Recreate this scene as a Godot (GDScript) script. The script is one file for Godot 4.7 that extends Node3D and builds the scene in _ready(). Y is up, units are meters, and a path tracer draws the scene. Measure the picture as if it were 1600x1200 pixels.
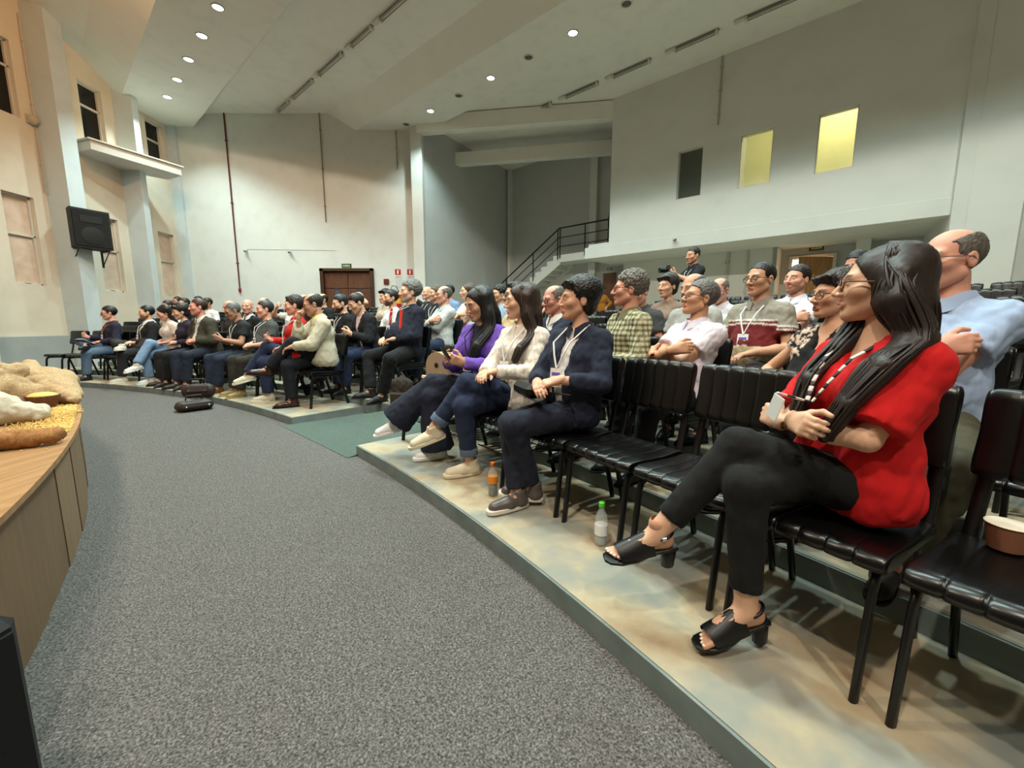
extends Node3D
# A lecture hall seen from the aisle between the round stage and the first row of seats.
# Plan: rows of chairs are arcs about the stage centre CEN; pol(r, degrees, y) gives a point on such an arc.
# The ceiling steps and the control booth run along one straight direction; uv(u, v, y) gives points in that frame.

const CEN := Vector2(-13.22, 7.24)
const WHITE := Color(1, 1, 1)
var used := {}
var mats := {}
var fold := FastNoiseLite.new()

static func pol(r: float, deg: float, y := 0.0) -> Vector3:
	var a := deg_to_rad(deg)
	return Vector3(CEN.x + r * cos(a), y, CEN.y - r * sin(a))

static func uv(u: float, v: float, y: float) -> Vector3:
	return Vector3(-0.7525 * u + 0.6586 * v, y, -0.6586 * u - 0.7525 * v)

static func tier_y(k: int) -> float:
	return 0.1 + 0.11 * k

static func row_r(k: float) -> float:
	return 16.8 + 0.8 * k

static func lin(c: Color) -> Color:
	return c.srgb_to_linear()

# ---------------------------------------------------------------- mesh builder
class MB:
	var v := PackedVector3Array()
	var n := PackedVector3Array()
	var c := PackedColorArray()
	var t := PackedVector2Array()
	var i := PackedInt32Array()
	var col := Color(1, 1, 1)

	func tri(a: Vector3, b: Vector3, d: Vector3, out: Vector3) -> void:
		var f := (b - a).cross(d - a)
		var s := v.size()
		if f.dot(out) > 0.0:
			var x := b
			b = d
			d = x
			f = -f
		var nn := -f.normalized()
		v.append(a); v.append(b); v.append(d)
		for k in 3:
			n.append(nn); c.append(col); i.append(s + k)
			t.append(Vector2.ZERO)

	func quad(a: Vector3, b: Vector3, d: Vector3, e: Vector3, out: Vector3) -> void:
		tri(a, b, d, out)
		tri(a, d, e, out)

	func box(at: Vector3, size: Vector3, bs := Basis(), bev := 0.0) -> void:
		var h := size * 0.5
		var b := minf(bev, minf(h.x, minf(h.y, h.z)) * 0.9)
		var pt := func(sx: float, sy: float, sz: float, ax: int) -> Vector3:
			var q := Vector3(h.x - b, h.y - b, h.z - b)
			q[ax] = h[ax]
			return at + bs * (q * Vector3(sx, sy, sz))
		for ax in 3:
			var a1 := (ax + 1) % 3
			var a2 := (ax + 2) % 3
			for s in [-1.0, 1.0]:
				var ps := []
				for k in [[-1, -1], [1, -1], [1, 1], [-1, 1]]:
					var g := Vector3.ZERO
					g[ax] = s; g[a1] = k[0]; g[a2] = k[1]
					ps.append(pt.call(g.x, g.y, g.z, ax))
				var o := Vector3.ZERO
				o[ax] = s
				quad(ps[0], ps[1], ps[2], ps[3], bs * o)
		if b <= 0.0:
			return
		for ax in 3:
			var a1 := (ax + 1) % 3
			var a2 := (ax + 2) % 3
			for s1 in [-1.0, 1.0]:
				for s2 in [-1.0, 1.0]:
					var g0 := Vector3.ZERO
					g0[ax] = -1.0; g0[a1] = s1; g0[a2] = s2
					var g1 := g0
					g1[ax] = 1.0
					var o := Vector3.ZERO
					o[a1] = s1; o[a2] = s2
					quad(pt.call(g0.x, g0.y, g0.z, a1), pt.call(g1.x, g1.y, g1.z, a1), pt.call(g1.x, g1.y, g1.z, a2), pt.call(g0.x, g0.y, g0.z, a2), bs * o)
		for sx in [-1.0, 1.0]:
			for sy in [-1.0, 1.0]:
				for sz in [-1.0, 1.0]:
					tri(pt.call(sx, sy, sz, 0), pt.call(sx, sy, sz, 1), pt.call(sx, sy, sz, 2), bs * Vector3(sx, sy, sz))

	# rings: Array of PackedVector3Array of equal size; smooth skin with capped ends
	func loft(rings: Array, closed := true, caps := true) -> void:
		var s := v.size()
		var m: int = rings[0].size()
		var mid := Vector3.ZERO
		for k in rings.size():
			for j in m:
				v.append(rings[k][j]); n.append(Vector3.ZERO); c.append(col)
				t.append(Vector2(float(j) / m, float(k) / maxf(1.0, rings.size() - 1.0)))
				mid += rings[k][j]
		mid /= float(rings.size() * m)
		var f := PackedInt32Array()
		for k in rings.size() - 1:
			for j in (m if closed else m - 1):
				var a := s + k * m + j
				var b := s + k * m + (j + 1) % m
				f.append_array(PackedInt32Array([a, b, a + m, b, b + m, a + m]))
		if caps and closed:
			for e in [0, rings.size() - 1]:
				var ctr := Vector3.ZERO
				for q in rings[e]:
					ctr += q
				ctr /= float(m)
				v.append(ctr); n.append(Vector3.ZERO); c.append(col); t.append(Vector2(0.5, 0.5))
				var ci := v.size() - 1
				for j in m:
					var a: int = s + e * m + j
					var b: int = s + e * m + (j + 1) % m
					f.append_array(PackedInt32Array([ci, b, a] if e == 0 else [ci, a, b]))
		smooth(f, s, mid)

	func smooth(f: PackedInt32Array, s: int, mid: Vector3) -> void:
		var vol := 0.0
		for k in range(0, f.size(), 3):
			vol += (v[f[k]] - mid).dot((v[f[k + 1]] - mid).cross(v[f[k + 2]] - mid))
		for k in range(0, f.size(), 3):
			var a := f[k]
			var b := f[k + 1]
			var d := f[k + 2]
			if vol > 0.0:
				b = f[k + 2]
				d = f[k + 1]
			var g := (v[d] - v[a]).cross(v[b] - v[a])
			n[a] += g; n[b] += g; n[d] += g
			i.append(a); i.append(b); i.append(d)
		for k in range(s, v.size()):
			n[k] = n[k].normalized() if n[k].length_squared() > 1e-20 else Vector3.UP

	func tube(pts: Array, rad, sides := 8, flat := 1.0) -> void:
		var rings := []
		var up := Vector3.UP
		for k in pts.size():
			var dir: Vector3 = (pts[mini(k + 1, pts.size() - 1)] - pts[maxi(k - 1, 0)]).normalized()
			if absf(dir.dot(up)) > 0.95:
				up = Vector3.RIGHT if absf(dir.x) < 0.9 else Vector3.BACK
			var sx := dir.cross(up).normalized()
			var sy := sx.cross(dir).normalized()
			up = sy
			var r: float = rad[k] if rad is Array else rad
			var ring := PackedVector3Array()
			for j in sides:
				var a := TAU * j / sides
				ring.append(pts[k] + sx * cos(a) * r * flat + sy * sin(a) * r)
			rings.append(ring)
		loft(rings)

	func lathe(prof: Array, sides := 20, at := Vector3.ZERO, bs := Basis()) -> void:
		var rings := []
		for p in prof:
			var ring := PackedVector3Array()
			for j in sides:
				var a := TAU * j / sides
				ring.append(at + bs * Vector3(p[0] * cos(a), p[1], p[0] * sin(a)))
			rings.append(ring)
		loft(rings)

	func ball(at: Vector3, r: Vector3, bs := Basis(), seg := 14) -> void:
		var rings := []
		for k in range(seg / 2 + 1):
			var a := PI * clampf(float(k) / (seg / 2), 0.01, 0.99)
			var ring := PackedVector3Array()
			for j in seg:
				var b := TAU * j / seg
				ring.append(at + bs * (Vector3(sin(a) * cos(b), cos(a), sin(a) * sin(b)) * r))
			rings.append(ring)
		loft(rings)

	# flat polygon outline (x, z plane of bs) given thickness along bs.y
	func slab(poly: PackedVector2Array, y0: float, y1: float, at := Vector3.ZERO, bs := Basis()) -> void:
		var ids := Geometry2D.triangulate_polygon(poly)
		var P := func(q: Vector2, y: float) -> Vector3: return at + bs * Vector3(q.x, y, q.y)
		for k in range(0, ids.size(), 3):
			tri(P.call(poly[ids[k]], y1), P.call(poly[ids[k + 1]], y1), P.call(poly[ids[k + 2]], y1), bs.y)
			tri(P.call(poly[ids[k]], y0), P.call(poly[ids[k + 1]], y0), P.call(poly[ids[k + 2]], y0), -bs.y)
		var area := 0.0
		for k in poly.size():
			area += poly[k].cross(poly[(k + 1) % poly.size()])
		for k in poly.size():
			var a := poly[k]
			var b := poly[(k + 1) % poly.size()]
			var e := b - a
			var o := Vector2(e.y, -e.x) * signf(area)
			quad(P.call(a, y0), P.call(b, y0), P.call(b, y1), P.call(a, y1), bs * Vector3(o.x, 0, o.y))

	func add(src: MB, tr: Transform3D, recol = null) -> void:
		var s := v.size()
		var flip := tr.basis.determinant() < 0.0
		var nb := tr.basis.inverse().transposed()
		for k in src.v.size():
			v.append(tr * src.v[k]); n.append((nb * src.n[k]).normalized())
			c.append(src.c[k] if recol == null else recol); t.append(src.t[k])
		for k in range(0, src.i.size(), 3):
			i.append(s + src.i[k])
			i.append(s + src.i[k + (2 if flip else 1)])
			i.append(s + src.i[k + (1 if flip else 2)])

	func mesh(mat: Material) -> ArrayMesh:
		var a := []
		a.resize(Mesh.ARRAY_MAX)
		a[Mesh.ARRAY_VERTEX] = v; a[Mesh.ARRAY_NORMAL] = n; a[Mesh.ARRAY_COLOR] = c; a[Mesh.ARRAY_TEX_UV] = t; a[Mesh.ARRAY_INDEX] = i
		var m := ArrayMesh.new()
		m.add_surface_from_arrays(Mesh.PRIMITIVE_TRIANGLES, a)
		m.surface_set_material(0, mat)
		return m

# ---------------------------------------------------------------- distance-field mesher (surface nets)
class SDF:
	var o: Vector3
	var h: float
	var nx: int
	var ny: int
	var nz: int
	var d := PackedFloat32Array()

	func _init(lo: Vector3, hi: Vector3, cell: float) -> void:
		h = cell
		o = lo - Vector3.ONE * cell * 2.0
		var s := (hi - lo) / cell
		nx = int(s.x) + 6; ny = int(s.y) + 6; nz = int(s.z) + 6
		d.resize(nx * ny * nz)
		d.fill(1.0)

	func span(lo: Vector3, hi: Vector3) -> Array:
		var a := ((lo - o) / h).floor()
		var b := ((hi - o) / h).ceil()
		return [clampi(int(a.x), 0, nx - 1), clampi(int(a.y), 0, ny - 1), clampi(int(a.z), 0, nz - 1), clampi(int(b.x), 0, nx - 1), clampi(int(b.y), 0, ny - 1), clampi(int(b.z), 0, nz - 1)]

	# tapered bone; side/flat widen it along one direction; cut squares off the far end (1), the near end (2) or both (3)
	func bone(a: Vector3, b: Vector3, ra: float, rb: float, k := 0.02, side := Vector3.ZERO, flat := 1.0, cut := 0) -> void:
		var m := maxf(ra, rb) * maxf(1.0, flat) + k + h * 2.5
		var sp := span(a.min(b) - Vector3.ONE * m, a.max(b) + Vector3.ONE * m)
		var ba := b - a
		ba -= side * (ba.dot(side) * (1.0 - 1.0 / flat))
		var ln := maxf(ba.length(), 1e-5)
		var il := 1.0 / maxf(ba.length_squared(), 1e-9)
		var ik := 0.25 / maxf(k, 1e-5)
		var sq := 1.0 - 1.0 / flat
		var fl := flat != 1.0
		for z in range(sp[2], sp[5] + 1):
			for y in range(sp[1], sp[4] + 1):
				var id: int = sp[0] + nx * (y + ny * z)
				var q := o + Vector3(sp[0], y, z) * h - a
				for x in range(sp[0], sp[3] + 1):
					var w := q
					if fl:
						w = q - side * (q.dot(side) * sq)
					var tt := w.dot(ba) * il
					var hh := clampf(tt, 0.0, 1.0)
					var e := (w - ba * hh).length() - (ra + (rb - ra) * hh)
					if cut & 1:
						e = maxf(e, (tt - 1.0) * ln)
					if cut & 2:
						e = maxf(e, -tt * ln)
					var f := d[id]
					var g := maxf(k - absf(f - e), 0.0)
					d[id] = minf(f, e) - g * g * ik
					id += 1
					q.x += h

	func ball(ctr: Vector3, r: Vector3, k := 0.02, minus := false) -> void:
		var m := Vector3.ONE * (k + h * 2.5) + r
		var sp := span(ctr - m, ctr + m)
		var ik := 0.25 / maxf(k, 1e-5)
		var ir := Vector3.ONE / r
		for z in range(sp[2], sp[5] + 1):
			for y in range(sp[1], sp[4] + 1):
				var id: int = sp[0] + nx * (y + ny * z)
				var q := o + Vector3(sp[0], y, z) * h - ctr
				for x in range(sp[0], sp[3] + 1):
					var s := q * ir
					var k0 := s.length()
					var e := k0 * (k0 - 1.0) / maxf((s * ir).length(), 1e-4)
					var f := d[id]
					if minus:
						e = -e
						var g := maxf(k - absf(f - e), 0.0)
						d[id] = maxf(f, e) + g * g * ik
					else:
						var g := maxf(k - absf(f - e), 0.0)
						d[id] = minf(f, e) - g * g * ik
					id += 1
					q.x += h

	func cut_plane(p: Vector3, nn: Vector3) -> void:
		var id := 0
		for z in nz:
			for y in ny:
				var e := (o + Vector3(0, y, z) * h - p).dot(nn)
				var st := h * nn.x
				for x in nx:
					if d[id] < e:
						d[id] = e
					e += st
					id += 1

	# removes what f(point) says is positive (f approximates a distance)
	func cut_by(f: Callable) -> void:
		var id := 0
		var lim := h * 3.0
		for z in nz:
			for y in ny:
				for x in nx:
					if d[id] < lim:
						var e: float = f.call(o + Vector3(x, y, z) * h)
						if d[id] < e:
							d[id] = e
					id += 1

	# paint: null or func(point, normal) -> Color;  ripple: amplitude of cloth folds
	func into(mb: MB, col: Color, paint = null, ripple := 0.0, freq := 14.0, noise: FastNoiseLite = null, stretch := Vector3.ONE) -> void:
		var vid := PackedInt32Array()
		vid.resize(d.size())
		vid.fill(-1)
		var pts := PackedVector3Array()
		var lim := h * 2.3
		var nxy := nx * ny
		var off := PackedInt32Array([0, 1, nx, nx + 1, nxy, nxy + 1, nxy + nx, nxy + nx + 1])
		var ea := PackedInt32Array([0, 2, 4, 6, 0, 1, 4, 5, 0, 1, 2, 3])
		var eb := PackedInt32Array([1, 3, 5, 7, 2, 3, 6, 7, 4, 5, 6, 7])
		var co := PackedVector3Array()
		for k in 8:
			co.append(Vector3(k & 1, (k >> 1) & 1, (k >> 2) & 1))
		var cells := PackedInt32Array()
		for z in nz - 1:
			for y in ny - 1:
				var id := nx * (y + ny * z)
				for x in nx - 1:
					var d0 := d[id]
					if d0 < lim and d0 > -lim:
						var sg := 0
						for k in 8:
							if d[id + off[k]] < 0.0:
								sg |= 1 << k
						if sg != 0 and sg != 255:
							var p := Vector3.ZERO
							var cnt := 0.0
							for e in 12:
								var a := ea[e]
								var b := eb[e]
								if ((sg >> a) ^ (sg >> b)) & 1:
									var fa := d[id + off[a]]
									var fb := d[id + off[b]]
									p += co[a].lerp(co[b], fa / (fa - fb))
									cnt += 1.0
							vid[id] = pts.size()
							pts.append(o + (Vector3(x, y, z) + p / cnt) * h)
							cells.append(id)
					id += 1
		if pts.is_empty():
			return
		var f := PackedInt32Array()
		var steps := PackedInt32Array([1, nx, nxy])
		for ci in cells.size():
			var id := cells[ci]
			var s0 := d[id] < 0.0
			for ax in 3:
				if (d[id + steps[ax]] < 0.0) != s0:
					var u := steps[(ax + 1) % 3]
					var w := steps[(ax + 2) % 3]
					if id < u + w:
						continue
					var q0 := vid[id]
					var q1 := vid[id - u]
					var q2 := vid[id - u - w]
					var q3 := vid[id - w]
					if q0 < 0 or q1 < 0 or q2 < 0 or q3 < 0:
						continue
					if s0:
						f.append_array(PackedInt32Array([q0, q3, q2, q0, q2, q1]))
					else:
						f.append_array(PackedInt32Array([q0, q1, q2, q0, q2, q3]))
		var s := mb.v.size()
		for pass_no in (2 if ripple > 0.0 else 1):
			var nn := PackedVector3Array()
			nn.resize(pts.size())
			for k in range(0, f.size(), 3):
				var a := f[k]
				var b := f[k + 1]
				var e := f[k + 2]
				var g := (pts[e] - pts[a]).cross(pts[b] - pts[a])
				nn[a] += g; nn[b] += g; nn[e] += g
			if pass_no == 0 and ripple > 0.0:
				for k in pts.size():
					var w := pts[k] * stretch * freq
					pts[k] += nn[k].normalized() * (absf(noise.get_noise_3dv(w)) * 2.4 - 0.45) * ripple
			else:
				for k in pts.size():
					var q := nn[k].normalized() if nn[k].length_squared() > 1e-20 else Vector3.UP
					mb.v.append(pts[k]); mb.n.append(q); mb.t.append(Vector2(pts[k].x, pts[k].y))
					mb.c.append(col if paint == null else paint.call(pts[k], q))
		for k in f.size():
			mb.i.append(s + f[k])

# ---------------------------------------------------------------- scene helpers
func numbered(called: String) -> String:
	var k: int = used.get(called, 0)
	used[called] = k + 1
	return called if k == 0 else "%s_%03d" % [called, k]

func obj(called: String, m: Mesh, parent: Node3D = self, at := Vector3.ZERO, bs := Basis()) -> MeshInstance3D:
	var o := MeshInstance3D.new()
	o.name = numbered(called) if parent == self else called
	o.mesh = m
	o.transform = Transform3D(bs, at)
	o.cast_shadow = GeometryInstance3D.SHADOW_CASTING_SETTING_ON
	parent.add_child(o, true)
	return o

func tag(o: Node3D, label: String, category: String, group := "") -> Node3D:
	o.set_meta("label", label)
	o.set_meta("category", category)
	if group:
		o.set_meta("group", group)
	return o

func thing(called: String, label: String, category: String, at := Vector3.ZERO, bs := Basis(), group := "") -> Node3D:
	var o := Node3D.new()
	o.name = numbered(called)
	o.transform = Transform3D(bs, at)
	add_child(o, true)
	return tag(o, label, category, group)

func struct(called: String, m: Mesh, label: String, category := "wall", at := Vector3.ZERO, bs := Basis()) -> MeshInstance3D:
	var o := obj(called, m, self, at, bs)
	o.set_meta("kind", "structure")
	tag(o, label, category)
	return o

func kid(parent: Node3D, called: String, mb: MB, mat: Material, at := Vector3.ZERO, bs := Basis(), label := "") -> MeshInstance3D:
	var o := obj(called, mb.mesh(mat), parent, at, bs)
	if label:
		o.set_meta("label", label)
	return o

func flat_mat(key: String, c: Color, rough := 0.8, metal := 0.0) -> StandardMaterial3D:
	if not mats.has(key):
		var m := StandardMaterial3D.new()
		m.resource_name = key
		m.albedo_color = c
		m.roughness = rough
		m.metallic = metal
		mats[key] = m
	return mats[key]

func noise_tex(seed_no: int, freq: float, stops: Array, size := 512, octaves := 4, kind := FastNoiseLite.TYPE_SIMPLEX_SMOOTH) -> NoiseTexture2D:
	var f := FastNoiseLite.new()
	f.seed = seed_no
	f.frequency = freq
	f.noise_type = kind
	f.fractal_octaves = octaves
	var t := NoiseTexture2D.new()
	t.width = size; t.height = size
	t.seamless = true
	t.noise = f
	if stops.size():
		var g := Gradient.new()
		g.offsets = PackedFloat32Array(); g.colors = PackedColorArray()
		var of := PackedFloat32Array()
		var cs := PackedColorArray()
		for s in stops:
			of.append(s[0]); cs.append(s[1])
		g.offsets = of; g.colors = cs
		t.color_ramp = g
	return t

func tri_mat(key: String, tex: Texture2D, scale: float, rough := 0.85, bump: Texture2D = null, bump_cm := 0.1, world := true) -> StandardMaterial3D:
	if not mats.has(key):
		var m := StandardMaterial3D.new()
		m.resource_name = key
		m.albedo_texture = tex
		m.uv1_triplanar = true
		m.uv1_world_triplanar = world
		m.uv1_scale = Vector3.ONE * scale
		m.roughness = rough
		if bump:
			m.heightmap_enabled = true
			m.heightmap_texture = bump
			m.heightmap_scale = bump_cm
		mats[key] = m
	return mats[key]

func look(dir: Vector3, up := Vector3.UP) -> Basis:
	if absf(dir.normalized().dot(up)) > 0.98:
		up = Vector3.BACK
	return Basis.looking_at(dir, up)

const LAMP := 11.5
const WARM := 38.0
const BOOTH := 2.5

func _ready() -> void:
	# camera
	var cam := Camera3D.new()
	cam.name = "camera"
	cam.fov = 2.0 * rad_to_deg(atan(600.0 / 640.0))
	cam.near = 0.05
	cam.far = 200.0
	cam.position = Vector3(0, 1.25, 0)
	cam.rotation_degrees = Vector3(-8.18, 0, 0)
	add_child(cam)
	cam.current = true
	# night outside, exposure
	var we := WorldEnvironment.new()
	var env := Environment.new()
	env.background_mode = Environment.BG_COLOR
	env.background_color = Color(0.01, 0.011, 0.014)
	env.tonemap_mode = Environment.TONE_MAPPER_LINEAR
	env.tonemap_exposure = 1.1
	env.sdfgi_enabled = true
	env.ssao_enabled = true
	env.ssil_enabled = true
	we.environment = env
	add_child(we)
	fold.seed = 7
	fold.frequency = 1.0
	fold.fractal_octaves = 2
	build_lights()
	build_hall()
	wall_things()
	near_block()
	far_block()
	run_jobs()
	for k in 7:
		for b in 2:
			if not taken.has([b, k]):
				taken[[b, k]] = []
	fill_rows()
	loose_things()
	if chair0:
		chair0.free()

# ---------------------------------------------------------------- people: shared head, hand, hair and shoe shapes
var tpl := {}
var frames := {}
var jobs: Array[Callable] = []     # field meshing, run on worker threads
var later: Array[Callable] = []    # what waits for it

func head_tpl(fem: bool, cell: float) -> MB:
	var key := "head%s%d" % [fem, int(cell * 10000)]
	if tpl.has(key):
		return tpl[key]
	var f := SDF.new(Vector3(-0.1, -0.14, -0.14), Vector3(0.1, 0.14, 0.13), cell)
	var j := 0.85 if fem else 1.0
	f.ball(Vector3(0, 0.035, 0.012), Vector3(0.075, 0.085, 0.096), 0.01)
	f.ball(Vector3(0, -0.03, -0.03), Vector3(0.06 * (0.96 if fem else 1.0), 0.083, 0.062), 0.03)
	for sg in [-1.0, 1.0]:
		f.bone(Vector3(0.05 * j * sg, -0.055, 0.0), Vector3(0.014 * sg, -0.096, -0.062), 0.024 * j, 0.02 * j, 0.025)
		f.ball(Vector3(0.043 * sg, -0.022, -0.058), Vector3(0.024, 0.02, 0.022), 0.03)
	f.ball(Vector3(0, -0.098, -0.07), Vector3(0.02, 0.016, 0.016) * (0.9 if fem else 1.1), 0.02)
	f.bone(Vector3(-0.04, 0.021, -0.078), Vector3(0.04, 0.021, -0.078), 0.013, 0.013, 0.02)
	for sg in [-1.0, 1.0]:
		f.ball(Vector3(0.032 * sg, 0.001, -0.1), Vector3(0.019, 0.013, 0.018), 0.014, true)
		f.ball(Vector3(0.032 * sg, 0.001, -0.0775), Vector3(0.0145, 0.0125, 0.0125), 0.006)
	f.bone(Vector3(0, 0.012, -0.09), Vector3(0, -0.03, -0.112), 0.0085, 0.0125 * (0.85 if fem else 1.0), 0.012)
	for sg in [-1.0, 1.0]:
		f.ball(Vector3(0.0125 * sg, -0.034, -0.1), Vector3(0.009, 0.0075, 0.011), 0.007)
	f.bone(Vector3(-0.019, -0.0655, -0.086), Vector3(0, -0.061, -0.0945), 0.0055, 0.0075, 0.006)
	f.bone(Vector3(0.019, -0.0655, -0.086), Vector3(0, -0.061, -0.0945), 0.0055, 0.0075, 0.006)
	f.bone(Vector3(-0.014, -0.0735, -0.088), Vector3(0.014, -0.0735, -0.088), 0.0075, 0.0075, 0.006)
	f.ball(Vector3(0, -0.0672, -0.1), Vector3(0.022, 0.0022, 0.009), 0.003, true)
	for sg in [-1.0, 1.0]:
		f.ball(Vector3(0.077 * sg, -0.006, 0.014), Vector3(0.009, 0.031, 0.019), 0.008)
		f.ball(Vector3(0.086 * sg, -0.002, 0.01), Vector3(0.005, 0.018, 0.01), 0.004, true)
	var mb := MB.new()
	f.into(mb, Color(1, 1, 1))
	tpl[key] = mb
	return mb

# right hand: wrist at the origin, fingers along -z, palm facing -y, thumb on the -x side
func hand_tpl(pose: String, cell: float) -> MB:
	var key := "hand%s%d" % [pose, int(cell * 10000)]
	if tpl.has(key):
		return tpl[key]
	var f := SDF.new(Vector3(-0.085, -0.1, -0.19), Vector3(0.06, 0.035, 0.04), cell)
	var curl: float = {"flat": 9.0, "relax": 24.0, "curl": 48.0, "grip": 66.0}[pose]
	var kx := [-0.029, -0.0095, 0.0105, 0.0285]
	var ln := [0.072, 0.082, 0.076, 0.06]
	f.bone(Vector3(0, 0, 0.03), Vector3(0, 0, -0.02), 0.024, 0.026, 0.02, Vector3.RIGHT, 1.25)
	for q in 4:
		var kn := Vector3(kx[q], 0.002, -0.086 + absf(q - 1.2) * 0.006)
		f.bone(Vector3(kx[q] * 0.65, 0, -0.012), kn, 0.016, 0.0125, 0.014)
		var p := kn
		var ang := deg_to_rad(curl * (0.6 + 0.12 * q))
		for seg in 3:
			var l: float = ln[q] * [0.46, 0.31, 0.23][seg]
			var e := p + Vector3(kx[q] * 0.12, -sin(ang), -cos(ang)) * l
			f.bone(p, e, 0.0098 - seg * 0.0009, 0.0092 - seg * 0.0011, 0.005 if seg else 0.008)
			p = e
			ang += deg_to_rad(curl)
	var t0 := Vector3(-0.02, -0.006, -0.02)
	var t1 := Vector3(-0.046, -0.016, -0.047)
	var t2 := t1 + Vector3(-0.016, -0.008 - curl * 0.0002, -0.03)
	var t3 := t2 + Vector3(0.004, -0.006 - curl * 0.0002, -0.025)
	f.bone(t0, t1, 0.017, 0.0135, 0.014)
	f.bone(t1, t2, 0.0115, 0.0105, 0.006)
	f.bone(t2, t3, 0.0105, 0.0085, 0.005)
	var mb := MB.new()
	f.into(mb, Color(1, 1, 1))
	tpl[key] = mb
	return mb

func hair_tpl(style: String, cell: float) -> MB:
	var key := "hair%s%d" % [style, int(cell * 10000)]
	if tpl.has(key):
		return tpl[key]
	var f := SDF.new(Vector3(-0.14, -0.16, -0.13), Vector3(0.14, 0.17, 0.2), cell)
	# inflation, hairline height at the brow, nape height, ripple
	var st: Array = {
		"crew": [0.005, 0.09, -0.06, 0.001], "short": [0.009, 0.089, -0.075, 0.002], "side": [0.013, 0.086, -0.08, 0.003],
		"quiff": [0.012, 0.088, -0.07, 0.003], "fringe": [0.008, 0.085, -0.06, 0.003], "wisp": [0.005, 0.088, -0.06, 0.002],
		"wavy": [0.026, 0.078, -0.08, 0.006], "pixie": [0.03, 0.074, -0.09, 0.003], "bob": [0.028, 0.068, -0.09, 0.003],
		"bun": [0.012, 0.072, -0.08, 0.003], "pony": [0.014, 0.068, -0.09, 0.004], "cap": [0.011, 0.07, -0.06, 0.0],
	}[style]
	var g: float = st[0]
	f.ball(Vector3(0, 0.036 + 0.6 * g, 0.014 + 0.5 * g), Vector3(0.077 + 0.4 * g, 0.087 + 0.5 * g, 0.098 + 0.55 * g), 0.005)
	if style == "quiff":
		f.ball(Vector3(0.01, 0.1, -0.045), Vector3(0.046, 0.022, 0.036), 0.03)
	if style in ["pixie", "bob", "wavy"]:
		f.ball(Vector3(0, 0.06, 0.05), Vector3(0.085, 0.08, 0.085), 0.03)
	if style == "bob" or style == "pixie":
		f.bone(Vector3(-0.05, 0.085, -0.075), Vector3(0.06, 0.07, -0.075), 0.028, 0.03, 0.02)
		f.ball(Vector3(0, -0.03, 0.06), Vector3(0.075, 0.06, 0.055), 0.03)
	f.ball(Vector3(0, -0.035, -0.1), Vector3(0.068, 0.098, 0.07), 0.012, true)
	var a := Vector2(-0.085, st[1])
	var b := Vector2(0.055, st[2])
	var dr := (b - a).normalized()
	var nrm := Vector3(0, -absf(dr.x), -absf(dr.y))
	f.cut_by(func(p: Vector3) -> float:
		var e := (p - Vector3(0, a.y, a.x)).dot(nrm) + 0.006 * fold.get_noise_3dv(p * 55.0)
		if p.z < -0.02:
			e += 0.35 * maxf(0.0, absf(p.x) - 0.03)
		if absf(p.x) > 0.055 and p.z > -0.036 and p.z < 0.0:
			e -= 0.024
		return e)
	if style == "fringe" or style == "wisp":
		f.ball(Vector3(0, 0.125, -0.045), Vector3(0.068, 0.08, 0.125), 0.012, true)
	if style == "bun":
		f.ball(Vector3(0, 0.05, 0.13), Vector3(0.04, 0.04, 0.035), 0.012)
	if style == "pony":
		f.bone(Vector3(0, 0.04, 0.1), Vector3(0, -0.04, 0.15), 0.03, 0.034, 0.02)
		f.bone(Vector3(0, -0.04, 0.15), Vector3(0, -0.14, 0.13), 0.034, 0.02, 0.02)
	var mb := MB.new()
	f.into(mb, Color(1, 1, 1), null, st[3], 55.0 if style != "wavy" else 40.0, fold, Vector3(1.2, 0.6, 0.8))
	tpl[key] = mb
	return mb

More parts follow.
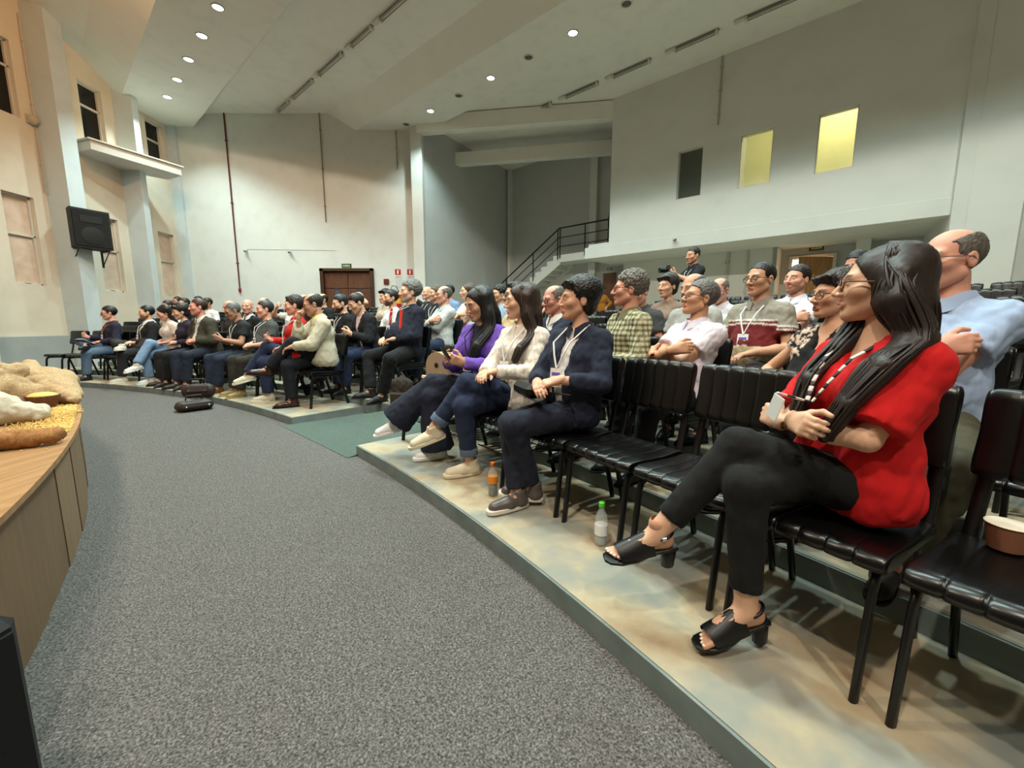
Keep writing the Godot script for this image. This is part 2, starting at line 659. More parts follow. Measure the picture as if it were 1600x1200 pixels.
# shoe: ankle joint at the origin, sole at y = -0.085, toe along -z
func shoe_tpl(kind: String) -> Array:
	var key := "shoe" + kind
	if tpl.has(key):
		return tpl[key]
	var f := SDF.new(Vector3(-0.07, -0.1, -0.22), Vector3(0.07, 0.05, 0.1), 0.007)
	var slim := 0.88 if kind in ["dress", "flat"] else 1.0
	f.bone(Vector3(0, -0.045, 0.035), Vector3(0, -0.05, -0.06), 0.04 * slim, 0.042 * slim, 0.02)
	f.bone(Vector3(0, -0.047, -0.06), Vector3(0.006, -0.056, -0.15), 0.047 * slim, 0.038 * slim, 0.02)
	if kind == "dress":
		f.bone(Vector3(0.004, -0.062, -0.14), Vector3(0.006, -0.066, -0.19), 0.032, 0.018, 0.015)
	if kind != "flat":
		f.bone(Vector3(0, -0.05, 0.02), Vector3(0, 0.02, 0.012), 0.044, 0.048, 0.02)
	f.cut_plane(Vector3(0, -0.072, 0), Vector3.DOWN)
	f.cut_plane(Vector3(0, 0.026, 0), Vector3(0, 1, -0.25).normalized())
	if kind == "flat":
		f.cut_plane(Vector3(0, -0.035, 0), Vector3(0, 1, 0.1).normalized())
	var up := MB.new()
	f.into(up, Color(1, 1, 1))
	var so := MB.new()
	var poly := PackedVector2Array()
	for k in 28:
		var a := TAU * k / 28.0
		var z := -0.062 + 0.142 * cos(a) if kind != "dress" else -0.066 + 0.148 * cos(a)
		var w := (0.047 + 0.006 * cos(a + PI)) * slim * signf(sin(a)) * pow(absf(sin(a)), 0.62)
		poly.append(Vector2(w + 0.002, z))
	var th := 0.026 if kind == "sneaker" else 0.012
	var rings := []
	for e in [[0.0, 0.96], [0.15, 1.0], [0.85, 1.0], [1.0, 0.95]]:
		var ring := PackedVector3Array()
		for q in poly:
			ring.append(Vector3(q.x * e[1], -0.086 + th * e[0], (q.y + 0.062) * (0.99 if e[1] < 1.0 else 1.0) - 0.062))
		rings.append(ring)
	so.loft(rings)
	var la := MB.new()
	if kind == "sneaker":
		la.box(Vector3(0, 0.012, -0.032), Vector3(0.05, 0.05, 0.012), Basis(Vector3.RIGHT, 0.55), 0.005)
		for k in 5:
			var z := -0.045 - 0.018 * k
			var y := -0.008 - 0.0075 * k
			la.tube([Vector3(-0.026, y - 0.002, z), Vector3(-0.012, y + 0.009, z - 0.002), Vector3(0.012, y + 0.009, z - 0.005), Vector3(0.026, y - 0.002, z - 0.007)], 0.0036, 5)
	if kind == "dress":
		so.box(Vector3(0, -0.088, 0.045), Vector3(0.066, 0.02, 0.06), Basis(), 0.006)
	tpl[key] = [up, so, la]
	return tpl[key]

static func ik(a: Vector3, t: Vector3, l1: float, l2: float, pole: Vector3) -> Array:
	var d := clampf((t - a).length(), absf(l1 - l2) + 0.02, l1 + l2 - 0.004)
	var dir := (t - a).normalized()
	var ca := clampf((l1 * l1 + d * d - l2 * l2) / (2.0 * l1 * d), -1.0, 1.0)
	var pp := (pole - dir * pole.dot(dir)).normalized()
	return [a + dir * l1 * ca + pp * l1 * sqrt(1.0 - ca * ca), a + dir * d]

func cloth(c: Color, rough := 0.9, sheen := 0.0) -> StandardMaterial3D:
	var key := "cloth_" + c.to_html(false) + str(rough)
	if not mats.has(key):
		var m := StandardMaterial3D.new()
		m.resource_name = key
		m.albedo_color = c
		m.roughness = rough
		if sheen > 0.0:
			m.rim_enabled = true
			m.rim = sheen
		mats[key] = m
	return mats[key]

func painted(key: String, rough := 0.6) -> StandardMaterial3D:
	if not mats.has(key):
		var m := StandardMaterial3D.new()
		m.resource_name = key
		m.vertex_color_use_as_albedo = true
		m.roughness = rough
		mats[key] = m
	return mats[key]

func torso(f: SDF, J: Dictionary, g: float, fem: bool, fat: float, low := 0.0) -> void:
	var B: Basis = J.B
	var P: Vector3 = J.P
	var wide := 0.92 if fem else 1.0
	f.bone(P - Vector3(0.075, -low * 0.2, 0), P + Vector3(0.075, low * 0.2, 0), 0.098 + g, 0.098 + g, 0.04)
	f.bone(P, J.C, (0.103 + 0.02 * fat) + g, 0.112 * wide + g, 0.05, B.x, 1.28 + 0.1 * fat)
	f.bone(J.C, J.N - B.y * 0.095, 0.112 * wide + g, 0.08 * wide + g, 0.05, B.x, 1.42)
	f.bone(J.SR, J.SL, 0.046 * wide + g, 0.046 * wide + g, 0.06)
	f.bone(J.N - B.y * 0.012, J.SR, 0.046 + g * 0.6, 0.04 + g * 0.6, 0.04)
	f.bone(J.N - B.y * 0.012, J.SL, 0.046 + g * 0.6, 0.04 + g * 0.6, 0.04)
	if fem:
		for sg in [-1.0, 1.0]:
			f.ball(J.C - B.z * 0.075 + B.x * 0.07 * sg - B.y * 0.005, Vector3.ONE * (0.062 + g), 0.05)
	if fat > 0.0:
		f.ball(P + B.y * 0.15 - B.z * (0.03 + 0.07 * fat), Vector3(0.15 + 0.05 * fat, 0.15, 0.12 + 0.05 * fat) + Vector3.ONE * g, 0.06)

# presets: wrist (from the hips), elbow pole, hand direction, palm normal, hand pose; x is mirrored for the left arm
func arm_of(name: String, sg: float) -> Array:
	match name:
		"lap": return [Vector3(0.12 * sg, 0.135, -0.22), Vector3(0.7 * sg, -0.5, 0.6), Vector3(-0.55 * sg, -0.22, -0.8), Vector3(0, -1, 0), "relax"]
		"clasp": return [Vector3(0.075 * sg, 0.16, -0.25), Vector3(0.8 * sg, -0.5, 0.5), Vector3(-0.75 * sg, -0.15, -0.6), Vector3(0, -0.6, 0.6), "curl"]
		"knee": return [Vector3(0.13 * sg, 0.14, -0.33), Vector3(0.7 * sg, -0.3, 0.6), Vector3(-0.1 * sg, -0.3, -0.95), Vector3(0, -1, 0), "relax"]
		"phone": return [Vector3(0.08 * sg, 0.23, -0.32), Vector3(0.6 * sg, -0.8, 0.3), Vector3(-0.45 * sg, 0.35, -0.7), Vector3(-0.7 * sg, 0.3, 0.5), "curl"]
		"cross": return [Vector3(-0.115 * sg, 0.32, -0.205) if sg > 0 else Vector3(-0.13 * sg, 0.275, -0.18), Vector3(1.0 * sg, -0.75, -0.2), Vector3(-0.8 * sg, 0.22, 0.6), Vector3(0.2 * sg, -0.1, 1), "curl"]
		"chin": return [Vector3(0.05 * sg, 0.50, -0.26), Vector3(0.4 * sg, -1, -0.3), Vector3(-0.1 * sg, 0.8, 0.1), Vector3(-0.5 * sg, 0.1, 0.8), "grip"]
		"raise": return [Vector3(0.17 * sg, 0.80, -0.28), Vector3(0.8 * sg, -0.4, -0.3), Vector3(-0.1 * sg, 0.6, -0.6), Vector3(-0.6 * sg, 0, 0.4), "curl"]
		"behind": return [Vector3(0.16 * sg, 0.66, 0.02), Vector3(1.0 * sg, 0.1, -0.6), Vector3(-0.9 * sg, 0.2, 0.2), Vector3(0, 0, -1), "relax"]
		"eye": return [Vector3(0.10 * sg, 0.60, -0.24), Vector3(0.9 * sg, -0.7, -0.1), Vector3(-0.7 * sg, 0.45, 0.0), Vector3(0, 0.1, 1), "grip"]
		"side": return [Vector3(0.26 * sg, 0.08, -0.05), Vector3(0.4 * sg, -0.3, 1.0), Vector3(0, -0.9, -0.4), Vector3(-sg, 0, 0), "relax"]
	return []

# ankle (from the hips), knee pole, toe direction
func leg_of(name: String, sg: float) -> Array:
	match name:
		"flat": return [Vector3(0.11 * sg, -0.49, -0.45), Vector3(0.25 * sg, 1, -0.6), Vector3(0.2 * sg, 0, -1)]
		"wide": return [Vector3(0.17 * sg, -0.49, -0.42), Vector3(0.8 * sg, 1, -0.6), Vector3(0.35 * sg, 0, -1)]
		"tuck": return [Vector3(0.09 * sg, -0.49, -0.26), Vector3(0.1 * sg, 1, -0.9), Vector3(0.1 * sg, 0, -1)]
		"out": return [Vector3(0.1 * sg, -0.49, -0.62), Vector3(0.1 * sg, 1, -0.4), Vector3(0.1 * sg, 0.25, -1)]
		"over": return [Vector3(-0.15 * sg, -0.22, -0.60), Vector3(-0.25 * sg, 1, -0.2), Vector3(-0.1 * sg, -0.25, -1)]
		"under": return [Vector3(0.02 * sg, -0.49, -0.40), Vector3(-0.1 * sg, 1, -0.6), Vector3(0.1 * sg, 0, -1)]
		"four": return [Vector3(-0.17 * sg, 0.085, -0.42), Vector3(1.0 * sg, 0.25, -0.35), Vector3(-0.75 * sg, 0.05, -0.65)]
	return []

func body_job(o: Dictionary, body: MB, J: Dictionary, arms: Dictionary, legs: Dictionary, lo: Vector3, hi_p: Vector3, cell: float, hcell: float, fem: bool, fat: float, nr: float, ls: Color, hc: Color, lip: Color, beard: float, bc: Color, src: MB, HB: Basis, HC: Vector3, hs: Vector3, skin: Color) -> void:
	var N: Vector3 = J.N
	var B: Basis = J.B
	var f := SDF.new(lo, hi_p, cell)
	torso(f, J, 0.0, fem, fat)
	f.bone(N - B.y * 0.05, HC + HB * Vector3(0, -0.06, 0.022), nr + 0.006, nr - 0.003, 0.03)
	for sg in [1.0, -1.0]:
		var A: Array = arms[sg]
		var q := 0.88 if fem else 1.0
		f.bone(A[0], A[1], 0.05 * q, 0.041 * q, 0.03)
		f.bone(A[1], A[1].lerp(A[2], 0.35), 0.041 * q, 0.042 * q, 0.015)
		f.bone(A[1].lerp(A[2], 0.35), A[2], 0.042 * q, 0.027 * q, 0.015)
		var L: Array = legs[sg]
		f.bone(L[0], L[1], 0.085, 0.058, 0.03)
		f.bone(L[1], L[1].lerp(L[2], 0.35), 0.054, 0.054, 0.02)
		f.bone(L[1].lerp(L[2], 0.35), L[2], 0.054, 0.036, 0.02)
		if not o.get("bare_feet", false):
			f.bone(L[2] - Vector3.UP * 0.02, L[2] + L[3] * 0.1 - Vector3.UP * 0.045, 0.036, 0.028, 0.02)
	f.into(body, ls)
	var s0 := body.v.size()
	body.add(src, Transform3D(HB.scaled_local(hs), HC), ls)
	var cheek := lin(skin.lerp(Color(0.80, 0.36, 0.30), 0.22))
	for k in src.v.size():
		var q := src.v[k]
		var cc := ls
		if q.z < -0.05:
			if q.y < -0.028 and q.y > -0.05 and absf(q.x) > 0.02:
				cc = ls.lerp(cheek, 0.5)
			if absf(q.x) < 0.023 and q.z < -0.083 and q.y < -0.056 and q.y > -0.081:
				cc = lip
			if absf(q.y - 0.027 + absf(absf(q.x) - 0.032) * 0.18) < 0.0052 and absf(q.x) > 0.011 and absf(q.x) < 0.053:
				cc = ls.lerp(hc, 0.8)
		if beard > 0.0 and q.y < -0.038 and q.y + absf(q.x) * 0.25 < -0.042 + maxf(0.0, q.z + 0.03) * 0.8 and q.z < 0.012:
			var lips := absf(q.x) < 0.021 and q.y > -0.08 and q.y < -0.057
			if not lips and not (q.y > -0.05 and absf(q.x) > 0.03 and q.z < -0.05):
				cc = ls.lerp(bc, beard)
		if cc != ls:
			body.c[s0 + k] = cc
	# eyes
	var down: float = o.get("lids", 0.0)
	for sg in [-1.0, 1.0]:
		if down < 0.5:
			var ec := HC + HB * (Vector3(0.032 * sg, 0.0005, -0.0795) * hs)
			body.col = Color(0.75, 0.72, 0.68)
			body.ball(ec, Vector3(0.0135, 0.0072, 0.0118), HB, 10)
			body.col = lin(o.get("eye", Color(0.2, 0.12, 0.07)))
			body.ball(ec - HB.z * 0.0085, Vector3(0.0056, 0.0056, 0.0038), HB, 8)
		else:
			body.col = ls.lerp(hc, 0.6)
			body.tube([HC + HB * (Vector3(0.02 * sg, -0.006, -0.089) * hs), HC + HB * (Vector3(0.032 * sg, -0.009, -0.0915) * hs), HC + HB * (Vector3(0.044 * sg, -0.006, -0.087) * hs)], 0.0022, 5)
	for sg in [1.0, -1.0]:
		var A: Array = arms[sg]
		var z := -(A[3] as Vector3).normalized()
		var y := -(A[4] as Vector3)
		y = (y - z * y.dot(z)).normalized()
		var x := y.cross(z)
		body.add(hand_tpl(A[5], maxf(hcell, 0.0042)), Transform3D(Basis(x * sg, y, z).scaled_local(Vector3.ONE * (0.93 if fem else 1.02)), A[2]), ls)

func top_job(o: Dictionary, top: Dictionary, tm: MB, J: Dictionary, arms: Dictionary, legs: Dictionary, lo: Vector3, hi_p: Vector3, cell: float, fem: bool, fat: float, nr: float, g: float, sl: float, stand: bool) -> void:
	var N: Vector3 = J.N
	var B: Basis = J.B
	var P: Vector3 = J.P
	var ft := SDF.new(lo, Vector3(hi_p.x, maxf(N.y + 0.12, hi_p.y - 0.1), hi_p.z), cell)
	torso(ft, J, g, fem, fat, 0.5)
	ft.bone(P - Vector3(0.075, 0, 0), P + Vector3(0.075, 0, 0), 0.106 + g, 0.106 + g, 0.04)
	var loose: float = top.get("loose", 0.0)
	for sg in [1.0, -1.0]:
		var A: Array = arms[sg]
		var q := 0.9 if fem else 1.0
		var ga := g + loose
		if sl <= 0.05:
			continue
		if sl <= 1.0:
			ft.bone(A[0], A[0].lerp(A[1], sl), 0.052 * q + g, 0.047 * q + ga + 0.006, 0.035, Vector3.ZERO, 1.0, 1)
		else:
			ft.bone(A[0], A[1], 0.052 * q + g, 0.045 * q + ga, 0.035)
			ft.bone(A[1], A[1].lerp(A[2], sl - 1.0), 0.045 * q + ga, lerpf(0.042, 0.030, sl - 1.0) * q + ga * 0.8, 0.015, Vector3.ZERO, 1.0, 1)
		# the garment covers the lap a little
		var L: Array = legs[sg]
		if not stand:
			ft.bone(L[0], L[0].lerp(L[1], top.get("lap", 0.16)), 0.1 + g, 0.093 + g, 0.03, Vector3.ZERO, 1.0, 1)
	ft.bone(N - B.y * 0.04, N + B.y * 0.03, nr + 0.014 + g * 0.5, nr + 0.012, 0.03, Vector3.ZERO, 1.0, 1)
	ft.ball(N + B.y * 0.06 - B.z * 0.02, Vector3(nr + 0.007, 0.105, nr + 0.016), 0.006, true)
	var vee: float = top.get("vee", 0.0)        # depth of the neckline below the neck
	var vw: float = top.get("vw", 0.07)
	var low: float = top.get("open", 0.0)       # half width left open down to the hem
	if vee > 0.0 or low > 0.0:
		var Bi := B.inverse()
		ft.cut_by(func(p: Vector3) -> float:
			var q := Bi * (p - N)
			if q.z > -0.02:
				return -1.0
			var w := low
			if vee > 0.0 and -q.y < vee:
				w = maxf(low, vw * (1.0 + q.y / vee))
			return w - absf(q.x))
	if top.get("hem", true):
		ft.cut_plane(P - Vector3(0, 0.085, 0), Vector3.DOWN)
	ft.into(tm, Color(1, 1, 1), top.get("paint", null), top.get("ripple", 0.006), top.get("freq", 11.0), fold, Vector3(1, 0.7, 1))

func person(o: Dictionary) -> Node3D:
	var hi: int = o.get("hi", 0)
	var fem: bool = o.get("fem", false)
	var fat: float = o.get("fat", 0.0)
	var cell: float = [0.021, 0.0155, 0.0112][hi]
	var hcell: float = [0.0068, 0.005, 0.0038][hi]
	var sc: float = o.get("s", 1.0)
	var yaw: float = o.yaw
	var root := thing("person", o.label, "person", o.at, Basis(Vector3.UP, yaw).scaled(Vector3.ONE * sc), o.get("group", ""))
	# skeleton
	var stand: bool = o.get("stand", false)
	var P := Vector3(0, 0.93 if stand else 0.575, 0.0 if stand else 0.06)
	var tw := deg_to_rad(o.get("twist", 0.0))
	var TB := Basis(Vector3.UP, tw)
	var B := TB * Basis(Vector3.RIGHT, deg_to_rad(o.get("lean", 8.0))) * Basis(Vector3.BACK, deg_to_rad(o.get("roll", 0.0)))
	var N := P + B.y * 0.515
	var sw: float = (0.146 if fem else 0.168) + 0.02 * fat
	var J := {"P": P, "B": B, "C": P + B.y * 0.33, "N": N, "SR": N - B.y * 0.082 + B.x * sw, "SL": N - B.y * 0.082 - B.x * sw}
	var hd: Array = o.get("head", [0, 0, 0])
	var HB := Basis(Vector3.UP, tw + deg_to_rad(hd[0])) * Basis(Vector3.RIGHT, deg_to_rad(hd[1])) * Basis(Vector3.BACK, deg_to_rad(hd[2]))
	var HN := N + (B.y * 0.55 + Vector3.UP * 0.45).normalized() * 0.066 - HB.z * 0.01
	var HC := HN + HB * Vector3(0, 0.105, -0.022)
	var hs: Vector3 = o.get("face", Vector3.ONE * (1.05 if hi == 2 else 1.08))
	var arms := {}
	for sg in [1.0, -1.0]:
		var spec = o.get("ra" if sg > 0 else "la", "lap")
		var a: Array = arm_of(spec, sg) if spec is String else spec
		var sh: Vector3 = J.SR if sg > 0 else J.SL
		var tgt: Vector3 = P + TB * a[0]
		var ew := ik(sh, tgt, 0.285, 0.25, TB * a[1])
		arms[sg] = [sh, ew[0], ew[1], TB * a[2], TB * a[3], a[4]]
	var legs := {}
	for sg in [1.0, -1.0]:
		var spec = o.get("rl" if sg > 0 else "ll", "flat")
		var a: Array = leg_of(spec, sg) if spec is String else spec
		var hp := P + Vector3(0.088 * sg, -0.01, 0)
		if stand:
			a = [Vector3(0.1 * sg, -0.845, 0.02), Vector3(0, 0, -1), Vector3(0.2 * sg, 0, -1)]
		var ka := ik(hp, P + a[0], 0.435, 0.43, a[1])
		legs[sg] = [hp, ka[0], ka[1], (a[2] as Vector3).normalized()]
	var lo := HC - Vector3.ONE * 0.14
	var hi_p := HC + Vector3.ONE * 0.14
	for sg in [1.0, -1.0]:
		for q in [arms[sg][0], arms[sg][1], arms[sg][2], legs[sg][0], legs[sg][1], legs[sg][2]]:
			lo = lo.min(q - Vector3.ONE * 0.15)
			hi_p = hi_p.max(q + Vector3.ONE * 0.15)
	lo = lo.min(P - Vector3.ONE * 0.24)
	hi_p = hi_p.max(P + Vector3.ONE * 0.24)
	# --- body: one continuous skin
	var skin: Color = (o.get("skin", Color(0.80, 0.60, 0.48)) as Color).lerp(Color(1.0, 0.86, 0.76), 0.2)
	var nr := 0.047 if fem else 0.057
	var body := MB.new()
	var ls := lin(skin)
	var hc: Color = lin(o.get("haircol", Color(0.1, 0.07, 0.05)))
	var lip: Color = lin(o.get("lip", skin.lerp(Color(0.62, 0.25, 0.24), 0.36)))
	var beard: float = o.get("beard", 0.0)
	var bc: Color = lin(o.get("beardcol", o.get("haircol", Color(0.1, 0.07, 0.05))))
	var src := head_tpl(fem, hcell)
	for sg in [1.0, -1.0]:
		hand_tpl(arms[sg][5], maxf(hcell, 0.0042))
	jobs.append(func() -> void:
		body_job(o, body, J, arms, legs, lo, hi_p, cell, hcell, fem, fat, nr, ls, hc, lip, beard, bc, src, HB, HC, hs, skin))
	later.append(func() -> void: kid(root, "body", body, painted("skin", 0.52)))
	# --- top garment
	var top: Dictionary = o.top
	var g: float = top.get("g", 0.016)
	var sl: float = top.get("sleeve", 2.0)      # 0.5 = to mid upper arm, 1 = elbow, 2 = wrist
	if top.has("inner"):
		var im := MB.new()
		jobs.append(func() -> void:
			var fi := SDF.new(lo, Vector3(hi_p.x, N.y + 0.1, hi_p.z), cell)
			torso(fi, J, 0.009, fem, fat)
			fi.bone(N - B.y * 0.03, N + B.y * 0.035, nr + 0.012, nr + 0.008, 0.03, Vector3.ZERO, 1.0, 1)
			fi.bone(N - B.z * 0.03 - B.y * 0.02, N - B.z * 0.07 + B.y * 0.03, 0.001, 0.001, 0.001)
			fi.cut_plane(P - Vector3(0, 0.07, 0), Vector3.DOWN)
			fi.ball(N + B.y * 0.05 - B.z * 0.02, Vector3(nr + 0.006, 0.1, nr + 0.012), 0.005, true)
			fi.into(im, Color(1, 1, 1), null, 0.003, 13.0, fold))
		later.append(func() -> void: kid(root, "shirt", im, cloth(top.inner, 0.85)))
	var tm := MB.new()
	jobs.append(func() -> void: top_job(o, top, tm, J, arms, legs, lo, hi_p, cell, fem, fat, nr, g, sl, stand))
	var tmat: Material = top.mat if top.has("mat") else (painted("cloth_painted", 0.9) if top.has("paint") else cloth(top.col, top.get("rough", 0.9)))
	later.append(func() -> void: kid(root, top.get("name", "shirt"), tm, tmat))
	if top.has("collar"):
		var cm := MB.new()
		var rings := []
		var cb := Basis(B.x, deg_to_rad(-14)) * B
		for e in [[0.012, -0.012], [0.010, 0.036], [0.018, 0.042], [0.046, -0.008], [0.05, -0.016]]:
			var ring := PackedVector3Array()
			for k in 21:
				var a := lerpf(0.16, TAU - 0.16, k / 20.0)
				var fr := maxf(0.0, cos(a)) ** 4
				ring.append(N + cb * Vector3(sin(a) * (nr + e[0]), e[1] - 0.032 * fr, -cos(a) * (nr + e[0] + 0.008 * fr) - 0.012))
			rings.append(ring)
		cm.loft(rings, false, false)
		kid(root, "collar", cm, cloth(top.collar, 0.9))
	# --- trousers
	var pants: Dictionary = o.pants
	var gp: float = pants.get("g", 0.012)
	var hem: float = pants.get("hem", 0.93)
	var pm := MB.new()
	jobs.append(func() -> void:
		var fp := SDF.new(lo - Vector3.UP * 0.02, Vector3(hi_p.x, P.y + 0.28, hi_p.z), cell)
		fp.bone(P - Vector3(0.075, 0, 0), P + Vector3(0.075, 0, 0), 0.098 + gp, 0.098 + gp, 0.04)
		fp.bone(P, P + B.y * 0.1, 0.1 + gp, 0.1 + gp, 0.03, B.x, 1.3, 1)
		for sg in [1.0, -1.0]:
			var L: Array = legs[sg]
			var fl: float = pants.get("flare", 0.02)
			fp.bone(L[0], L[1], 0.09 + gp, 0.063 + gp, 0.03)
			fp.bone(L[1], L[1].lerp(L[2], hem), 0.06 + gp, 0.038 + gp + fl, 0.02, Vector3.ZERO, 1.0, 1)
		fp.into(pm, Color(1, 1, 1), null, pants.get("ripple", 0.005), 9.0, fold, Vector3(1, 0.8, 1)))
	later.append(func() -> void: kid(root, "trousers", pm, cloth(pants.col, 0.92)))
	if pants.has("cuff"):
		for sg in [1.0, -1.0]:
			var L: Array = legs[sg]
			var cm := MB.new()
			var fl: float = pants.get("flare", 0.02)
			var r: float = 0.038 + gp + fl
			cm.tube([L[1].lerp(L[2], hem - 0.115), L[1].lerp(L[2], hem - 0.11), L[1].lerp(L[2], hem + 0.005), L[1].lerp(L[2], hem + 0.008)], [r, r + 0.008, r + 0.006, r - 0.004], 18)
			kid(root, "cuff", cm, cloth(pants.cuff, 0.95), Vector3.ZERO, Basis(), "pale turned-up trouser cuff")
	# --- shoes
	var shoes: Dictionary = o.get("shoes", {"kind": "dress", "col": Color(0.03, 0.03, 0.03)})
	if shoes.kind != "none":
		for sg in [1.0, -1.0]:
			var L: Array = legs[sg]
			var z := -(L[3] as Vector3)
			var y := (L[1] - L[2] as Vector3).normalized().lerp(Vector3.UP, 0.8)
			y = (y - z * y.dot(z)).normalized()
			var st := shoe_tpl(shoes.kind)
			var up: MB = st[0]
			var u := kid(root, "shoe", up, cloth(shoes.col, shoes.get("rough", 0.55)), L[2], Basis(y.cross(z) * sg, y, z).scaled_local(Vector3.ONE * (1.0 if fem else 1.04)))
			if shoes.kind == "sneaker":
				kid(u, "laces", st[2], cloth((shoes.col as Color).lerp(Color(0.95, 0.95, 0.95), 0.25).darkened(0.12), 0.9))
			kid(u, "sole", st[1], cloth(shoes.get("sole", Color(0.05, 0.05, 0.05)), 0.8))
	# --- hair
	var hair: String = o.get("hair", "short")
	var hmat := hair_mat(o.get("haircol", Color(0.1, 0.07, 0.05)))
	if hair == "long":
		var hm := MB.new()
		jobs.append(func() -> void:
			var RI := HB.inverse()
			var locks := []
			var b0 := Vector3(-0.12, -0.14, -0.13)
			var b1 := Vector3(0.12, 0.15, 0.14)
			for w in o.strands:
				# each lock: points from the head (head frame), then body points relative to the neck base
				var pts := []
				for q in w.head:
					pts.append(q)
				for q in w.body:
					pts.append(RI * (N + TB * q - HC))
				locks.append(pts)
				for q in pts:
					b0 = b0.min(q - Vector3.ONE * 0.15)
					b1 = b1.max(q + Vector3.ONE * 0.15)
			var hf := SDF.new(b0, b1, 0.0095 if hi == 2 else 0.015)
			hf.ball(Vector3(0, 0.036, 0.014), Vector3(0.086, 0.096, 0.108), 0.005)
			hf.bone(Vector3(0, 0.06, 0.05), Vector3(0, -0.06, 0.07), 0.082, 0.07, 0.03, Vector3.RIGHT, 1.15)
			hf.ball(Vector3(0, -0.035, -0.1), Vector3(0.066, 0.112, 0.092), 0.012, true)
			hf.cut_plane(Vector3(0, 0.078, -0.085), Vector3(0, -0.5, -0.866))
			var rng := RandomNumberGenerator.new()
			rng.seed = 41
			for li in locks.size():
				var pts: Array = locks[li]
				var w: Dictionary = o.strands[li]
				for k in pts.size() - 1:
					var t0 := float(k) / (pts.size() - 1)
					var t1 := float(k + 1) / (pts.size() - 1)
					hf.bone(pts[k], pts[k + 1], lerpf(w.r0, w.r1, t0), lerpf(w.r0, w.r1, t1), 0.03, w.get("side", Vector3.RIGHT), w.get("flat", 1.6))
				if hi == 2:
					for j in 70:
						var cv := Curve3D.new()
						var an := rng.randf() * TAU
						var z0 := rng.randf_range(-0.25, 0.8)
						var sd: float = signf(pts[0].x) if absf(pts[0].x) > 0.01 else (1.0 if rng.randf() < 0.5 else -1.0)
						for th in [0.12, 0.6, 1.15]:
							cv.add_point(Vector3(0, 0.036, 0.014) + Vector3(sin(th) * sd, cos(th), z0 * (0.5 + 0.4 * th)).normalized() * Vector3(0.092, 0.103, 0.114))
						var stop := pts.size() - (1 if rng.randf() < 0.3 else 0)
						for k in range(1, stop):
							var t := float(k) / (pts.size() - 1)
							var r: float = lerpf(w.r0, w.r1, t)
							var ax: Vector3 = (pts[k] - pts[k - 1]).normalized()
							var e1 := (Vector3.RIGHT - ax * ax.x).normalized()
							var e2 := ax.cross(e1)
							cv.add_point(pts[k] + (e1 * cos(an) * float(w.get("flat", 1.6)) + e2 * sin(an)) * (r + 0.006))
						for k in cv.point_count:
							var pa := cv.get_point_position(maxi(k - 1, 0))
							var pb := cv.get_point_position(mini(k + 1, cv.point_count - 1))
							cv.set_point_in(k, (pa - pb) * 0.17)
							cv.set_point_out(k, (pb - pa) * 0.17)
						var line := []
						var n := 16
						for k in n + 1:
							line.append(cv.sample_baked(cv.get_baked_length() * k / n, true))
						var tone := rng.randf_range(0.55, 1.5)
						hm.col = Color(tone, tone * 0.97, tone * 0.93)
						var rr := []
						for k in n + 1:
							rr.append(lerpf(0.0055, 0.0025, float(k) / n))
						hm.tube(line, rr, 5)
			hf.into(hm, Color(1, 1, 1), null, 0.0016, 40.0, fold, Vector3(1.5, 0.08, 1.5)))
		later.append(func() -> void: kid(root, "hair", hm, hmat, HC, HB))
	elif hair != "none":
		kid(root, "hair", hair_tpl(hair, maxf(hcell, 0.0045)), hmat, HC, HB.scaled_local(hs * float(o.get("hairscale", 1.0))))
	if o.has("glasses"):
		var gm := MB.new()
		var big: float = o.get("rim", 0.021)
		var thick := 0.0022 if hi == 2 else 0.003
		for sg in [-1.0, 1.0]:
			var ring := []
			for k in 17:
				var a := TAU * k / 16.0
				ring.append(Vector3(0.034 * sg + cos(a) * big * 1.18, -0.004 + sin(a) * big * 0.85, -0.103 + absf(cos(a) * sg + 0.4) * 0.004))
			gm.tube(ring, thick, 5)
			gm.tube([Vector3(0.059 * sg, 0.004, -0.1), Vector3(0.073 * sg, 0.006, -0.085), Vector3(0.083 * sg, 0.006, 0.01), Vector3(0.083 * sg, -0.014, 0.03)], thick, 5)
		gm.tube([Vector3(-0.012, 0.0, -0.104), Vector3(0, 0.004, -0.108), Vector3(0.012, 0.0, -0.104)], thick, 5)
		kid(root, "glasses", gm, flat_mat("glasses_" + (o.glasses as Color).to_html(), o.glasses, 0.35), HC, HB.scaled_local(hs))
	if o.has("lanyard"):
		var bx := MB.new()
		var fw: float = 0.124 + g + 0.11 * fat + (0.03 if fem else 0.0)
		var bp: Vector3 = P + B.y * 0.2 - B.z * (fw + 0.02)
		for sg in [-1.0, 1.0]:
			bx.tube([N + B.x * 0.055 * sg + B.y * 0.03 + B.z * 0.04, N + B.x * 0.072 * sg - B.z * 0.02 + B.y * 0.02, J.C + B.y * 0.08 + B.x * 0.06 * sg - B.z * (fw - 0.01), J.C + B.x * 0.03 * sg - B.z * (fw + 0.012), bp + B.y * 0.05], 0.004, 5, 1.6)
		kid(root, "lanyard", bx, cloth(o.lanyard, 0.9))
		var bm := MB.new()
		bm.col = lin(Color(0.95, 0.95, 0.94))
		bm.box(bp, Vector3(0.085, 0.11, 0.003), B)
		bm.col = lin(Color(0.93, 0.55, 0.16))
		bm.box(bp - B.y * 0.035 - B.z * 0.001, Vector3(0.08, 0.03, 0.003), B)
		bm.col = lin(Color(0.45, 0.38, 0.75))
		bm.box(bp + B.y * 0.02 - B.z * 0.001, Vector3(0.06, 0.02, 0.003), B)
		kid(root, "badge", bm, painted("print", 0.5))
	frames[root.name] = {"HC": HC, "HB": HB, "arms": arms, "legs": legs, "J": J}
	return root

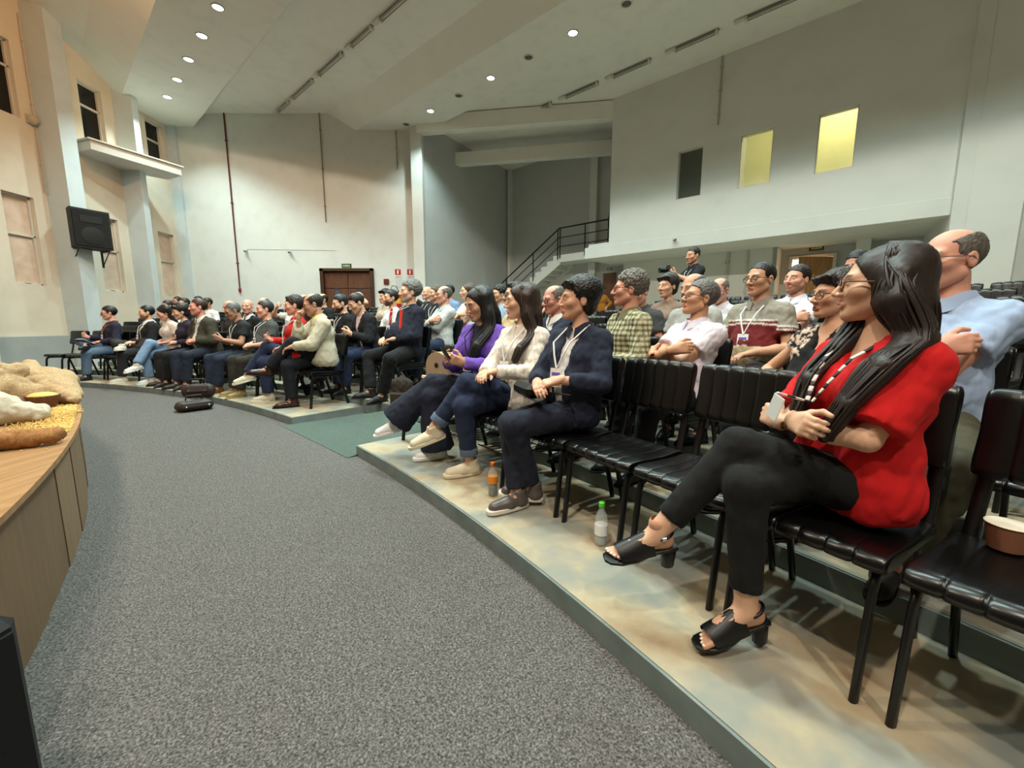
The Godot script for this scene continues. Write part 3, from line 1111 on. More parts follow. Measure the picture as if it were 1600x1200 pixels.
func hair_mat(c: Color) -> StandardMaterial3D:
	var key := "hair_" + c.to_html(false)
	if not mats.has(key):
		var m := StandardMaterial3D.new()
		m.resource_name = key
		if not mats.has("hairtex"):
			var im := Image.create(256, 256, false, Image.FORMAT_RGB8)
			var rng := RandomNumberGenerator.new()
			rng.seed = 5
			var base := PackedFloat32Array()
			for x in 256:
				base.append(rng.randf_range(0.55, 1.0))
			for x in 256:
				for y in 256:
					var q: float = base[(x + int(3.0 * sin(y * 0.05))) % 256] * (0.9 + 0.1 * rng.randf())
					im.set_pixel(x, y, Color(q, q, q))
			mats["hairtex"] = ImageTexture.create_from_image(im)
		m.albedo_color = c
		m.albedo_texture = mats["hairtex"]
		m.uv1_triplanar = true
		m.uv1_scale = Vector3(4, 4, 4)
		m.vertex_color_use_as_albedo = true
		m.roughness = 0.5
		mats[key] = m
	return mats[key]

func run_jobs() -> void:
	var id := WorkerThreadPool.add_group_task(func(k: int) -> void: jobs[k].call(), jobs.size(), -1, true)
	WorkerThreadPool.wait_for_group_task_completion(id)
	for c in later:
		c.call()
	jobs.clear()
	later.clear()

# ---------------------------------------------------------------- the hall
func wall_mat(key: String, c: Color) -> StandardMaterial3D:
	return tri_mat(key, noise_tex(key.hash() % 1000, 0.008, [[0.0, c.darkened(0.035)], [0.5, c], [1.0, c.lightened(0.03)]], 512, 5), 0.35, 0.9)

# wall along a plan line with rectangular openings [t0, t1, y0, y1] (t in metres from a); thickness to the left of a->b if th > 0
func wall_mb(a: Vector2, b: Vector2, y0: float, y1: float, th: float, holes := []) -> MB:
	var mb := MB.new()
	var ln := a.distance_to(b)
	var dx := (b - a) / ln
	var nx := Vector2(dx.y, -dx.x)
	var ts := [0.0, ln]
	var ys := [y0, y1]
	for q in holes:
		for e in [q[0], q[1]]:
			if not ts.has(e):
				ts.append(e)
		for e in [q[2], q[3]]:
			if not ys.has(e):
				ys.append(e)
	ts.sort()
	ys.sort()
	for i in ts.size() - 1:
		var run := -1
		for j in ys.size():
			var solid := false
			if j < ys.size() - 1:
				solid = true
				for q in holes:
					if ts[i] >= q[0] - 1e-4 and ts[i + 1] <= q[1] + 1e-4 and ys[j] >= q[2] - 1e-4 and ys[j + 1] <= q[3] + 1e-4:
						solid = false
			if solid and run < 0:
				run = j
			if not solid and run >= 0:
				var m: Vector2 = (a + dx * (ts[i] + ts[i + 1]) * 0.5) + nx * th * 0.5
				mb.box(Vector3(m.x, (ys[run] + ys[j]) * 0.5, m.y), Vector3(ts[i + 1] - ts[i], ys[j] - ys[run], absf(th)), Basis(Vector3(dx.x, 0, dx.y), Vector3.UP, Vector3(-dx.y, 0, dx.x)))
				run = -1
	return mb

func uv2(u: float, v: float) -> Vector2:
	var p := uv(u, v, 0)
	return Vector2(p.x, p.z)

func arc_poly(r0: float, r1: float, a0: float, a1: float, step := 1.0) -> PackedVector2Array:
	var poly := PackedVector2Array()
	var n := int(ceil((a1 - a0) / step))
	for k in n + 1:
		var p := pol(r0, lerpf(a0, a1, float(k) / n))
		poly.append(Vector2(p.x, p.z))
	for k in n + 1:
		var p := pol(r1, lerpf(a1, a0, float(k) / n))
		poly.append(Vector2(p.x, p.z))
	return poly

func tier_r(k: int) -> float:
	return 16.12 if k == 0 else 17.1 + 0.8 * (k - 1)

func build_hall() -> void:
	var wall := wall_mat("wall_paint", Color(0.82, 0.83, 0.81))
	var grey := wall_mat("grey_paint", Color(0.72, 0.735, 0.73))
	var ceil_m := wall_mat("ceiling_paint", Color(0.90, 0.90, 0.87))
	var carpet := tri_mat("grey_carpet", pile_tex(3, Color(0.355, 0.342, 0.33), 0.36), 0.55, 1.0)
	var green := tri_mat("green_carpet", pile_tex(5, Color(0.30, 0.355, 0.325), 0.26), 0.6, 1.0)
	var worn_t := noise_tex(8, 0.009, [[0.0, Color(0.48, 0.50, 0.48)], [0.32, Color(0.56, 0.56, 0.515)], [0.5, Color(0.63, 0.595, 0.515)], [0.6, Color(0.68, 0.63, 0.525)], [0.78, Color(0.66, 0.585, 0.47)], [1.0, Color(0.56, 0.47, 0.37)]], 1024, 8)
	var worn := tri_mat("worn_concrete", worn_t, 0.21, 0.7)
	var riser_t := noise_tex(10, 0.02, [[0.0, Color(0.40, 0.45, 0.44)], [0.6, Color(0.47, 0.52, 0.51)], [1.0, Color(0.54, 0.57, 0.55)]], 512, 5)
	var riser := tri_mat("riser_paint", riser_t, 0.5, 0.75)

	# floor
	var mb := MB.new()
	mb.box(Vector3(1.5, -0.15, -6.0), Vector3(31, 0.3, 33))
	struct("floor", mb.mesh(carpet), "grey speckled carpet covering the flat floor before the stage", "floor")
	# seating tiers
	for k in 8:
		var r0 := tier_r(k)
		var r1 := tier_r(k + 1) + 0.05 if k < 7 else 34.0
		for blk in 2:
			var a0 := 8.0 if blk == 0 else (49.6 if k == 0 else 47.2)
			var a1 := 43.4 if blk == 0 else 92.0
			if k == 7:
				if blk == 1:
					continue
				a1 = 92.0
			var t := MB.new()
			t.slab(arc_poly(r0, r1, a0, a1, 0.8), -0.05 if k == 0 else tier_y(k) - 0.2, tier_y(k) - 0.004)
			var o := struct("floor_tier", t.mesh(riser), "painted grey riser of seating tier %s, counted from the stage" % ["one", "two", "three", "four", "five", "six", "seven", "eight"][k] + (" on the near side of the green aisle" if blk == 0 else " on the far side of the green aisle"), "floor")
			var tp := MB.new()
			tp.slab(arc_poly(r0 + 0.012, r1, a0 + 0.03, a1 - 0.03, 0.8), tier_y(k) - 0.004, tier_y(k))
			kid(o, "tread", tp, worn, Vector3.ZERO, Basis(), "worn beige painted concrete tread")
	# green carpet ramp between the two blocks
	var rp := MB.new()
	var prev := []
	for k in 13:
		var r := lerpf(16.02, 22.4, k / 12.0)
		var l := 49.9 if k == 0 else lerpf(49.7, 47.1, clampf((r - 16.1) / 1.1, 0, 1))
		var y := maxf(0.012, (r - 16.05) * 0.1375 - 0.01)
		if k == 0:
			y = 0.004
		var now := [pol(r, l, y), pol(r, 43.3, y)]
		if prev.size():
			rp.quad(prev[0], prev[1], now[1], now[0], Vector3.UP)
		prev = now
	struct("floor_ramp", rp.mesh(green), "green carpeted aisle ramp rising between the two seating blocks", "floor")

	# left wall with window niches and projecting piers
	var X := -11.15
	var holes := []
	for zc in [-7.5, -9.75, -11.8, -13.75]:
		holes.append([8.0 - (zc + 0.31), 8.0 - (zc - 0.31), 2.18, 4.18])
		holes.append([8.0 - (zc + 0.31), 8.0 - (zc - 0.31), 5.9, 7.5])
	var wl := struct("wall_left", wall_mb(Vector2(X, 8.0), Vector2(X, -14.6), 0.0, 11.0, 0.35, holes).mesh(wall_mat("cream_paint", Color(0.86, 0.82, 0.75))), "cream side wall with tall narrow window niches and piers")  # wall toned cream, its piers blue-grey
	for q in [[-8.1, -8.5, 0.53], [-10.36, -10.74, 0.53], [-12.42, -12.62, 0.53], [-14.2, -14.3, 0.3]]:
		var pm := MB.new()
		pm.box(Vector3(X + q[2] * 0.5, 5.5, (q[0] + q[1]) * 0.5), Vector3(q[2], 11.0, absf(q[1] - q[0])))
		kid(wl, "pier", pm, wall_mat("pier_paint", Color(0.77, 0.81, 0.82)), Vector3.ZERO, Basis(), "pale blue-grey projecting wall pier")  # piers toned cooler and greyer than the wall
	var dm := MB.new()
	dm.box(Vector3(X + 0.06, 0.5, -3.3), Vector3(0.12, 1.0, 22.0), Basis(), 0.01)
	kid(wl, "dado", dm, wall_mat("dado_paint", Color(0.62, 0.645, 0.64)), Vector3.ZERO, Basis(), "grey painted dado along the foot of the wall")
	var wn := 1
	var board := tri_mat("window_board", noise_tex(12, 0.02, [[0.0, Color(0.80, 0.70, 0.62)], [1.0, Color(0.87, 0.78, 0.70)]], 256, 4), 0.6, 0.8)
	var frame := flat_mat("window_frame", Color(0.80, 0.78, 0.74), 0.55)
	var night := flat_mat("night_glass", Color(0.035, 0.032, 0.035), 0.08)
	for zc in [-7.5, -9.75, -11.8, -13.75]:
		for up in 2:
			var y0 := 2.18 if up == 0 else 5.9
			var y1 := 4.18 if up == 0 else 7.5
			var fm := MB.new()
			var ym := lerpf(y0, y1, 0.56 if up == 0 else 0.66)
			for b in [[Vector3(0, (y0 + y1) / 2, 0.29), Vector3(0.06, y1 - y0, 0.04)], [Vector3(0, (y0 + y1) / 2, -0.29), Vector3(0.06, y1 - y0, 0.04)], [Vector3(0, y0 + 0.02, 0), Vector3(0.06, 0.04, 0.62)], [Vector3(0, y1 - 0.02, 0), Vector3(0.06, 0.04, 0.62)], [Vector3(0, ym, 0), Vector3(0.06, 0.05, 0.62)]]:
				fm.box(Vector3(X - 0.12, 0, zc) + b[0], b[1], Basis(), 0.004)
			if up == 0:
				fm.box(Vector3(X - 0.08, y0 + 0.05, zc), Vector3(0.03, 0.025, 0.12), Basis(), 0.005)
			var where: String = {-7.5: "beyond the stage edge", -9.75: "nearest the stage, left of the wall loudspeaker", -11.8: "right of the wall loudspeaker", -13.75: "next to the corner of the rear wall"}[zc]
			var w := struct("window_%d" % wn, fm.mesh(frame), ("boarded peach window " if up == 0 else "high dark night window ") + where, "window")
			wn += 1
			for e in [[y0, ym], [ym, y1]]:
				var pn := MB.new()
				pn.box(Vector3(X - 0.15, (e[0] + e[1]) * 0.5, zc), Vector3(0.02, e[1] - e[0] - 0.04, 0.56))
				kid(w, "pane", pn, board if up == 0 else night)
	# wall with the double door (far side)
	var zb := -14.3
	struct("wall_back", wall_mb(Vector2(X - 0.4, zb), Vector2(-3.2, zb), 0.0, 8.6, 0.35, [[6.51 - 1.46 + 0.0, 6.86, 0.6, 3.1]]).mesh(wall), "pale painted wall with the brown double door")
	var cm := MB.new()
	cm.box(Vector3(-3.07, 4.1, -14.22), Vector3(0.36, 8.2, 0.46), Basis(), 0.01)
	struct("trim_1", cm.mesh(wall), "square white column at the end of the double door wall", "column")
	# grey return wall and the wall behind the stair
	struct("wall_recess", wall_mb(Vector2(-2.92, -14.3), Vector2(-0.14, -18.6), 0.0, 8.6, 0.3).mesh(grey), "plain grey wall running back beside the white column")
	struct("wall_stair", wall_mb(uv2(12.6, 13.9), uv2(6.0, 13.9), 0.0, 8.2, 0.3).mesh(grey), "grey wall behind the staircase")
	for e in [[12.2, 0.14], [8.1, 0.28]]:
		var pm := MB.new()
		pm.box(uv(e[0], 13.82, 4.0), Vector3(e[1], 8.0, 0.2), Basis(Vector3(-0.7525, 0, -0.6586), Vector3.UP, Vector3(-0.6586, 0, 0.7525)))
		struct("trim_%d" % (2 if e[0] > 10 else 3), pm.mesh(wall), "slim pilaster in the corner of the stair recess" if e[0] > 10 else "wide pilaster beside the upper landing", "column")
	# beam above the recess
	var bm := MB.new()
	var b0 := Vector3(-3.0, 7.5, -14.05)
	var b1 := uv(6.3, 11.9, 7.5)
	bm.box((b0 + b1) * 0.5, Vector3(b0.distance_to(b1), 0.46, 0.3), look((b1 - b0).cross(Vector3.UP)))
	var c0 := Vector3(-2.0, 7.15, -15.8)
	var c1 := uv(7.2, 13.3, 7.15)
	bm.box((c0 + c1) * 0.5, Vector3(c0.distance_to(c1), 0.4, 0.3), look((c1 - c0).cross(Vector3.UP)))
	struct("trim_4", bm.mesh(ceil_m), "horizontal beams across the top of the stair recess", "beam")

	# control booth above the rear aisle
	var UB := Basis(Vector3(-0.7525, 0, -0.6586), Vector3.UP, Vector3(-0.6586, 0, 0.7525))   # x along u, z towards the stage
	struct("wall_booth", wall_mb(uv2(6.32, 11.7), uv2(-0.9, 11.7), 3.665, 7.9, 0.2, [[6.32 - 4.35, 6.32 - 3.72, 4.6, 5.82], [6.32 - 2.86, 6.32 - 2.17, 4.58, 5.8], [6.32 - 1.33, 6.32 - 0.65, 4.57, 5.79]]).mesh(wall), "white control booth wall with three small square windows")
	var yb := wall_mat("booth_yellow", Color(0.80, 0.79, 0.60))
	var bi := MB.new()
	bi.box(uv(2.6, 13.95, 5.7), Vector3(7.6, 4.6, 0.1), UB)
	bi.box(uv(2.6, 12.9, 7.2), Vector3(7.4, 0.1, 2.2), UB)
	struct("wall_booth_rear", bi.mesh(yb), "pale yellow rear wall and ceiling inside the control booth")
	var bp := MB.new()
	for u in [6.22, 3.3, -0.85]:
		bp.box(uv(u, 12.9, 5.6), Vector3(0.12, 4.2, 2.2), UB)
	struct("wall_booth_side", bp.mesh(grey), "side and partition walls of the control booth")
	var sl := MB.new()
	sl.box(uv(3.1, 12.83, 3.5), Vector3(8.1, 0.34, 2.3), UB, 0.008)
	struct("floor_balcony", sl.mesh(wall), "white concrete slab carrying the control booth", "floor")
	var gl := flat_mat("booth_glass", Color(0.9, 0.95, 0.9, 0.05), 0.2)
	gl.metallic_specular = 0.2
	gl.transparency = BaseMaterial3D.TRANSPARENCY_ALPHA
	for e in [[4.035, 0.63, 5.21, "darker control booth window showing a desk top"], [2.515, 0.69, 5.19, "middle control booth window glowing yellow"], [0.99, 0.68, 5.18, "control booth window glowing yellow with a ceiling lamp inside"]]:
		var fm := MB.new()
		for s in [-1.0, 1.0]:
			fm.box(uv(e[0] + s * (e[1] * 0.5 - 0.012), 11.78, e[2]), Vector3(0.024, 1.22, 0.08), UB)
			fm.box(uv(e[0], 11.78, e[2] + s * 0.598), Vector3(e[1], 0.024, 0.08), UB)
		var w := struct("window_%d" % wn, fm.mesh(frame), e[3], "window")
		wn += 1
		var pn := MB.new()
		pn.box(uv(e[0], 11.79, e[2]), Vector3(e[1] - 0.05, 1.17, 0.006), UB)
		kid(w, "pane", pn, gl)
	# rear wall under the balcony
	struct("wall_rear", wall_mb(uv2(6.6, 13.3), uv2(2.15, 13.3), 0.0, 3.6, 0.2).mesh(wall), "white wall under the control booth with two thin pipes")
	struct("wall_rear_door", wall_mb(uv2(2.3, 14.0), uv2(-1.5, 14.0), 0.0, 3.6, 0.2, [[2.3 - 1.9, 2.3 - 0.94, 0.0, 3.1]]).mesh(grey), "grey wall with the open exit door under the booth")
	var rs := MB.new()
	rs.box(uv(2.2, 13.65, 1.8), Vector3(0.12, 3.6, 0.7), UB)
	rs.box(uv(0.38, 13.6, 1.8), Vector3(0.28, 3.6, 0.3), UB)
	struct("trim_5", rs.mesh(wall), "return and pillar beside the open exit door", "column")
	var lobby := MB.new()
	lobby.box(uv(1.3, 15.6, 1.8), Vector3(3.4, 3.6, 0.1), UB)
	struct("wall_lobby", lobby.mesh(wall), "bright lobby wall seen through the open exit door")
	# right side wall, in two facets, and the walls behind the camera
	struct("wall_right", wall_mb(uv2(-0.6, 15.0), uv2(-0.9, 11.6), 0.0, 9.0, 0.2).mesh(wall), "white side wall beyond the end of the booth")
	struct("wall_right_facet", wall_mb(Vector2(8.36, -8.15), Vector2(8.95, -7.55), 0.0, 9.0, 0.2).mesh(wall), "narrow angled wall facet next to the booth end")
	struct("wall_right_front", wall_mb(Vector2(8.9, -7.7), Vector2(9.35, -7.85), 0.0, 9.0, 0.2).mesh(wall), "short return between two wall facets")
	struct("wall_right_long", wall_mb(Vector2(9.3, -7.9), Vector2(14.0, -2.0), 0.0, 9.0, 0.2).mesh(wall), "long side wall towards the front of the hall")
	struct("wall_side", wall_mb(Vector2(14.0, -2.2), Vector2(14.0, 9.0), 0.0, 11.0, 0.2).mesh(wall), "side wall behind the viewer")
	struct("wall_front", wall_mb(Vector2(14.0, 8.0), Vector2(-11.5, 8.0), 0.0, 11.0, 0.2).mesh(wall), "front wall behind the stage")

	# stepped ceiling
	var prof := [Vector2(-16, 10.6), Vector2(-3.5, 10.1), Vector2(1.45, 8.12), Vector2(2.2, 7.6), Vector2(3.97, 7.6), Vector2(4.25, 8.0), Vector2(6.87, 8.0), Vector2(7.42, 7.5), Vector2(8.98, 7.5), Vector2(9.25, 7.76), Vector2(19.0, 7.76)]
	for k in prof.size() - 1:
		var a: Vector2 = prof[k]
		var b: Vector2 = prof[k + 1]
		var cb := MB.new()
		cb.quad(uv(-18, a.x, a.y), uv(24, a.x, a.y), uv(24, b.x, b.y), uv(-18, b.x, b.y), Vector3.DOWN)
		cb.quad(uv(-18, a.x, a.y + 0.2), uv(24, a.x, a.y + 0.2), uv(24, b.x, b.y + 0.2), uv(-18, b.x, b.y + 0.2), Vector3.UP)
		struct("ceiling", cb.mesh(ceil_m), ["high ceiling over the stage", "sloping ceiling panel above the stage front", "slanted face of the first ceiling step", "flat ceiling panel with a close row of downlights", "small riser behind the first downlight panel", "raised ceiling panel with the long batten track", "slanted face of the second ceiling step", "flat ceiling panel with widely spaced downlights", "small riser behind the second downlight panel", "rear ceiling panel running to the booth"][k], "ceiling")
	# stair to the booth
	var st := thing("staircase", "white concrete staircase climbing to the control booth landing", "staircase", Vector3.ZERO)
	var n_st := 17
	for k in n_st:
		var u := 13.75 - (k + 0.5) * 0.28
		var y := 0.87 + (k + 1) * (3.8 - 0.87) / n_st
		var sm := MB.new()
		sm.box(uv(u, 13.4, y - 0.14), Vector3(0.285, 0.28, 0.95), UB, 0.006)
		kid(st, "step", sm, wall)
	var strg := MB.new()
	for v in [12.93, 13.87]:
		var p0 := uv(13.75, v, 0.87 - 0.12)
		var p1 := uv(13.75 - n_st * 0.28, v, 3.8 - 0.12)
		strg.box((p0 + p1) * 0.5 - Vector3(0, 0.1, 0), Vector3(0.06, 0.22, p0.distance_to(p1)), look((p1 - p0).normalized()))
	kid(st, "stringer", strg, wall)
	var ld := MB.new()
	ld.box(uv(8.05, 13.4, 3.68), Vector3(1.9, 0.26, 0.96), UB, 0.006)
	ld.box(uv(6.75, 12.9, 3.68), Vector3(0.8, 0.24, 2.0), UB, 0.006)
	kid(st, "landing", ld, wall)
	var rl := thing("handrail", "dark steel three-rail handrail along the staircase and landing", "handrail")
	var steel := flat_mat("dark_steel", Color(0.07, 0.06, 0.09), 0.45, 0.3)
	var ub := 13.75 - n_st * 0.28
	for e in [0.95, 0.62, 0.3]:
		var rm := MB.new()
		rm.tube([uv(13.6, 12.9, 0.95 + e), uv(ub, 12.9, 3.8 + e), uv(7.0, 12.9, 3.8 + e), uv(6.45, 12.0, 3.8 + e)], 0.026 if e > 0.9 else 0.016, 8)
		kid(rl, "rail", rm, steel)
	for u in [13.4, 11.6, 10.2, 9.05, 8.95, 7.9, 7.0]:
		var y := 3.8 if u < 9.0 else lerpf(3.8, 0.87, (u - ub) / (13.75 - ub))
		var rm := MB.new()
		rm.box(uv(u, 12.9, y + 0.42), Vector3(0.03, 1.08, 0.03), UB)
		kid(rl, "baluster", rm, steel)

	# stage
	var sg := thing("stage", "round wooden stage with laminate boarded front and pale top", "stage")
	var wood_t := wood_tex(21, Color(0.68, 0.52, 0.35), Color(0.60, 0.44, 0.28))
	var wood := tri_mat("stage_top_wood", wood_t, 0.7, 0.5)
	var tm := MB.new()
	var a_was := 2.0
	while a_was < 80.0:
		var a_now := a_was + 1.0
		var q := [pol(14.315, a_was, 0.6), pol(14.315, a_now, 0.6), pol(maxf(1.0, 2.3 / cos(deg_to_rad(a_now))), a_now, 0.6), pol(maxf(1.0, 2.3 / cos(deg_to_rad(a_was))), a_was, 0.6)]
		var dn := Vector3(0, -0.026, 0)
		tm.quad(q[0], q[1], q[2], q[3], Vector3.UP)
		tm.quad(q[0] + dn, q[1] + dn, q[2] + dn, q[3] + dn, Vector3.DOWN)
		tm.quad(q[0], q[1], q[1] + dn, q[0] + dn, q[0] - q[3])
		a_was = a_now
	kid(sg, "stage_top", tm, wood, Vector3.ZERO, Basis(), "light wood laminate stage floor")
	var tones := [Color(0.54, 0.43, 0.31), Color(0.58, 0.465, 0.34), Color(0.51, 0.40, 0.285)]
	for k in 36:
		var a := 9.0 + k * 1.95
		var pm := MB.new()
		pm.slab(arc_poly(14.24, 14.285 + 0.004 * ((k * 7) % 3), a + 0.012, a + 1.94, 0.65), 0.0, 0.574)
		var tone: Color = tones[(k * 5 + k / 3) % 3]
		kid(sg, "board", pm, tri_mat("stage_board_%d" % ((k * 5 + k / 3) % 3), wood_tex(30 + (k * 5 + k / 3) % 3, tone, tone.darkened(0.12)), 0.8, 0.55))

	# doors
	var dw := tri_mat("door_wood", wood_tex(41, Color(0.40, 0.25, 0.16), Color(0.31, 0.18, 0.11)), 0.9, 0.45)
	var df := tri_mat("door_frame_wood", wood_tex(42, Color(0.27, 0.15, 0.09), Color(0.2, 0.11, 0.065)), 0.9, 0.45)
	var d1 := MB.new()
	for e in [[Vector3(-6.44, 1.9, -14.31), Vector3(0.12, 2.5, 0.2)], [Vector3(-4.75, 1.9, -14.31), Vector3(0.12, 2.5, 0.2)], [Vector3(-5.6, 3.1, -14.31), Vector3(1.82, 0.1, 0.2)]]:
		d1.box(e[0], e[1], Basis(), 0.01)
	var dd := struct("door_1", d1.mesh(df), "brown wooden double door with two narrow glass slots", "door")
	for s in [-1.0, 1.0]:
		var lf := MB.new()
		var cx: float = -5.6 + s * 0.395
		for b in [[Vector3(0, 1.24, 0), Vector3(0.775, 1.3, 0.05)], [Vector3(0, 2.76, 0), Vector3(0.775, 0.55, 0.05)], [Vector3(-0.24, 2.2, 0), Vector3(0.3, 0.62, 0.05)], [Vector3(0.24, 2.2, 0), Vector3(0.3, 0.62, 0.05)]]:
			var off: Vector3 = b[0]
			lf.box(Vector3(cx, 0, -14.36) + off, b[1], Basis(), 0.003)
		var leaf := kid(dd, "door_leaf", lf, dw)
		var pg := MB.new()
		pg.box(Vector3(cx, 2.2, -14.365), Vector3(0.2, 0.64, 0.01))
		kid(leaf, "glass_slot", pg, flat_mat("door_glass", Color(0.30, 0.33, 0.40), 0.1))
		var hm := MB.new()
		hm.tube([Vector3(cx - s * 0.28, 1.95, -14.33), Vector3(cx - s * 0.28, 1.95, -14.28), Vector3(cx - s * 0.20, 1.95, -14.28)], 0.014, 6)
		kid(leaf, "door_handle", hm, flat_mat("chrome", Color(0.7, 0.7, 0.7), 0.25, 0.9))
	var d2 := MB.new()
	for e in [[1.9, 0.05], [0.94, 0.05]]:
		d2.box(uv(e[0], 14.0, 1.95), Vector3(0.08, 2.25, 0.26), UB, 0.006)
	d2.box(uv(1.42, 14.0, 3.08), Vector3(1.04, 0.08, 0.26), UB, 0.006)
	var do2 := struct("door_2", d2.mesh(frame), "exit door standing open under the booth", "door")
	var leaf_b := UB * Basis(Vector3.UP, deg_to_rad(-38))
	for k in 6:
		var pk := MB.new()
		pk.box(uv(0.98, 13.86, 1.95) - leaf_b.x * -(0.07 + k * 0.142), Vector3(0.138, 2.15, 0.04), leaf_b, 0.006)
		kid(do2, "plank", pk, tri_mat("open_door_wood%d" % (k % 2), wood_tex(44 + k % 2, Color(0.70, 0.53, 0.34), Color(0.58, 0.42, 0.26)), 1.0, 0.5))
	var d3 := MB.new()
	d3.box(uv(6.32, 12.35, 4.75), Vector3(0.06, 2.1, 0.85), UB, 0.01)
	struct("door_3", d3.mesh(df), "dark brown door at the top of the stairs", "door")
	var d4 := MB.new()
	d4.box(uv(7.1, 13.28, 1.95), Vector3(0.5, 2.2, 0.05), UB, 0.01)
	var do4 := struct("door_4", d4.mesh(dw), "narrow brown door with dark slots under the landing", "door")
	for k in 2:
		var km := MB.new()
		km.box(uv(7.6 + k * 0.22, 13.5, 2.2), Vector3(0.06, 0.8, 0.04), UB)
		kid(do4, "slot", km, night)

func wood_tex(seed_no: int, a: Color, b: Color) -> Texture2D:
	var key := "wood%d" % seed_no
	if mats.has(key):
		return mats[key]
	var im := Image.create(256, 256, false, Image.FORMAT_RGB8)
	var f := FastNoiseLite.new()
	f.seed = seed_no
	f.frequency = 0.02
	f.fractal_octaves = 3
	for x in 256:
		for y in 256:
			var q := f.get_noise_2d(x * 4.0, y * 0.35) * 0.9 + 0.5
			q = clampf(q + 0.18 * sin((x + 14.0 * f.get_noise_2d(x * 0.6, y * 0.15)) * 0.55), 0.0, 1.0)
			im.set_pixel(x, y, a.lerp(b, q))
	mats[key] = ImageTexture.create_from_image(im)
	return mats[key]

# loop pile: random light and dark tufts
func pile_tex(seed_no: int, c: Color, contrast: float) -> Texture2D:
	var im := Image.create(512, 512, false, Image.FORMAT_RGB8)
	var rng := RandomNumberGenerator.new()
	rng.seed = seed_no
	var f := FastNoiseLite.new()
	f.seed = seed_no
	f.frequency = 0.33
	f.fractal_octaves = 1
	for x in 512:
		for y in 512:
			var q := 1.0 + contrast * (rng.randf_range(-1.0, 1.0) + 0.9 * f.get_noise_2d(x, y))
			im.set_pixel(x, y, Color(c.r * q, c.g * q, c.b * q))
	return ImageTexture.create_from_image(im)

# ---------------------------------------------------------------- lamps
func downlight(u: float, v: float, y: float, lit: bool, row: String) -> void:
	var p := uv(u, v, y)
	var o := thing("downlight", ("lit round recessed downlight " if lit else "unlit round recessed downlight ") + row, "downlight", p, Basis(), ("lit " if lit else "unlit ") + "downlights " + row)
	var rim := MB.new()
	rim.lathe([[0.095, -0.002], [0.098, -0.014], [0.118, -0.014], [0.124, 0.0], [0.095, 0.0]], 20)
	kid(o, "rim", rim, flat_mat("lamp_rim", Color(0.85, 0.85, 0.83), 0.4))
	var len_mb := MB.new()
	len_mb.lathe([[0.0, -0.01], [0.06, -0.009], [0.094, -0.002], [0.094, 0.0], [0.0, 0.0]], 20)
	var m: StandardMaterial3D
	if lit:
		m = flat_mat("lamp_glow", Color(1, 1, 1), 0.5)
		m.emission_enabled = true
		m.emission = Color(0.93, 1.0, 0.98)
		m.emission_energy_multiplier = 14.0
	else:
		m = flat_mat("lamp_off", Color(0.35, 0.34, 0.33), 0.4)
	kid(o, "lens", len_mb, m)
	if lit:
		var s := SpotLight3D.new()
		s.name = "light"
		s.light_color = Color(0.90, 1.0, 0.985)
		s.light_energy = LAMP
		s.spot_range = 40.0
		s.spot_attenuation = 2.0
		s.spot_angle = 62.0
		s.spot_angle_attenuation = 0.6
		s.light_size = 0.09
		s.shadow_enabled = true
		o.add_child(s)
		s.position = Vector3(0, -0.03, 0)
		s.rotation_degrees = Vector3(-90, 0, 0)

func stage_lamp(u: float, v: float, y: float, aim: Vector3, energy: float, tint: Color) -> void:
	var p := uv(u, v, y)
	var bs := look((aim - p).normalized())
	var o := thing("unseen_floodlight", "warm floodlight hanging high by the stage, out of view", "floodlight", p, bs, "warm stage floodlights")
	var can := MB.new()
	can.lathe([[0.0, 0.3], [0.1, 0.3], [0.14, 0.05], [0.15, -0.04], [0.13, -0.04], [0.12, 0.04]], 16, Vector3.ZERO, Basis(Vector3.RIGHT, PI / 2))
	kid(o, "housing", can, flat_mat("lamp_black", Color(0.03, 0.03, 0.03), 0.5))
	var yk := MB.new()
	yk.tube([Vector3(0.16, 0, 0.1), Vector3(0.16, 0.16, 0.1), Vector3(0, 0.2, 0.1), Vector3(-0.16, 0.16, 0.1), Vector3(-0.16, 0, 0.1)], 0.012, 6)
	yk.tube([Vector3(0, 0.2, 0.1), Vector3(0, 0.27, 0.1)], 0.02, 6)
	kid(o, "yoke", yk, flat_mat("lamp_black", Color(0.03, 0.03, 0.03), 0.5))
	var g := MB.new()
	g.lathe([[0.0, 0.0], [0.12, 0.0], [0.12, 0.01], [0.0, 0.01]], 16, Vector3.ZERO, Basis(Vector3.RIGHT, PI / 2))
	var m := flat_mat("warm_glow", Color(1, 0.9, 0.75), 0.5)
	m.emission_enabled = true
	m.emission = Color(1.0, 0.78, 0.52)
	m.emission_energy_multiplier = 12.0
	kid(o, "lens", g, m)
	var s := SpotLight3D.new()
	s.name = "light"
	s.light_color = tint
	s.light_energy = energy
	s.spot_range = 50.0
	s.spot_attenuation = 2.0
	s.spot_angle = 75.0
	s.spot_angle_attenuation = 0.5
	s.light_size = 0.14
	s.shadow_enabled = true
	o.add_child(s)
	s.position = Vector3(0, 0, -0.06)

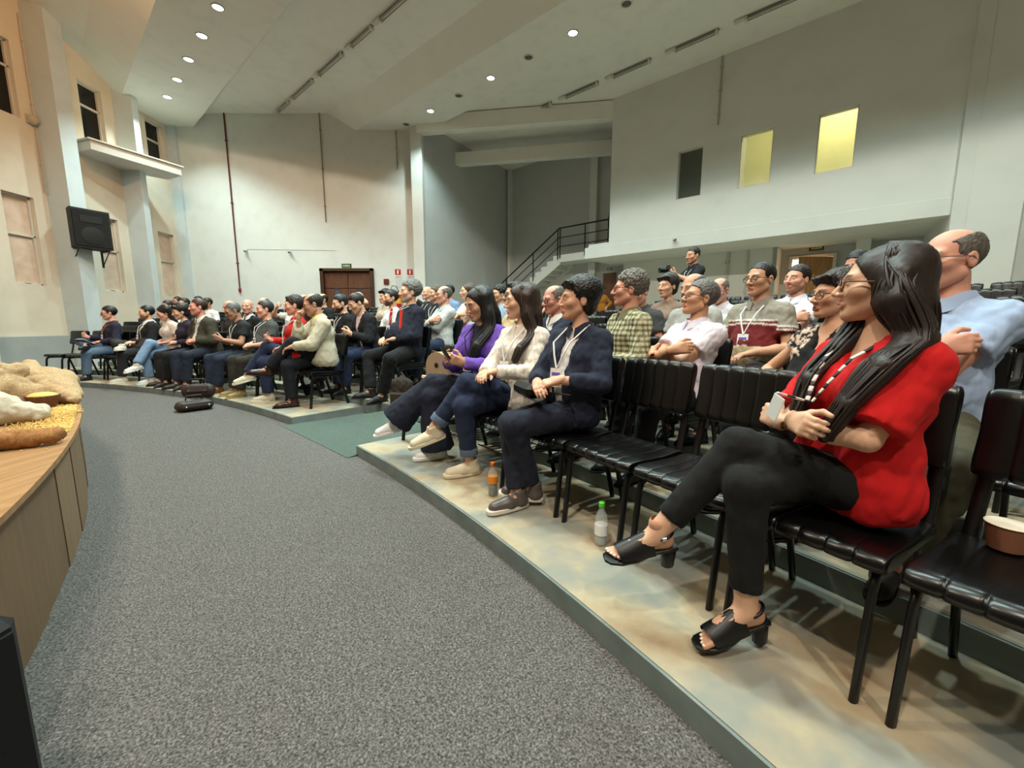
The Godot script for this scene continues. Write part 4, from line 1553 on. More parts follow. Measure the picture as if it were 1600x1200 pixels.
func build_lights() -> void:
	for k in 13:
		downlight(15.55 - k * 1.245, 3.06, 7.598, true, "in the close-set ceiling row")
	for k in 6:
		downlight(10.43 - k * 2.47, 8.27, 7.498, true, "in the wide-spaced ceiling row")
		downlight(11.66 - k * 2.47, 8.27, 7.498, false, "between the wide-spaced lamps")
	stage_lamp(9.0, 1.15, 7.93, Vector3(-11, 4.0, -13), WARM * 0.32, Color(1.0, 0.74, 0.48))
	stage_lamp(5.5, -2.4, 9.05, Vector3(0, 1.0, -8), WARM * 0.6, Color(1.0, 0.95, 0.87))
	stage_lamp(0.5, -2.4, 9.05, Vector3(4, 1.0, -5), WARM * 0.8, Color(1.0, 0.96, 0.90))
	stage_lamp(-4.0, -2.4, 9.05, Vector3(4, 1.0, -4), WARM * 0.8, Color(1.0, 0.96, 0.90))  # added floodlight, unseen, gives the near people light from the front
	var b := OmniLight3D.new()
	b.name = "booth_room_light"
	var bl := thing("ceiling_lamp", "round ceiling lamp inside the control booth", "lamp", uv(1.0, 12.9, 7.1))
	var bmb := MB.new()
	bmb.lathe([[0.0, -0.08], [0.14, -0.06], [0.18, 0.0], [0.18, 0.03], [0.0, 0.03]], 18)
	var bm := flat_mat("booth_glow", Color(1, 1, 0.85), 0.5)
	bm.emission_enabled = true
	bm.emission = Color(1.0, 0.97, 0.80)
	bm.emission_energy_multiplier = 3.0
	kid(bl, "shade", bmb, bm)
	b.light_color = Color(1.0, 0.97, 0.82)
	b.light_energy = BOOTH
	b.light_size = 0.15
	b.omni_range = 20
	b.omni_attenuation = 2.0
	b.shadow_enabled = true
	bl.add_child(b)
	b.position = Vector3(0, -0.2, 0)
	var lobby := thing("lobby_lamp", "round lamp on the ceiling of the lobby behind the exit door", "lamp", uv(1.6, 15.0, 3.2))
	var lmb := MB.new()
	lmb.lathe([[0.0, -0.06], [0.12, -0.05], [0.15, 0.0], [0.15, 0.03], [0.0, 0.03]], 18)
	kid(lobby, "shade", lmb, bm)
	var l := OmniLight3D.new()
	l.name = "light"
	l.light_color = Color(1, 0.96, 0.88)
	l.light_energy = 6.0
	l.light_size = 0.15
	l.omni_range = 20
	l.omni_attenuation = 2.0
	l.shadow_enabled = true
	lobby.add_child(l)
	l.position = Vector3(0, -0.15, 0)
	# bare fluorescent battens
	var UB := Basis(Vector3(-0.7525, 0, -0.6586), Vector3.UP, Vector3(-0.6586, 0, 0.7525))
	for e in [[[[14.85, 13.95], [13.7, 12.3], [11.95, 10.6], [10.2, 9.2], [8.9, 7.4]], 5.7, 7.995, "long batten track on the raised panel"], [[[9.2, 7.75], [7.3, 6.2], [5.8, 4.75], [4.2, 3.2], [2.7, 1.6]], 10.62, 7.755, "batten track nearest the booth wall"]]:
		for q in e[0]:
			var o := thing("fluorescent_batten", "empty twin fluorescent batten on the " + e[3], "light fitting", uv((q[0] + q[1]) / 2, e[1], e[2]), UB, "battens on the " + e[3])
			var l2: float = q[0] - q[1]
			var mb := MB.new()
			mb.box(Vector3(0, -0.02, 0.0), Vector3(l2, 0.04, 0.05), Basis(), 0.005)
			kid(o, "tray", mb, flat_mat("batten_grey", Color(0.50, 0.49, 0.46), 0.6))
			for s in [-1.0, 1.0]:
				var cb := MB.new()
				cb.box(Vector3(s * (l2 / 2 - 0.04), -0.06, 0), Vector3(0.05, 0.09, 0.11), Basis(), 0.006)
				kid(o, "lamp_holder", cb, flat_mat("batten_white", Color(0.80, 0.79, 0.74), 0.6))
				var tb := MB.new()
				tb.tube([Vector3(-l2 / 2 + 0.06, -0.075, s * 0.035), Vector3(l2 / 2 - 0.06, -0.075, s * 0.035)], 0.014, 8)
				kid(o, "tube", tb, flat_mat("tube_off", Color(0.62, 0.62, 0.58), 0.3))
			var bb := MB.new()
			bb.box(Vector3(l2 / 2 + 0.09, -0.03, 0), Vector3(0.2, 0.05, 0.1), Basis(), 0.006)
			kid(o, "ballast_box", bb, flat_mat("batten_white", Color(0.80, 0.79, 0.74), 0.6))

# ---------------------------------------------------------------- chairs
var chair0: Node3D

func pad_mb(w: float, ring: Callable, pleats: int) -> MB:
	var mb := MB.new()
	var rings := []
	rings.append(ring.call(-w / 2, -0.02))
	rings.append(ring.call(-w / 2 + 0.003, -0.008))
	for k in pleats:
		for e in [[0.0, 1.0], [0.05, 0.42], [0.16, 0.12], [0.5, 0.0], [0.84, 0.12], [0.95, 0.42]]:
			var first: bool = k == 0 and e[0] == 0.0
			rings.append(ring.call(lerpf(-w / 2 + 0.01, w / 2 - 0.01, (k + e[0]) / pleats), (-0.004 if first else -0.0115 * e[1])))
	rings.append(ring.call(w / 2 - 0.01, -0.004))
	rings.append(ring.call(w / 2 - 0.003, -0.008))
	rings.append(ring.call(w / 2, -0.02))
	mb.loft(rings)
	return mb

func make_chair() -> Node3D:
	var o := Node3D.new()
	var vinyl := flat_mat("black_vinyl", Color(0.026, 0.027, 0.029), 0.3)
	var steel := flat_mat("chair_steel", Color(0.025, 0.025, 0.027), 0.38)
	# outline of the seat pad in (z, y)
	var prof := [[-0.245, 0.425], [-0.25, 0.445], [-0.24, 0.468], [-0.21, 0.478], [-0.1, 0.474], [0.05, 0.468], [0.18, 0.47], [0.215, 0.462], [0.22, 0.44], [0.2, 0.425], [0.0, 0.42], [-0.15, 0.42]]
	var seat_ring := func(x: float, dn: float) -> PackedVector3Array:
		var r := PackedVector3Array()
		for p in prof:
			var q := Vector2(p[0], p[1]) - Vector2(-0.01, 0.445)
			var l := q.length()
			q *= 1.0 + dn / maxf(0.03, l)
			r.append(Vector3(x, 0.445 + q.y, -0.01 + q.x))
		return r
	var s := kid(o, "seat", pad_mb(0.47, seat_ring, 6), vinyl)
	s.name = "seat"
	var bp := [[0.0, -0.145], [0.028, -0.14], [0.034, -0.11], [0.032, 0.0], [0.03, 0.11], [0.022, 0.14], [0.0, 0.15], [-0.02, 0.142], [-0.027, 0.11], [-0.024, 0.0], [-0.027, -0.11], [-0.02, -0.14]]
	var lean := Basis(Vector3.RIGHT, deg_to_rad(11))
	var back_ring := func(x: float, dn: float) -> PackedVector3Array:
		var r := PackedVector3Array()
		for p in bp:
			var q := Vector2(p[0], p[1])
			q *= 1.0 + dn / maxf(0.03, q.length())
			r.append(Vector3(0, 0.80, 0.265) + lean * Vector3(x, q.y, q.x - 0.016 * (1.0 - x * x * 16.0)))
		return r
	kid(o, "backrest", pad_mb(0.46, back_ring, 6), vinyl)
	for sd in [-1.0, 1.0]:
		var x: float = 0.205 * sd
		var fl := MB.new()
		fl.tube([Vector3(x, 0.0, -0.26), Vector3(x, 0.2, -0.238), Vector3(x, 0.36, -0.22), Vector3(x, 0.395, -0.205), Vector3(x, 0.41, -0.17), Vector3(x, 0.41, -0.05)], 0.0125, 8, 1.55)
		kid(o, "leg", fl, steel)
		var rl := MB.new()
		rl.tube([Vector3(x, 0.0, 0.255), Vector3(x, 0.2, 0.2), Vector3(x, 0.36, 0.155), Vector3(x, 0.395, 0.14), Vector3(x, 0.41, 0.1), Vector3(x, 0.41, -0.06)], 0.0125, 8, 1.55)
		kid(o, "leg", rl, steel)
		var up := MB.new()
		up.tube([Vector3(x, 0.405, 0.06), Vector3(x, 0.41, 0.17), Vector3(x, 0.44, 0.21), Vector3(x * 0.98, 0.6, 0.25), Vector3(x * 0.94, 0.78, 0.29)], 0.011, 8, 1.9)
		kid(o, "back_support", up, steel)
	var fr := MB.new()
	fr.tube([Vector3(-0.2, 0.408, -0.12), Vector3(0.2, 0.408, -0.12)], 0.011, 6)
	fr.tube([Vector3(-0.2, 0.408, 0.1), Vector3(0.2, 0.408, 0.1)], 0.011, 6)
	kid(o, "seat_frame", fr, steel)
	return o

func add_rack(o: Node3D) -> void:
	var rk := MB.new()
	for k in 6:
		var x := -0.17 + k * 0.068
		rk.tube([Vector3(x, 0.21, -0.19), Vector3(x, 0.195, 0.0), Vector3(x, 0.205, 0.17), Vector3(x, 0.25, 0.19)], 0.004, 5)
	for z in [-0.19, 0.17]:
		rk.tube([Vector3(-0.205, 0.21, z), Vector3(0.205, 0.21, z)], 0.005, 5)
	kid(o, "wire_rack", rk, flat_mat("chair_steel", Color(0.025, 0.025, 0.027), 0.38))

static func inward(deg: float) -> float:
	var a := deg_to_rad(deg)
	return atan2(cos(a), -sin(a))

const NTH := ["first", "second", "third", "fourth", "fifth", "sixth", "seventh"]

# one chair; full: what sits on it
func chair(k: int, deg: float, label: String, group: String, sc := 1.0) -> Node3D:
	if chair0 == null:
		chair0 = make_chair()
	var c := chair0.duplicate()
	c.name = numbered("chair")
	add_child(c, true)
	c.transform = Transform3D(Basis(Vector3.UP, inward(deg)).scaled(Vector3(sc, sc, sc)), pol(row_r(k), deg, tier_y(k)))
	tag(c, label, "chair", group)
	return c

var occupant := {}
var taken := {}     # "block row" -> degrees of the seats in use

func fill_rows() -> void:
	for key in taken:
		var blk: int = key[0]
		var k: int = key[1]
		var sc := 1.0 if blk == 0 else 1.08
		var step := 1.735 * 16.8 / row_r(k) * (1.0 if blk == 0 else 1.06)
		var lo: float
		var hi: float
		if blk == 0:
			lo = 28.0 if k > 0 else 28.6
			hi = 42.8
		else:
			lo = 51.0 if k == 0 else 47.9
			hi = [79.5, 78.0, 81.0, 82.5, 82.5, 80.0, 76.0][k]
		var all := []
		for d in taken[key]:
			all.append([d, true])
		var occ: Array = taken[key].duplicate()
		if blk == 0 and k == 0:
			for d in [29.32, 32.72, 34.42]:
				occ.append(d)
				all.append([d, false])
		occ.sort()
		var marks := [lo - step] + occ + [hi + step]
		for q in marks.size() - 1:
			var gap: float = marks[q + 1] - marks[q]
			var n := int(floor(gap / step + 0.22)) - 1
			for j in n:
				all.append([marks[q] + gap * (j + 1) / (n + 1), false])
		for c in all:
			var lab: String
			var grp: String
			if c[1]:
				var who: String = occupant["%d %d %.2f" % [blk, k, c[0]]]
				lab = "black vinyl chair under the " + " ".join(who.split(" ").slice(0, 10))
				for tail in [" and", " with", " a", " in", " the", " of", " his", " her", " to", " on", " behind", " by", " near"]:
					lab = lab.trim_suffix(tail)
				grp = "occupied chairs"
			else:
				lab = "empty black vinyl chair, %s row %s" % [NTH[k], "of the near block" if blk == 0 else "beyond the green aisle"]
				grp = "empty chairs, %s row, %s block" % [NTH[k], "near" if blk == 0 else "far"]
				if blk == 0 and k == 0:
					if c[0] < 30.5: lab = "empty black vinyl chair holding the kraft paper cup"
					elif c[0] < 33.6: lab = "empty black vinyl chair next to the woman in the red blouse"
					elif c[0] < 35.5: lab = "empty black vinyl chair next to the woman with the black handbag"
					elif c[0] > 40.0: lab = "black vinyl chair at the aisle holding the beige round bag"
			var o := chair(k, c[0], lab, grp, sc)
			if k == 0 and blk == 0 and c[0] > 37.0:
				add_rack(o)

# ---------------------------------------------------------------- wall fittings and loose things
func text_mb(parent: Node3D, words: String, size: float, depth: float, mat: Material, at: Vector3, bs := Basis()) -> void:
	var tm := TextMesh.new()
	tm.text = words
	var sf := SystemFont.new()
	sf.font_names = PackedStringArray(["Droid Sans"])
	sf.font_weight = 700
	tm.font = sf
	tm.font_size = 32
	tm.pixel_size = size / 32.0
	tm.depth = depth
	tm.material = mat
	var o := MeshInstance3D.new()
	o.name = "lettering"
	o.mesh = tm
	o.transform = Transform3D(bs, at)
	parent.add_child(o, true)

func exit_sign(at: Vector3, bs: Basis, label: String, w := 0.32) -> void:
	var o := thing("exit_sign", label, "sign", at, bs)
	var mb := MB.new()
	mb.box(Vector3.ZERO, Vector3(w, w * 0.46, 0.02), Basis(), 0.003)
	kid(o, "plate", mb, flat_mat("exit_green", Color(0.07, 0.13, 0.07), 0.5))
	var letters := flat_mat("exit_letters", Color(0.82, 0.90, 0.66), 0.5)
	text_mb(o, "SAÍDA", w * 0.27, 0.004, letters, Vector3(0, 0, 0.012))
	var fr := MB.new()
	for s in [-1.0, 1.0]:
		fr.box(Vector3(0, s * w * 0.215, 0.011), Vector3(w * 0.97, w * 0.016, 0.004))
	kid(o, "border", fr, letters)

func wall_things() -> void:
	var UB := Basis(Vector3(-0.7525, 0, -0.6586), Vector3.UP, Vector3(-0.6586, 0, 0.7525))
	var FB := Basis(-UB.x, Vector3.UP, -UB.x.cross(Vector3.UP))
	# faces the stage: text reads along -u
	FB = Basis(Vector3(0.7525, 0, 0.6586), Vector3.UP, Vector3(-0.6586, 0, 0.7525))
	exit_sign(Vector3(-5.6, 3.235, -14.285), Basis(), "green exit sign above the brown double door")
	exit_sign(uv(1.36, 13.975, 3.3), FB, "green exit sign above the open exit door")
	exit_sign(uv(7.1, 13.25, 3.18), FB, "small green exit sign under the stair landing", 0.2)
	var red := flat_mat("extinguisher_red", Color(0.72, 0.06, 0.05), 0.3)
	var blk := flat_mat("rubber_black", Color(0.03, 0.03, 0.03), 0.6)
	for e in [[-3.87, "left"], [-3.46, "right"]]:
		var x: float = e[0]
		var which := "next to the white column" if x > -3.6 else "next to the alarm box"
		var sgn := thing("extinguisher_sign", "red and white fire extinguisher sign " + which, "sign", Vector3(x, 3.03, -14.285))
		var pm := MB.new()
		pm.box(Vector3.ZERO, Vector3(0.185, 0.185, 0.012), Basis(), 0.002)
		kid(sgn, "plate", pm, red)
		var wm := MB.new()
		wm.box(Vector3(0, 0, 0.007), Vector3(0.05, 0.13, 0.004), Basis(), 0.001)
		wm.box(Vector3(0.02, 0.055, 0.007), Vector3(0.06, 0.018, 0.004), Basis(), 0.001)
		wm.box(Vector3(0, -0.125, 0.0), Vector3(0.185, 0.05, 0.01), Basis(), 0.001)
		kid(sgn, "pictogram", wm, flat_mat("sign_white", Color(0.92, 0.91, 0.88), 0.6))
		var st := MB.new()
		for k in 2:
			st.box(Vector3(-0.03 + k * 0.05, -0.125, 0.006), Vector3(0.035, 0.014, 0.003))
		kid(sgn, "caption", st, red)
		var sheet := tag(obj("notice_sheet", (func(): var q := MB.new(); q.box(Vector3.ZERO, Vector3(0.23, 0.34, 0.004)); return q.mesh(flat_mat("sheet_grey", Color(0.74, 0.76, 0.75), 0.6))).call(), self, Vector3(x + 0.02, 2.68, -14.294)), "pale grey sheet on the wall above the extinguisher " + which, "sheet")
		var ex := thing("fire_extinguisher", "red wall-hung fire extinguisher " + which, "extinguisher", Vector3(x + 0.02, 2.05, -14.213))
		var bm := MB.new()
		bm.lathe([[0.0, -0.25], [0.078, -0.25], [0.085, -0.23], [0.085, 0.16], [0.07, 0.22], [0.035, 0.255], [0.03, 0.29], [0.0, 0.29]], 18)
		kid(ex, "cylinder", bm, red)
		var lb := MB.new()
		lb.lathe([[0.0862, -0.08], [0.0866, -0.08], [0.0866, 0.1], [0.0862, 0.1]], 18)
		kid(ex, "print_band", lb, flat_mat("ext_label", Color(0.88, 0.62, 0.16), 0.5))
		var vm := MB.new()
		vm.box(Vector3(0, 0.31, 0.0), Vector3(0.04, 0.05, 0.04), Basis(), 0.006)
		vm.box(Vector3(0.0, 0.35, 0.05), Vector3(0.022, 0.016, 0.14), Basis(Vector3.RIGHT, -0.3), 0.004)
		kid(ex, "valve", vm, blk)
		var hm := MB.new()
		hm.tube([Vector3(0, 0.31, 0), Vector3(-0.08, 0.42, 0.02), Vector3(-0.2, 0.42, 0.03), Vector3(-0.24, 0.32, 0.03), Vector3(-0.2, 0.22, 0.03), Vector3(-0.12, 0.1, 0.05), Vector3(-0.1, -0.12, 0.05)] if x > -3.6 else [Vector3(0, 0.31, 0), Vector3(-0.06, 0.5, 0.02), Vector3(-0.2, 0.52, 0.03), Vector3(-0.26, 0.4, 0.03), Vector3(-0.14, 0.26, 0.05), Vector3(-0.12, -0.1, 0.05)], 0.013, 7)
		kid(ex, "hose", hm, blk)
	var al := thing("alarm_box", "dark red fire alarm call box beside the extinguishers", "alarm", Vector3(-4.27, 2.71, -14.27))
	var am := MB.new()
	am.box(Vector3.ZERO, Vector3(0.17, 0.18, 0.05), Basis(), 0.008)
	kid(al, "box", am, flat_mat("alarm_red", Color(0.34, 0.10, 0.10), 0.4))
	var ag := MB.new()
	ag.box(Vector3(0, 0.0, 0.026), Vector3(0.1, 0.09, 0.006), Basis(), 0.002)
	kid(al, "glass", ag, flat_mat("alarm_glass", Color(0.45, 0.2, 0.2), 0.2))
	# conduits and pipes
	for e in [["red_conduit", [Vector3(-9.27, 8.0, -14.27), Vector3(-9.27, 2.5, -14.27)], 0.022, Color(0.36, 0.13, 0.11), "thin dark red conduit running down the double door wall"], ["wall_pipe", [Vector3(-6.2, 8.0, -14.27), Vector3(-6.2, 4.65, -14.27)], 0.018, Color(0.52, 0.46, 0.42), "thin brown-grey pipe above the double door"], ["wall_pipe", [Vector3(-3.75, 7.6, -14.27), Vector3(-3.75, 6.3, -14.27)], 0.016, Color(0.6, 0.58, 0.54), "short hanging pipe near the top of the white column"], ["wall_pipe", [uv(3.4, 11.68, 7.75), uv(3.4, 11.68, 6.2)], 0.02, Color(0.66, 0.65, 0.62), "short grey pipe on the booth wall above the windows"], ["wall_pipe", [uv(3.35, 13.27, 3.4), uv(3.35, 13.27, 0.95)], 0.035, Color(0.72, 0.72, 0.7), "vertical pipe under the booth behind the camera operator"], ["wall_pipe", [uv(2.85, 13.27, 3.4), uv(2.85, 13.27, 0.95)], 0.022, Color(0.76, 0.76, 0.74), "thinner vertical pipe under the booth"], ["wall_cable", [Vector3(-11.12, 8.2, -10.3), Vector3(-11.12, 4.4, -10.3), Vector3(-11.0, 4.1, -10.6)], 0.012, Color(0.7, 0.66, 0.6), "thin cable running down to the wall loudspeaker"], ["wall_cable", [Vector3(-8.9, 3.78, -14.29), Vector3(-5.9, 3.74, -14.29)], 0.004, Color(0.66, 0.66, 0.63), "thin horizontal cable between the two small wall cameras"]]:
		var mb := MB.new()
		mb.tube(e[1], e[2], 8)
		var o := thing(e[0], e[4], "pipe", Vector3.ZERO)
		kid(o, "tube", mb, flat_mat("pipe_" + (e[3] as Color).to_html(false), e[3], 0.55))
		var cb := MB.new()
		var p0: Vector3 = e[1][0]
		var p1: Vector3 = e[1][1]
		for t in [0.15, 0.5, 0.85]:
			cb.box(p0.lerp(p1, t), Vector3(e[2] * 3.4, 0.03, e[2] * 2.6), Basis(), 0.003)
		kid(o, "clamp", cb, flat_mat("pipe_" + (e[3] as Color).to_html(false), e[3], 0.55))
	var rc := thing("pull_handle", "small red end box of the dark red conduit", "switch", Vector3(-9.27, 2.45, -14.26))
	var rm := MB.new()
	rm.lathe([[0.0, -0.09], [0.03, -0.08], [0.045, -0.03], [0.03, 0.05], [0.0, 0.06]], 12)
	rm.box(Vector3(0, 0, -0.02), Vector3(0.07, 0.1, 0.03), Basis(), 0.006)
	kid(rc, "box", rm, flat_mat("conduit_red", Color(0.5, 0.08, 0.08), 0.4))
	for e in [[Vector3(-8.92, 3.72, -14.22), "small white security camera beside the dark red conduit"], [Vector3(-7.45, 3.68, -14.22), "small white security camera at the middle of the wall cable"], [uv(4.3, 11.6, 3.55), "small grey security camera below the booth windows"]]:
		var o := thing("security_camera", e[1], "camera", e[0])
		var mb := MB.new()
		mb.tube([Vector3(0, 0.03, -0.06), Vector3(0, 0.0, 0.0)], 0.02, 8)
		mb.ball(Vector3(0, -0.01, 0.03), Vector3(0.055, 0.05, 0.055))
		kid(o, "housing", mb, flat_mat("cam_grey", Color(0.7, 0.7, 0.7), 0.4))
		var lm := MB.new()
		lm.ball(Vector3(0, -0.02, 0.07), Vector3(0.025, 0.025, 0.02))
		kid(o, "lens", lm, flat_mat("night_glass", Color(0.035, 0.032, 0.035), 0.08))
	var dome := thing("wall_siren", "small round cream siren on the window wall under the cable", "siren", Vector3(-11.08, 5.95, -10.25))
	var dmb := MB.new()
	dmb.ball(Vector3.ZERO, Vector3(0.1, 0.11, 0.11))
	dmb.box(Vector3(-0.05, 0, 0), Vector3(0.06, 0.2, 0.2), Basis(), 0.01)
	kid(dome, "cover", dmb, flat_mat("siren_cream", Color(0.72, 0.68, 0.6), 0.5))
	# projecting slab below the high window
	var sl := thing("wall_canopy", "white concrete canopy slab projecting below the high window", "canopy", Vector3.ZERO)
	var sm := MB.new()
	sm.slab(PackedVector2Array([Vector2(-11.15, -11.2), Vector2(-10.55, -11.0), Vector2(-9.75, -12.85), Vector2(-10.45, -13.2), Vector2(-11.15, -12.5)]), 5.62, 5.84)
	kid(sl, "plate", sm, wall_mat("canopy_white", Color(0.82, 0.81, 0.78)))
	var lip := MB.new()
	lip.slab(PackedVector2Array([Vector2(-11.15, -11.15), Vector2(-10.52, -10.93), Vector2(-9.68, -12.87), Vector2(-10.45, -13.25), Vector2(-11.15, -12.6)]), 5.845, 5.88)
	kid(sl, "cover_board", lip, flat_mat("canopy_edge", Color(0.8, 0.77, 0.7), 0.6))
	# wall loudspeaker on two brackets
	var sb := Basis(Vector3.UP, deg_to_rad(62))
	var sp := thing("wall_loudspeaker", "black loudspeaker box on two wall brackets between the boarded windows", "loudspeaker", Vector3(-10.52, 3.12, -10.6), sb)
	var spm := MB.new()
	spm.slab(PackedVector2Array([Vector2(-0.36, 0.25), Vector2(0.36, 0.25), Vector2(0.3, -0.22), Vector2(-0.3, -0.22)]), 0.0, 0.92, Vector3.ZERO)
	kid(sp, "cabinet", spm, flat_mat("speaker_black", Color(0.045, 0.045, 0.05), 0.7))
	var gm := MB.new()
	gm.box(Vector3(0, 0.46, 0.257), Vector3(0.66, 0.84, 0.014), Basis(), 0.004)
	kid(sp, "grille", gm, flat_mat("grille_black", Color(0.03, 0.03, 0.033), 0.85))
	var cn := MB.new()
	cn.lathe([[0.0, 0.0], [0.2, 0.0], [0.21, 0.008], [0.0, 0.009]], 24, Vector3(0, 0.3, 0.262), Basis(Vector3.RIGHT, PI / 2))
	cn.box(Vector3(0, 0.68, 0.268), Vector3(0.4, 0.16, 0.008), Basis(), 0.003)
	kid(sp, "driver", cn, flat_mat("driver_black", Color(0.055, 0.055, 0.06), 0.5))
	for s in [-1.0, 1.0]:
		var br := MB.new()
		br.box(Vector3(s * 0.28, -0.015, 0.0), Vector3(0.04, 0.03, 0.56))
		br.box(Vector3(s * 0.28, -0.2, -0.25), Vector3(0.04, 0.4, 0.03))
		br.tube([Vector3(s * 0.28, -0.36, -0.25), Vector3(s * 0.28, -0.02, 0.24)], 0.012, 6)
		kid(sp, "bracket", br, blk)

func cloth_sdf(f: SDF, called: String, parent: Node3D, mat: Material, rip := 0.006, fr := 10.0) -> MeshInstance3D:
	var mb := MB.new()
	f.into(mb, Color(1, 1, 1), null, rip, fr, fold)
	return kid(parent, called, mb, mat)

func loose_things() -> void:
	var blk := flat_mat("rubber_black", Color(0.03, 0.03, 0.03), 0.6)
	# --- stage display: sacks, bowl, grain
	var burlap_t := noise_tex(51, 0.12, [[0.0, Color(0.58, 0.46, 0.32)], [0.5, Color(0.72, 0.61, 0.46)], [1.0, Color(0.82, 0.72, 0.57)]], 256, 3)
	var burlap := tri_mat("burlap", burlap_t, 2.2, 0.95, noise_tex(52, 0.2, [], 256, 2), 0.4, false)
	var tan_t := noise_tex(53, 0.12, [[0.0, Color(0.48, 0.31, 0.16)], [0.5, Color(0.62, 0.43, 0.25)], [1.0, Color(0.73, 0.55, 0.36)]], 256, 3)
	var tan := tri_mat("brown_burlap", tan_t, 2.2, 0.95, null, 0.1, false)
	var pale_t := noise_tex(54, 0.08, [[0.0, Color(0.70, 0.66, 0.58)], [1.0, Color(0.84, 0.81, 0.74)]], 256, 3)
	var pale := tri_mat("pale_cloth", pale_t, 2.2, 0.95, null, 0.1, false)
	# big sack lying along the far side, mouth pointing right
	var s1 := thing("burlap_sack", "large beige burlap sack lying at the far edge of the stage display", "sack", Vector3(-3.86, 0.6, -3.45), Basis(Vector3.UP, deg_to_rad(-28)))
	var f := SDF.new(Vector3(-0.85, -0.02, -0.35), Vector3(0.45, 0.5, 0.35), 0.015)
	f.bone(Vector3(-0.7, 0.17, 0.05), Vector3(-0.25, 0.14, 0.0), 0.12, 0.13, 0.08, Vector3(0, 0, 1), 1.3)
	f.bone(Vector3(-0.25, 0.14, 0.0), Vector3(0.15, 0.065, -0.02), 0.125, 0.06, 0.06, Vector3(0, 0, 1), 1.4)
	f.bone(Vector3(0.16, 0.06, -0.02), Vector3(0.25, 0.04, -0.02), 0.042, 0.034, 0.015, Vector3(0, 0, 1), 1.4)
	f.bone(Vector3(-0.62, 0.29, 0.0), Vector3(-0.4, 0.22, 0.08), 0.05, 0.06, 0.05)
	f.cut_plane(Vector3(0, 0.0, 0), Vector3.DOWN)
	cloth_sdf(f, "sack_body", s1, burlap, 0.012, 6.0)
	var tie := MB.new()
	tie.lathe([[0.05, -0.01], [0.057, -0.006], [0.057, 0.006], [0.05, 0.01]], 14, Vector3(0.17, 0.06, -0.02), Basis(Vector3.BACK, PI / 2 + 0.25))
	kid(s1, "tie_cord", tie, tan)
	var s2 := thing("burlap_sack", "crumpled beige burlap sack with dark print at the stage display", "sack", Vector3(-3.95, 0.6, -2.98))
	f = SDF.new(Vector3(-0.5, -0.02, -0.45), Vector3(0.35, 0.5, 0.4), 0.015)
	f.bone(Vector3(-0.4, 0.2, 0.0), Vector3(-0.05, 0.17, -0.1), 0.2, 0.17, 0.08)
	f.bone(Vector3(-0.05, 0.2, -0.1), Vector3(0.12, 0.1, -0.25), 0.12, 0.09, 0.06)
	f.bone(Vector3(-0.1, 0.3, 0.0), Vector3(0.05, 0.3, -0.25), 0.06, 0.05, 0.05)
	f.cut_plane(Vector3(0, 0.004, 0), Vector3.DOWN)
	cloth_sdf(f, "sack_body", s2, burlap, 0.016, 6.0)
	var pr := MB.new()
	pr.lathe([[0.045, 0.0], [0.075, 0.0], [0.075, 0.004], [0.045, 0.004]], 18, Vector3(-0.1, 0.24, 0.135), Basis(Vector3.RIGHT, PI / 2 - 0.35))
	kid(s2, "print", pr, flat_mat("sack_print", Color(0.2, 0.18, 0.16), 0.9), Vector3.ZERO, Basis(), "dark ring printed on the sack")
	var s3 := thing("cloth_sack", "pale cotton sack lying open in front of the burlap sacks", "sack", Vector3(-3.42, 0.6, -2.55))
	f = SDF.new(Vector3(-0.5, -0.02, -0.35), Vector3(0.42, 0.4, 0.3), 0.014)
	f.bone(Vector3(-0.4, 0.13, 0.0), Vector3(0.0, 0.11, -0.08), 0.14, 0.12, 0.06)
	f.bone(Vector3(0.0, 0.1, -0.08), Vector3(0.22, 0.06, -0.16), 0.1, 0.06, 0.05)
	f.cut_plane(Vector3(0, 0.004, 0), Vector3.DOWN)
	cloth_sdf(f, "sack_body", s3, pale, 0.012, 8.0)
	var s4 := thing("burlap_cloth", "folded brown burlap sack along the front of the stage display", "sack", Vector3(-2.8, 0.6, -2.03))
	f = SDF.new(Vector3(-0.6, -0.02, -0.3), Vector3(0.45, 0.35, 0.25), 0.014)
	f.bone(Vector3(-0.5, 0.09, 0.12), Vector3(0.05, 0.055, 0.0), 0.09, 0.06, 0.04, Vector3(0, 0, 1), 1.6)
	f.bone(Vector3(0.05, 0.055, 0.0), Vector3(0.28, 0.05, -0.16), 0.058, 0.04, 0.03, Vector3(0, 0, 1), 1.3)
	f.bone(Vector3(-0.35, 0.18, -0.05), Vector3(-0.2, 0.12, -0.1), 0.11, 0.08, 0.04)
	f.cut_plane(Vector3(0, 0.004, 0), Vector3.DOWN)
	cloth_sdf(f, "sack_body", s4, tan, 0.01, 9.0)
	var bowl := thing("wooden_bowl", "small wooden bowl heaped with yellow grain beside the sacks", "bowl", Vector3(-3.72, 0.6, -3.2))
	var bm := MB.new()
	bm.lathe([[0.0, 0.0], [0.06, 0.0], [0.075, 0.02], [0.095, 0.08], [0.1, 0.1], [0.09, 0.1], [0.0, 0.09]], 20)
	kid(bowl, "shell", bm, tri_mat("bowl_wood", wood_tex(55, Color(0.45, 0.28, 0.16), Color(0.34, 0.2, 0.11)), 3.0, 0.5, null, 0.1, false))
	var gr := tri_mat("grain", noise_tex(56, 0.2, [[0.0, Color(0.72, 0.50, 0.20)], [0.5, Color(0.90, 0.74, 0.40)], [1.0, Color(0.97, 0.88, 0.62)]], 256, 2), 3.0, 0.7, null, 0.1, false)
	var hm := MB.new()
	hm.ball(Vector3(0, 0.095, 0), Vector3(0.088, 0.03, 0.088))
	kid(bowl, "grain_heap", hm, gr)
	# spilled kernels, too many to count
	var km := MB.new()
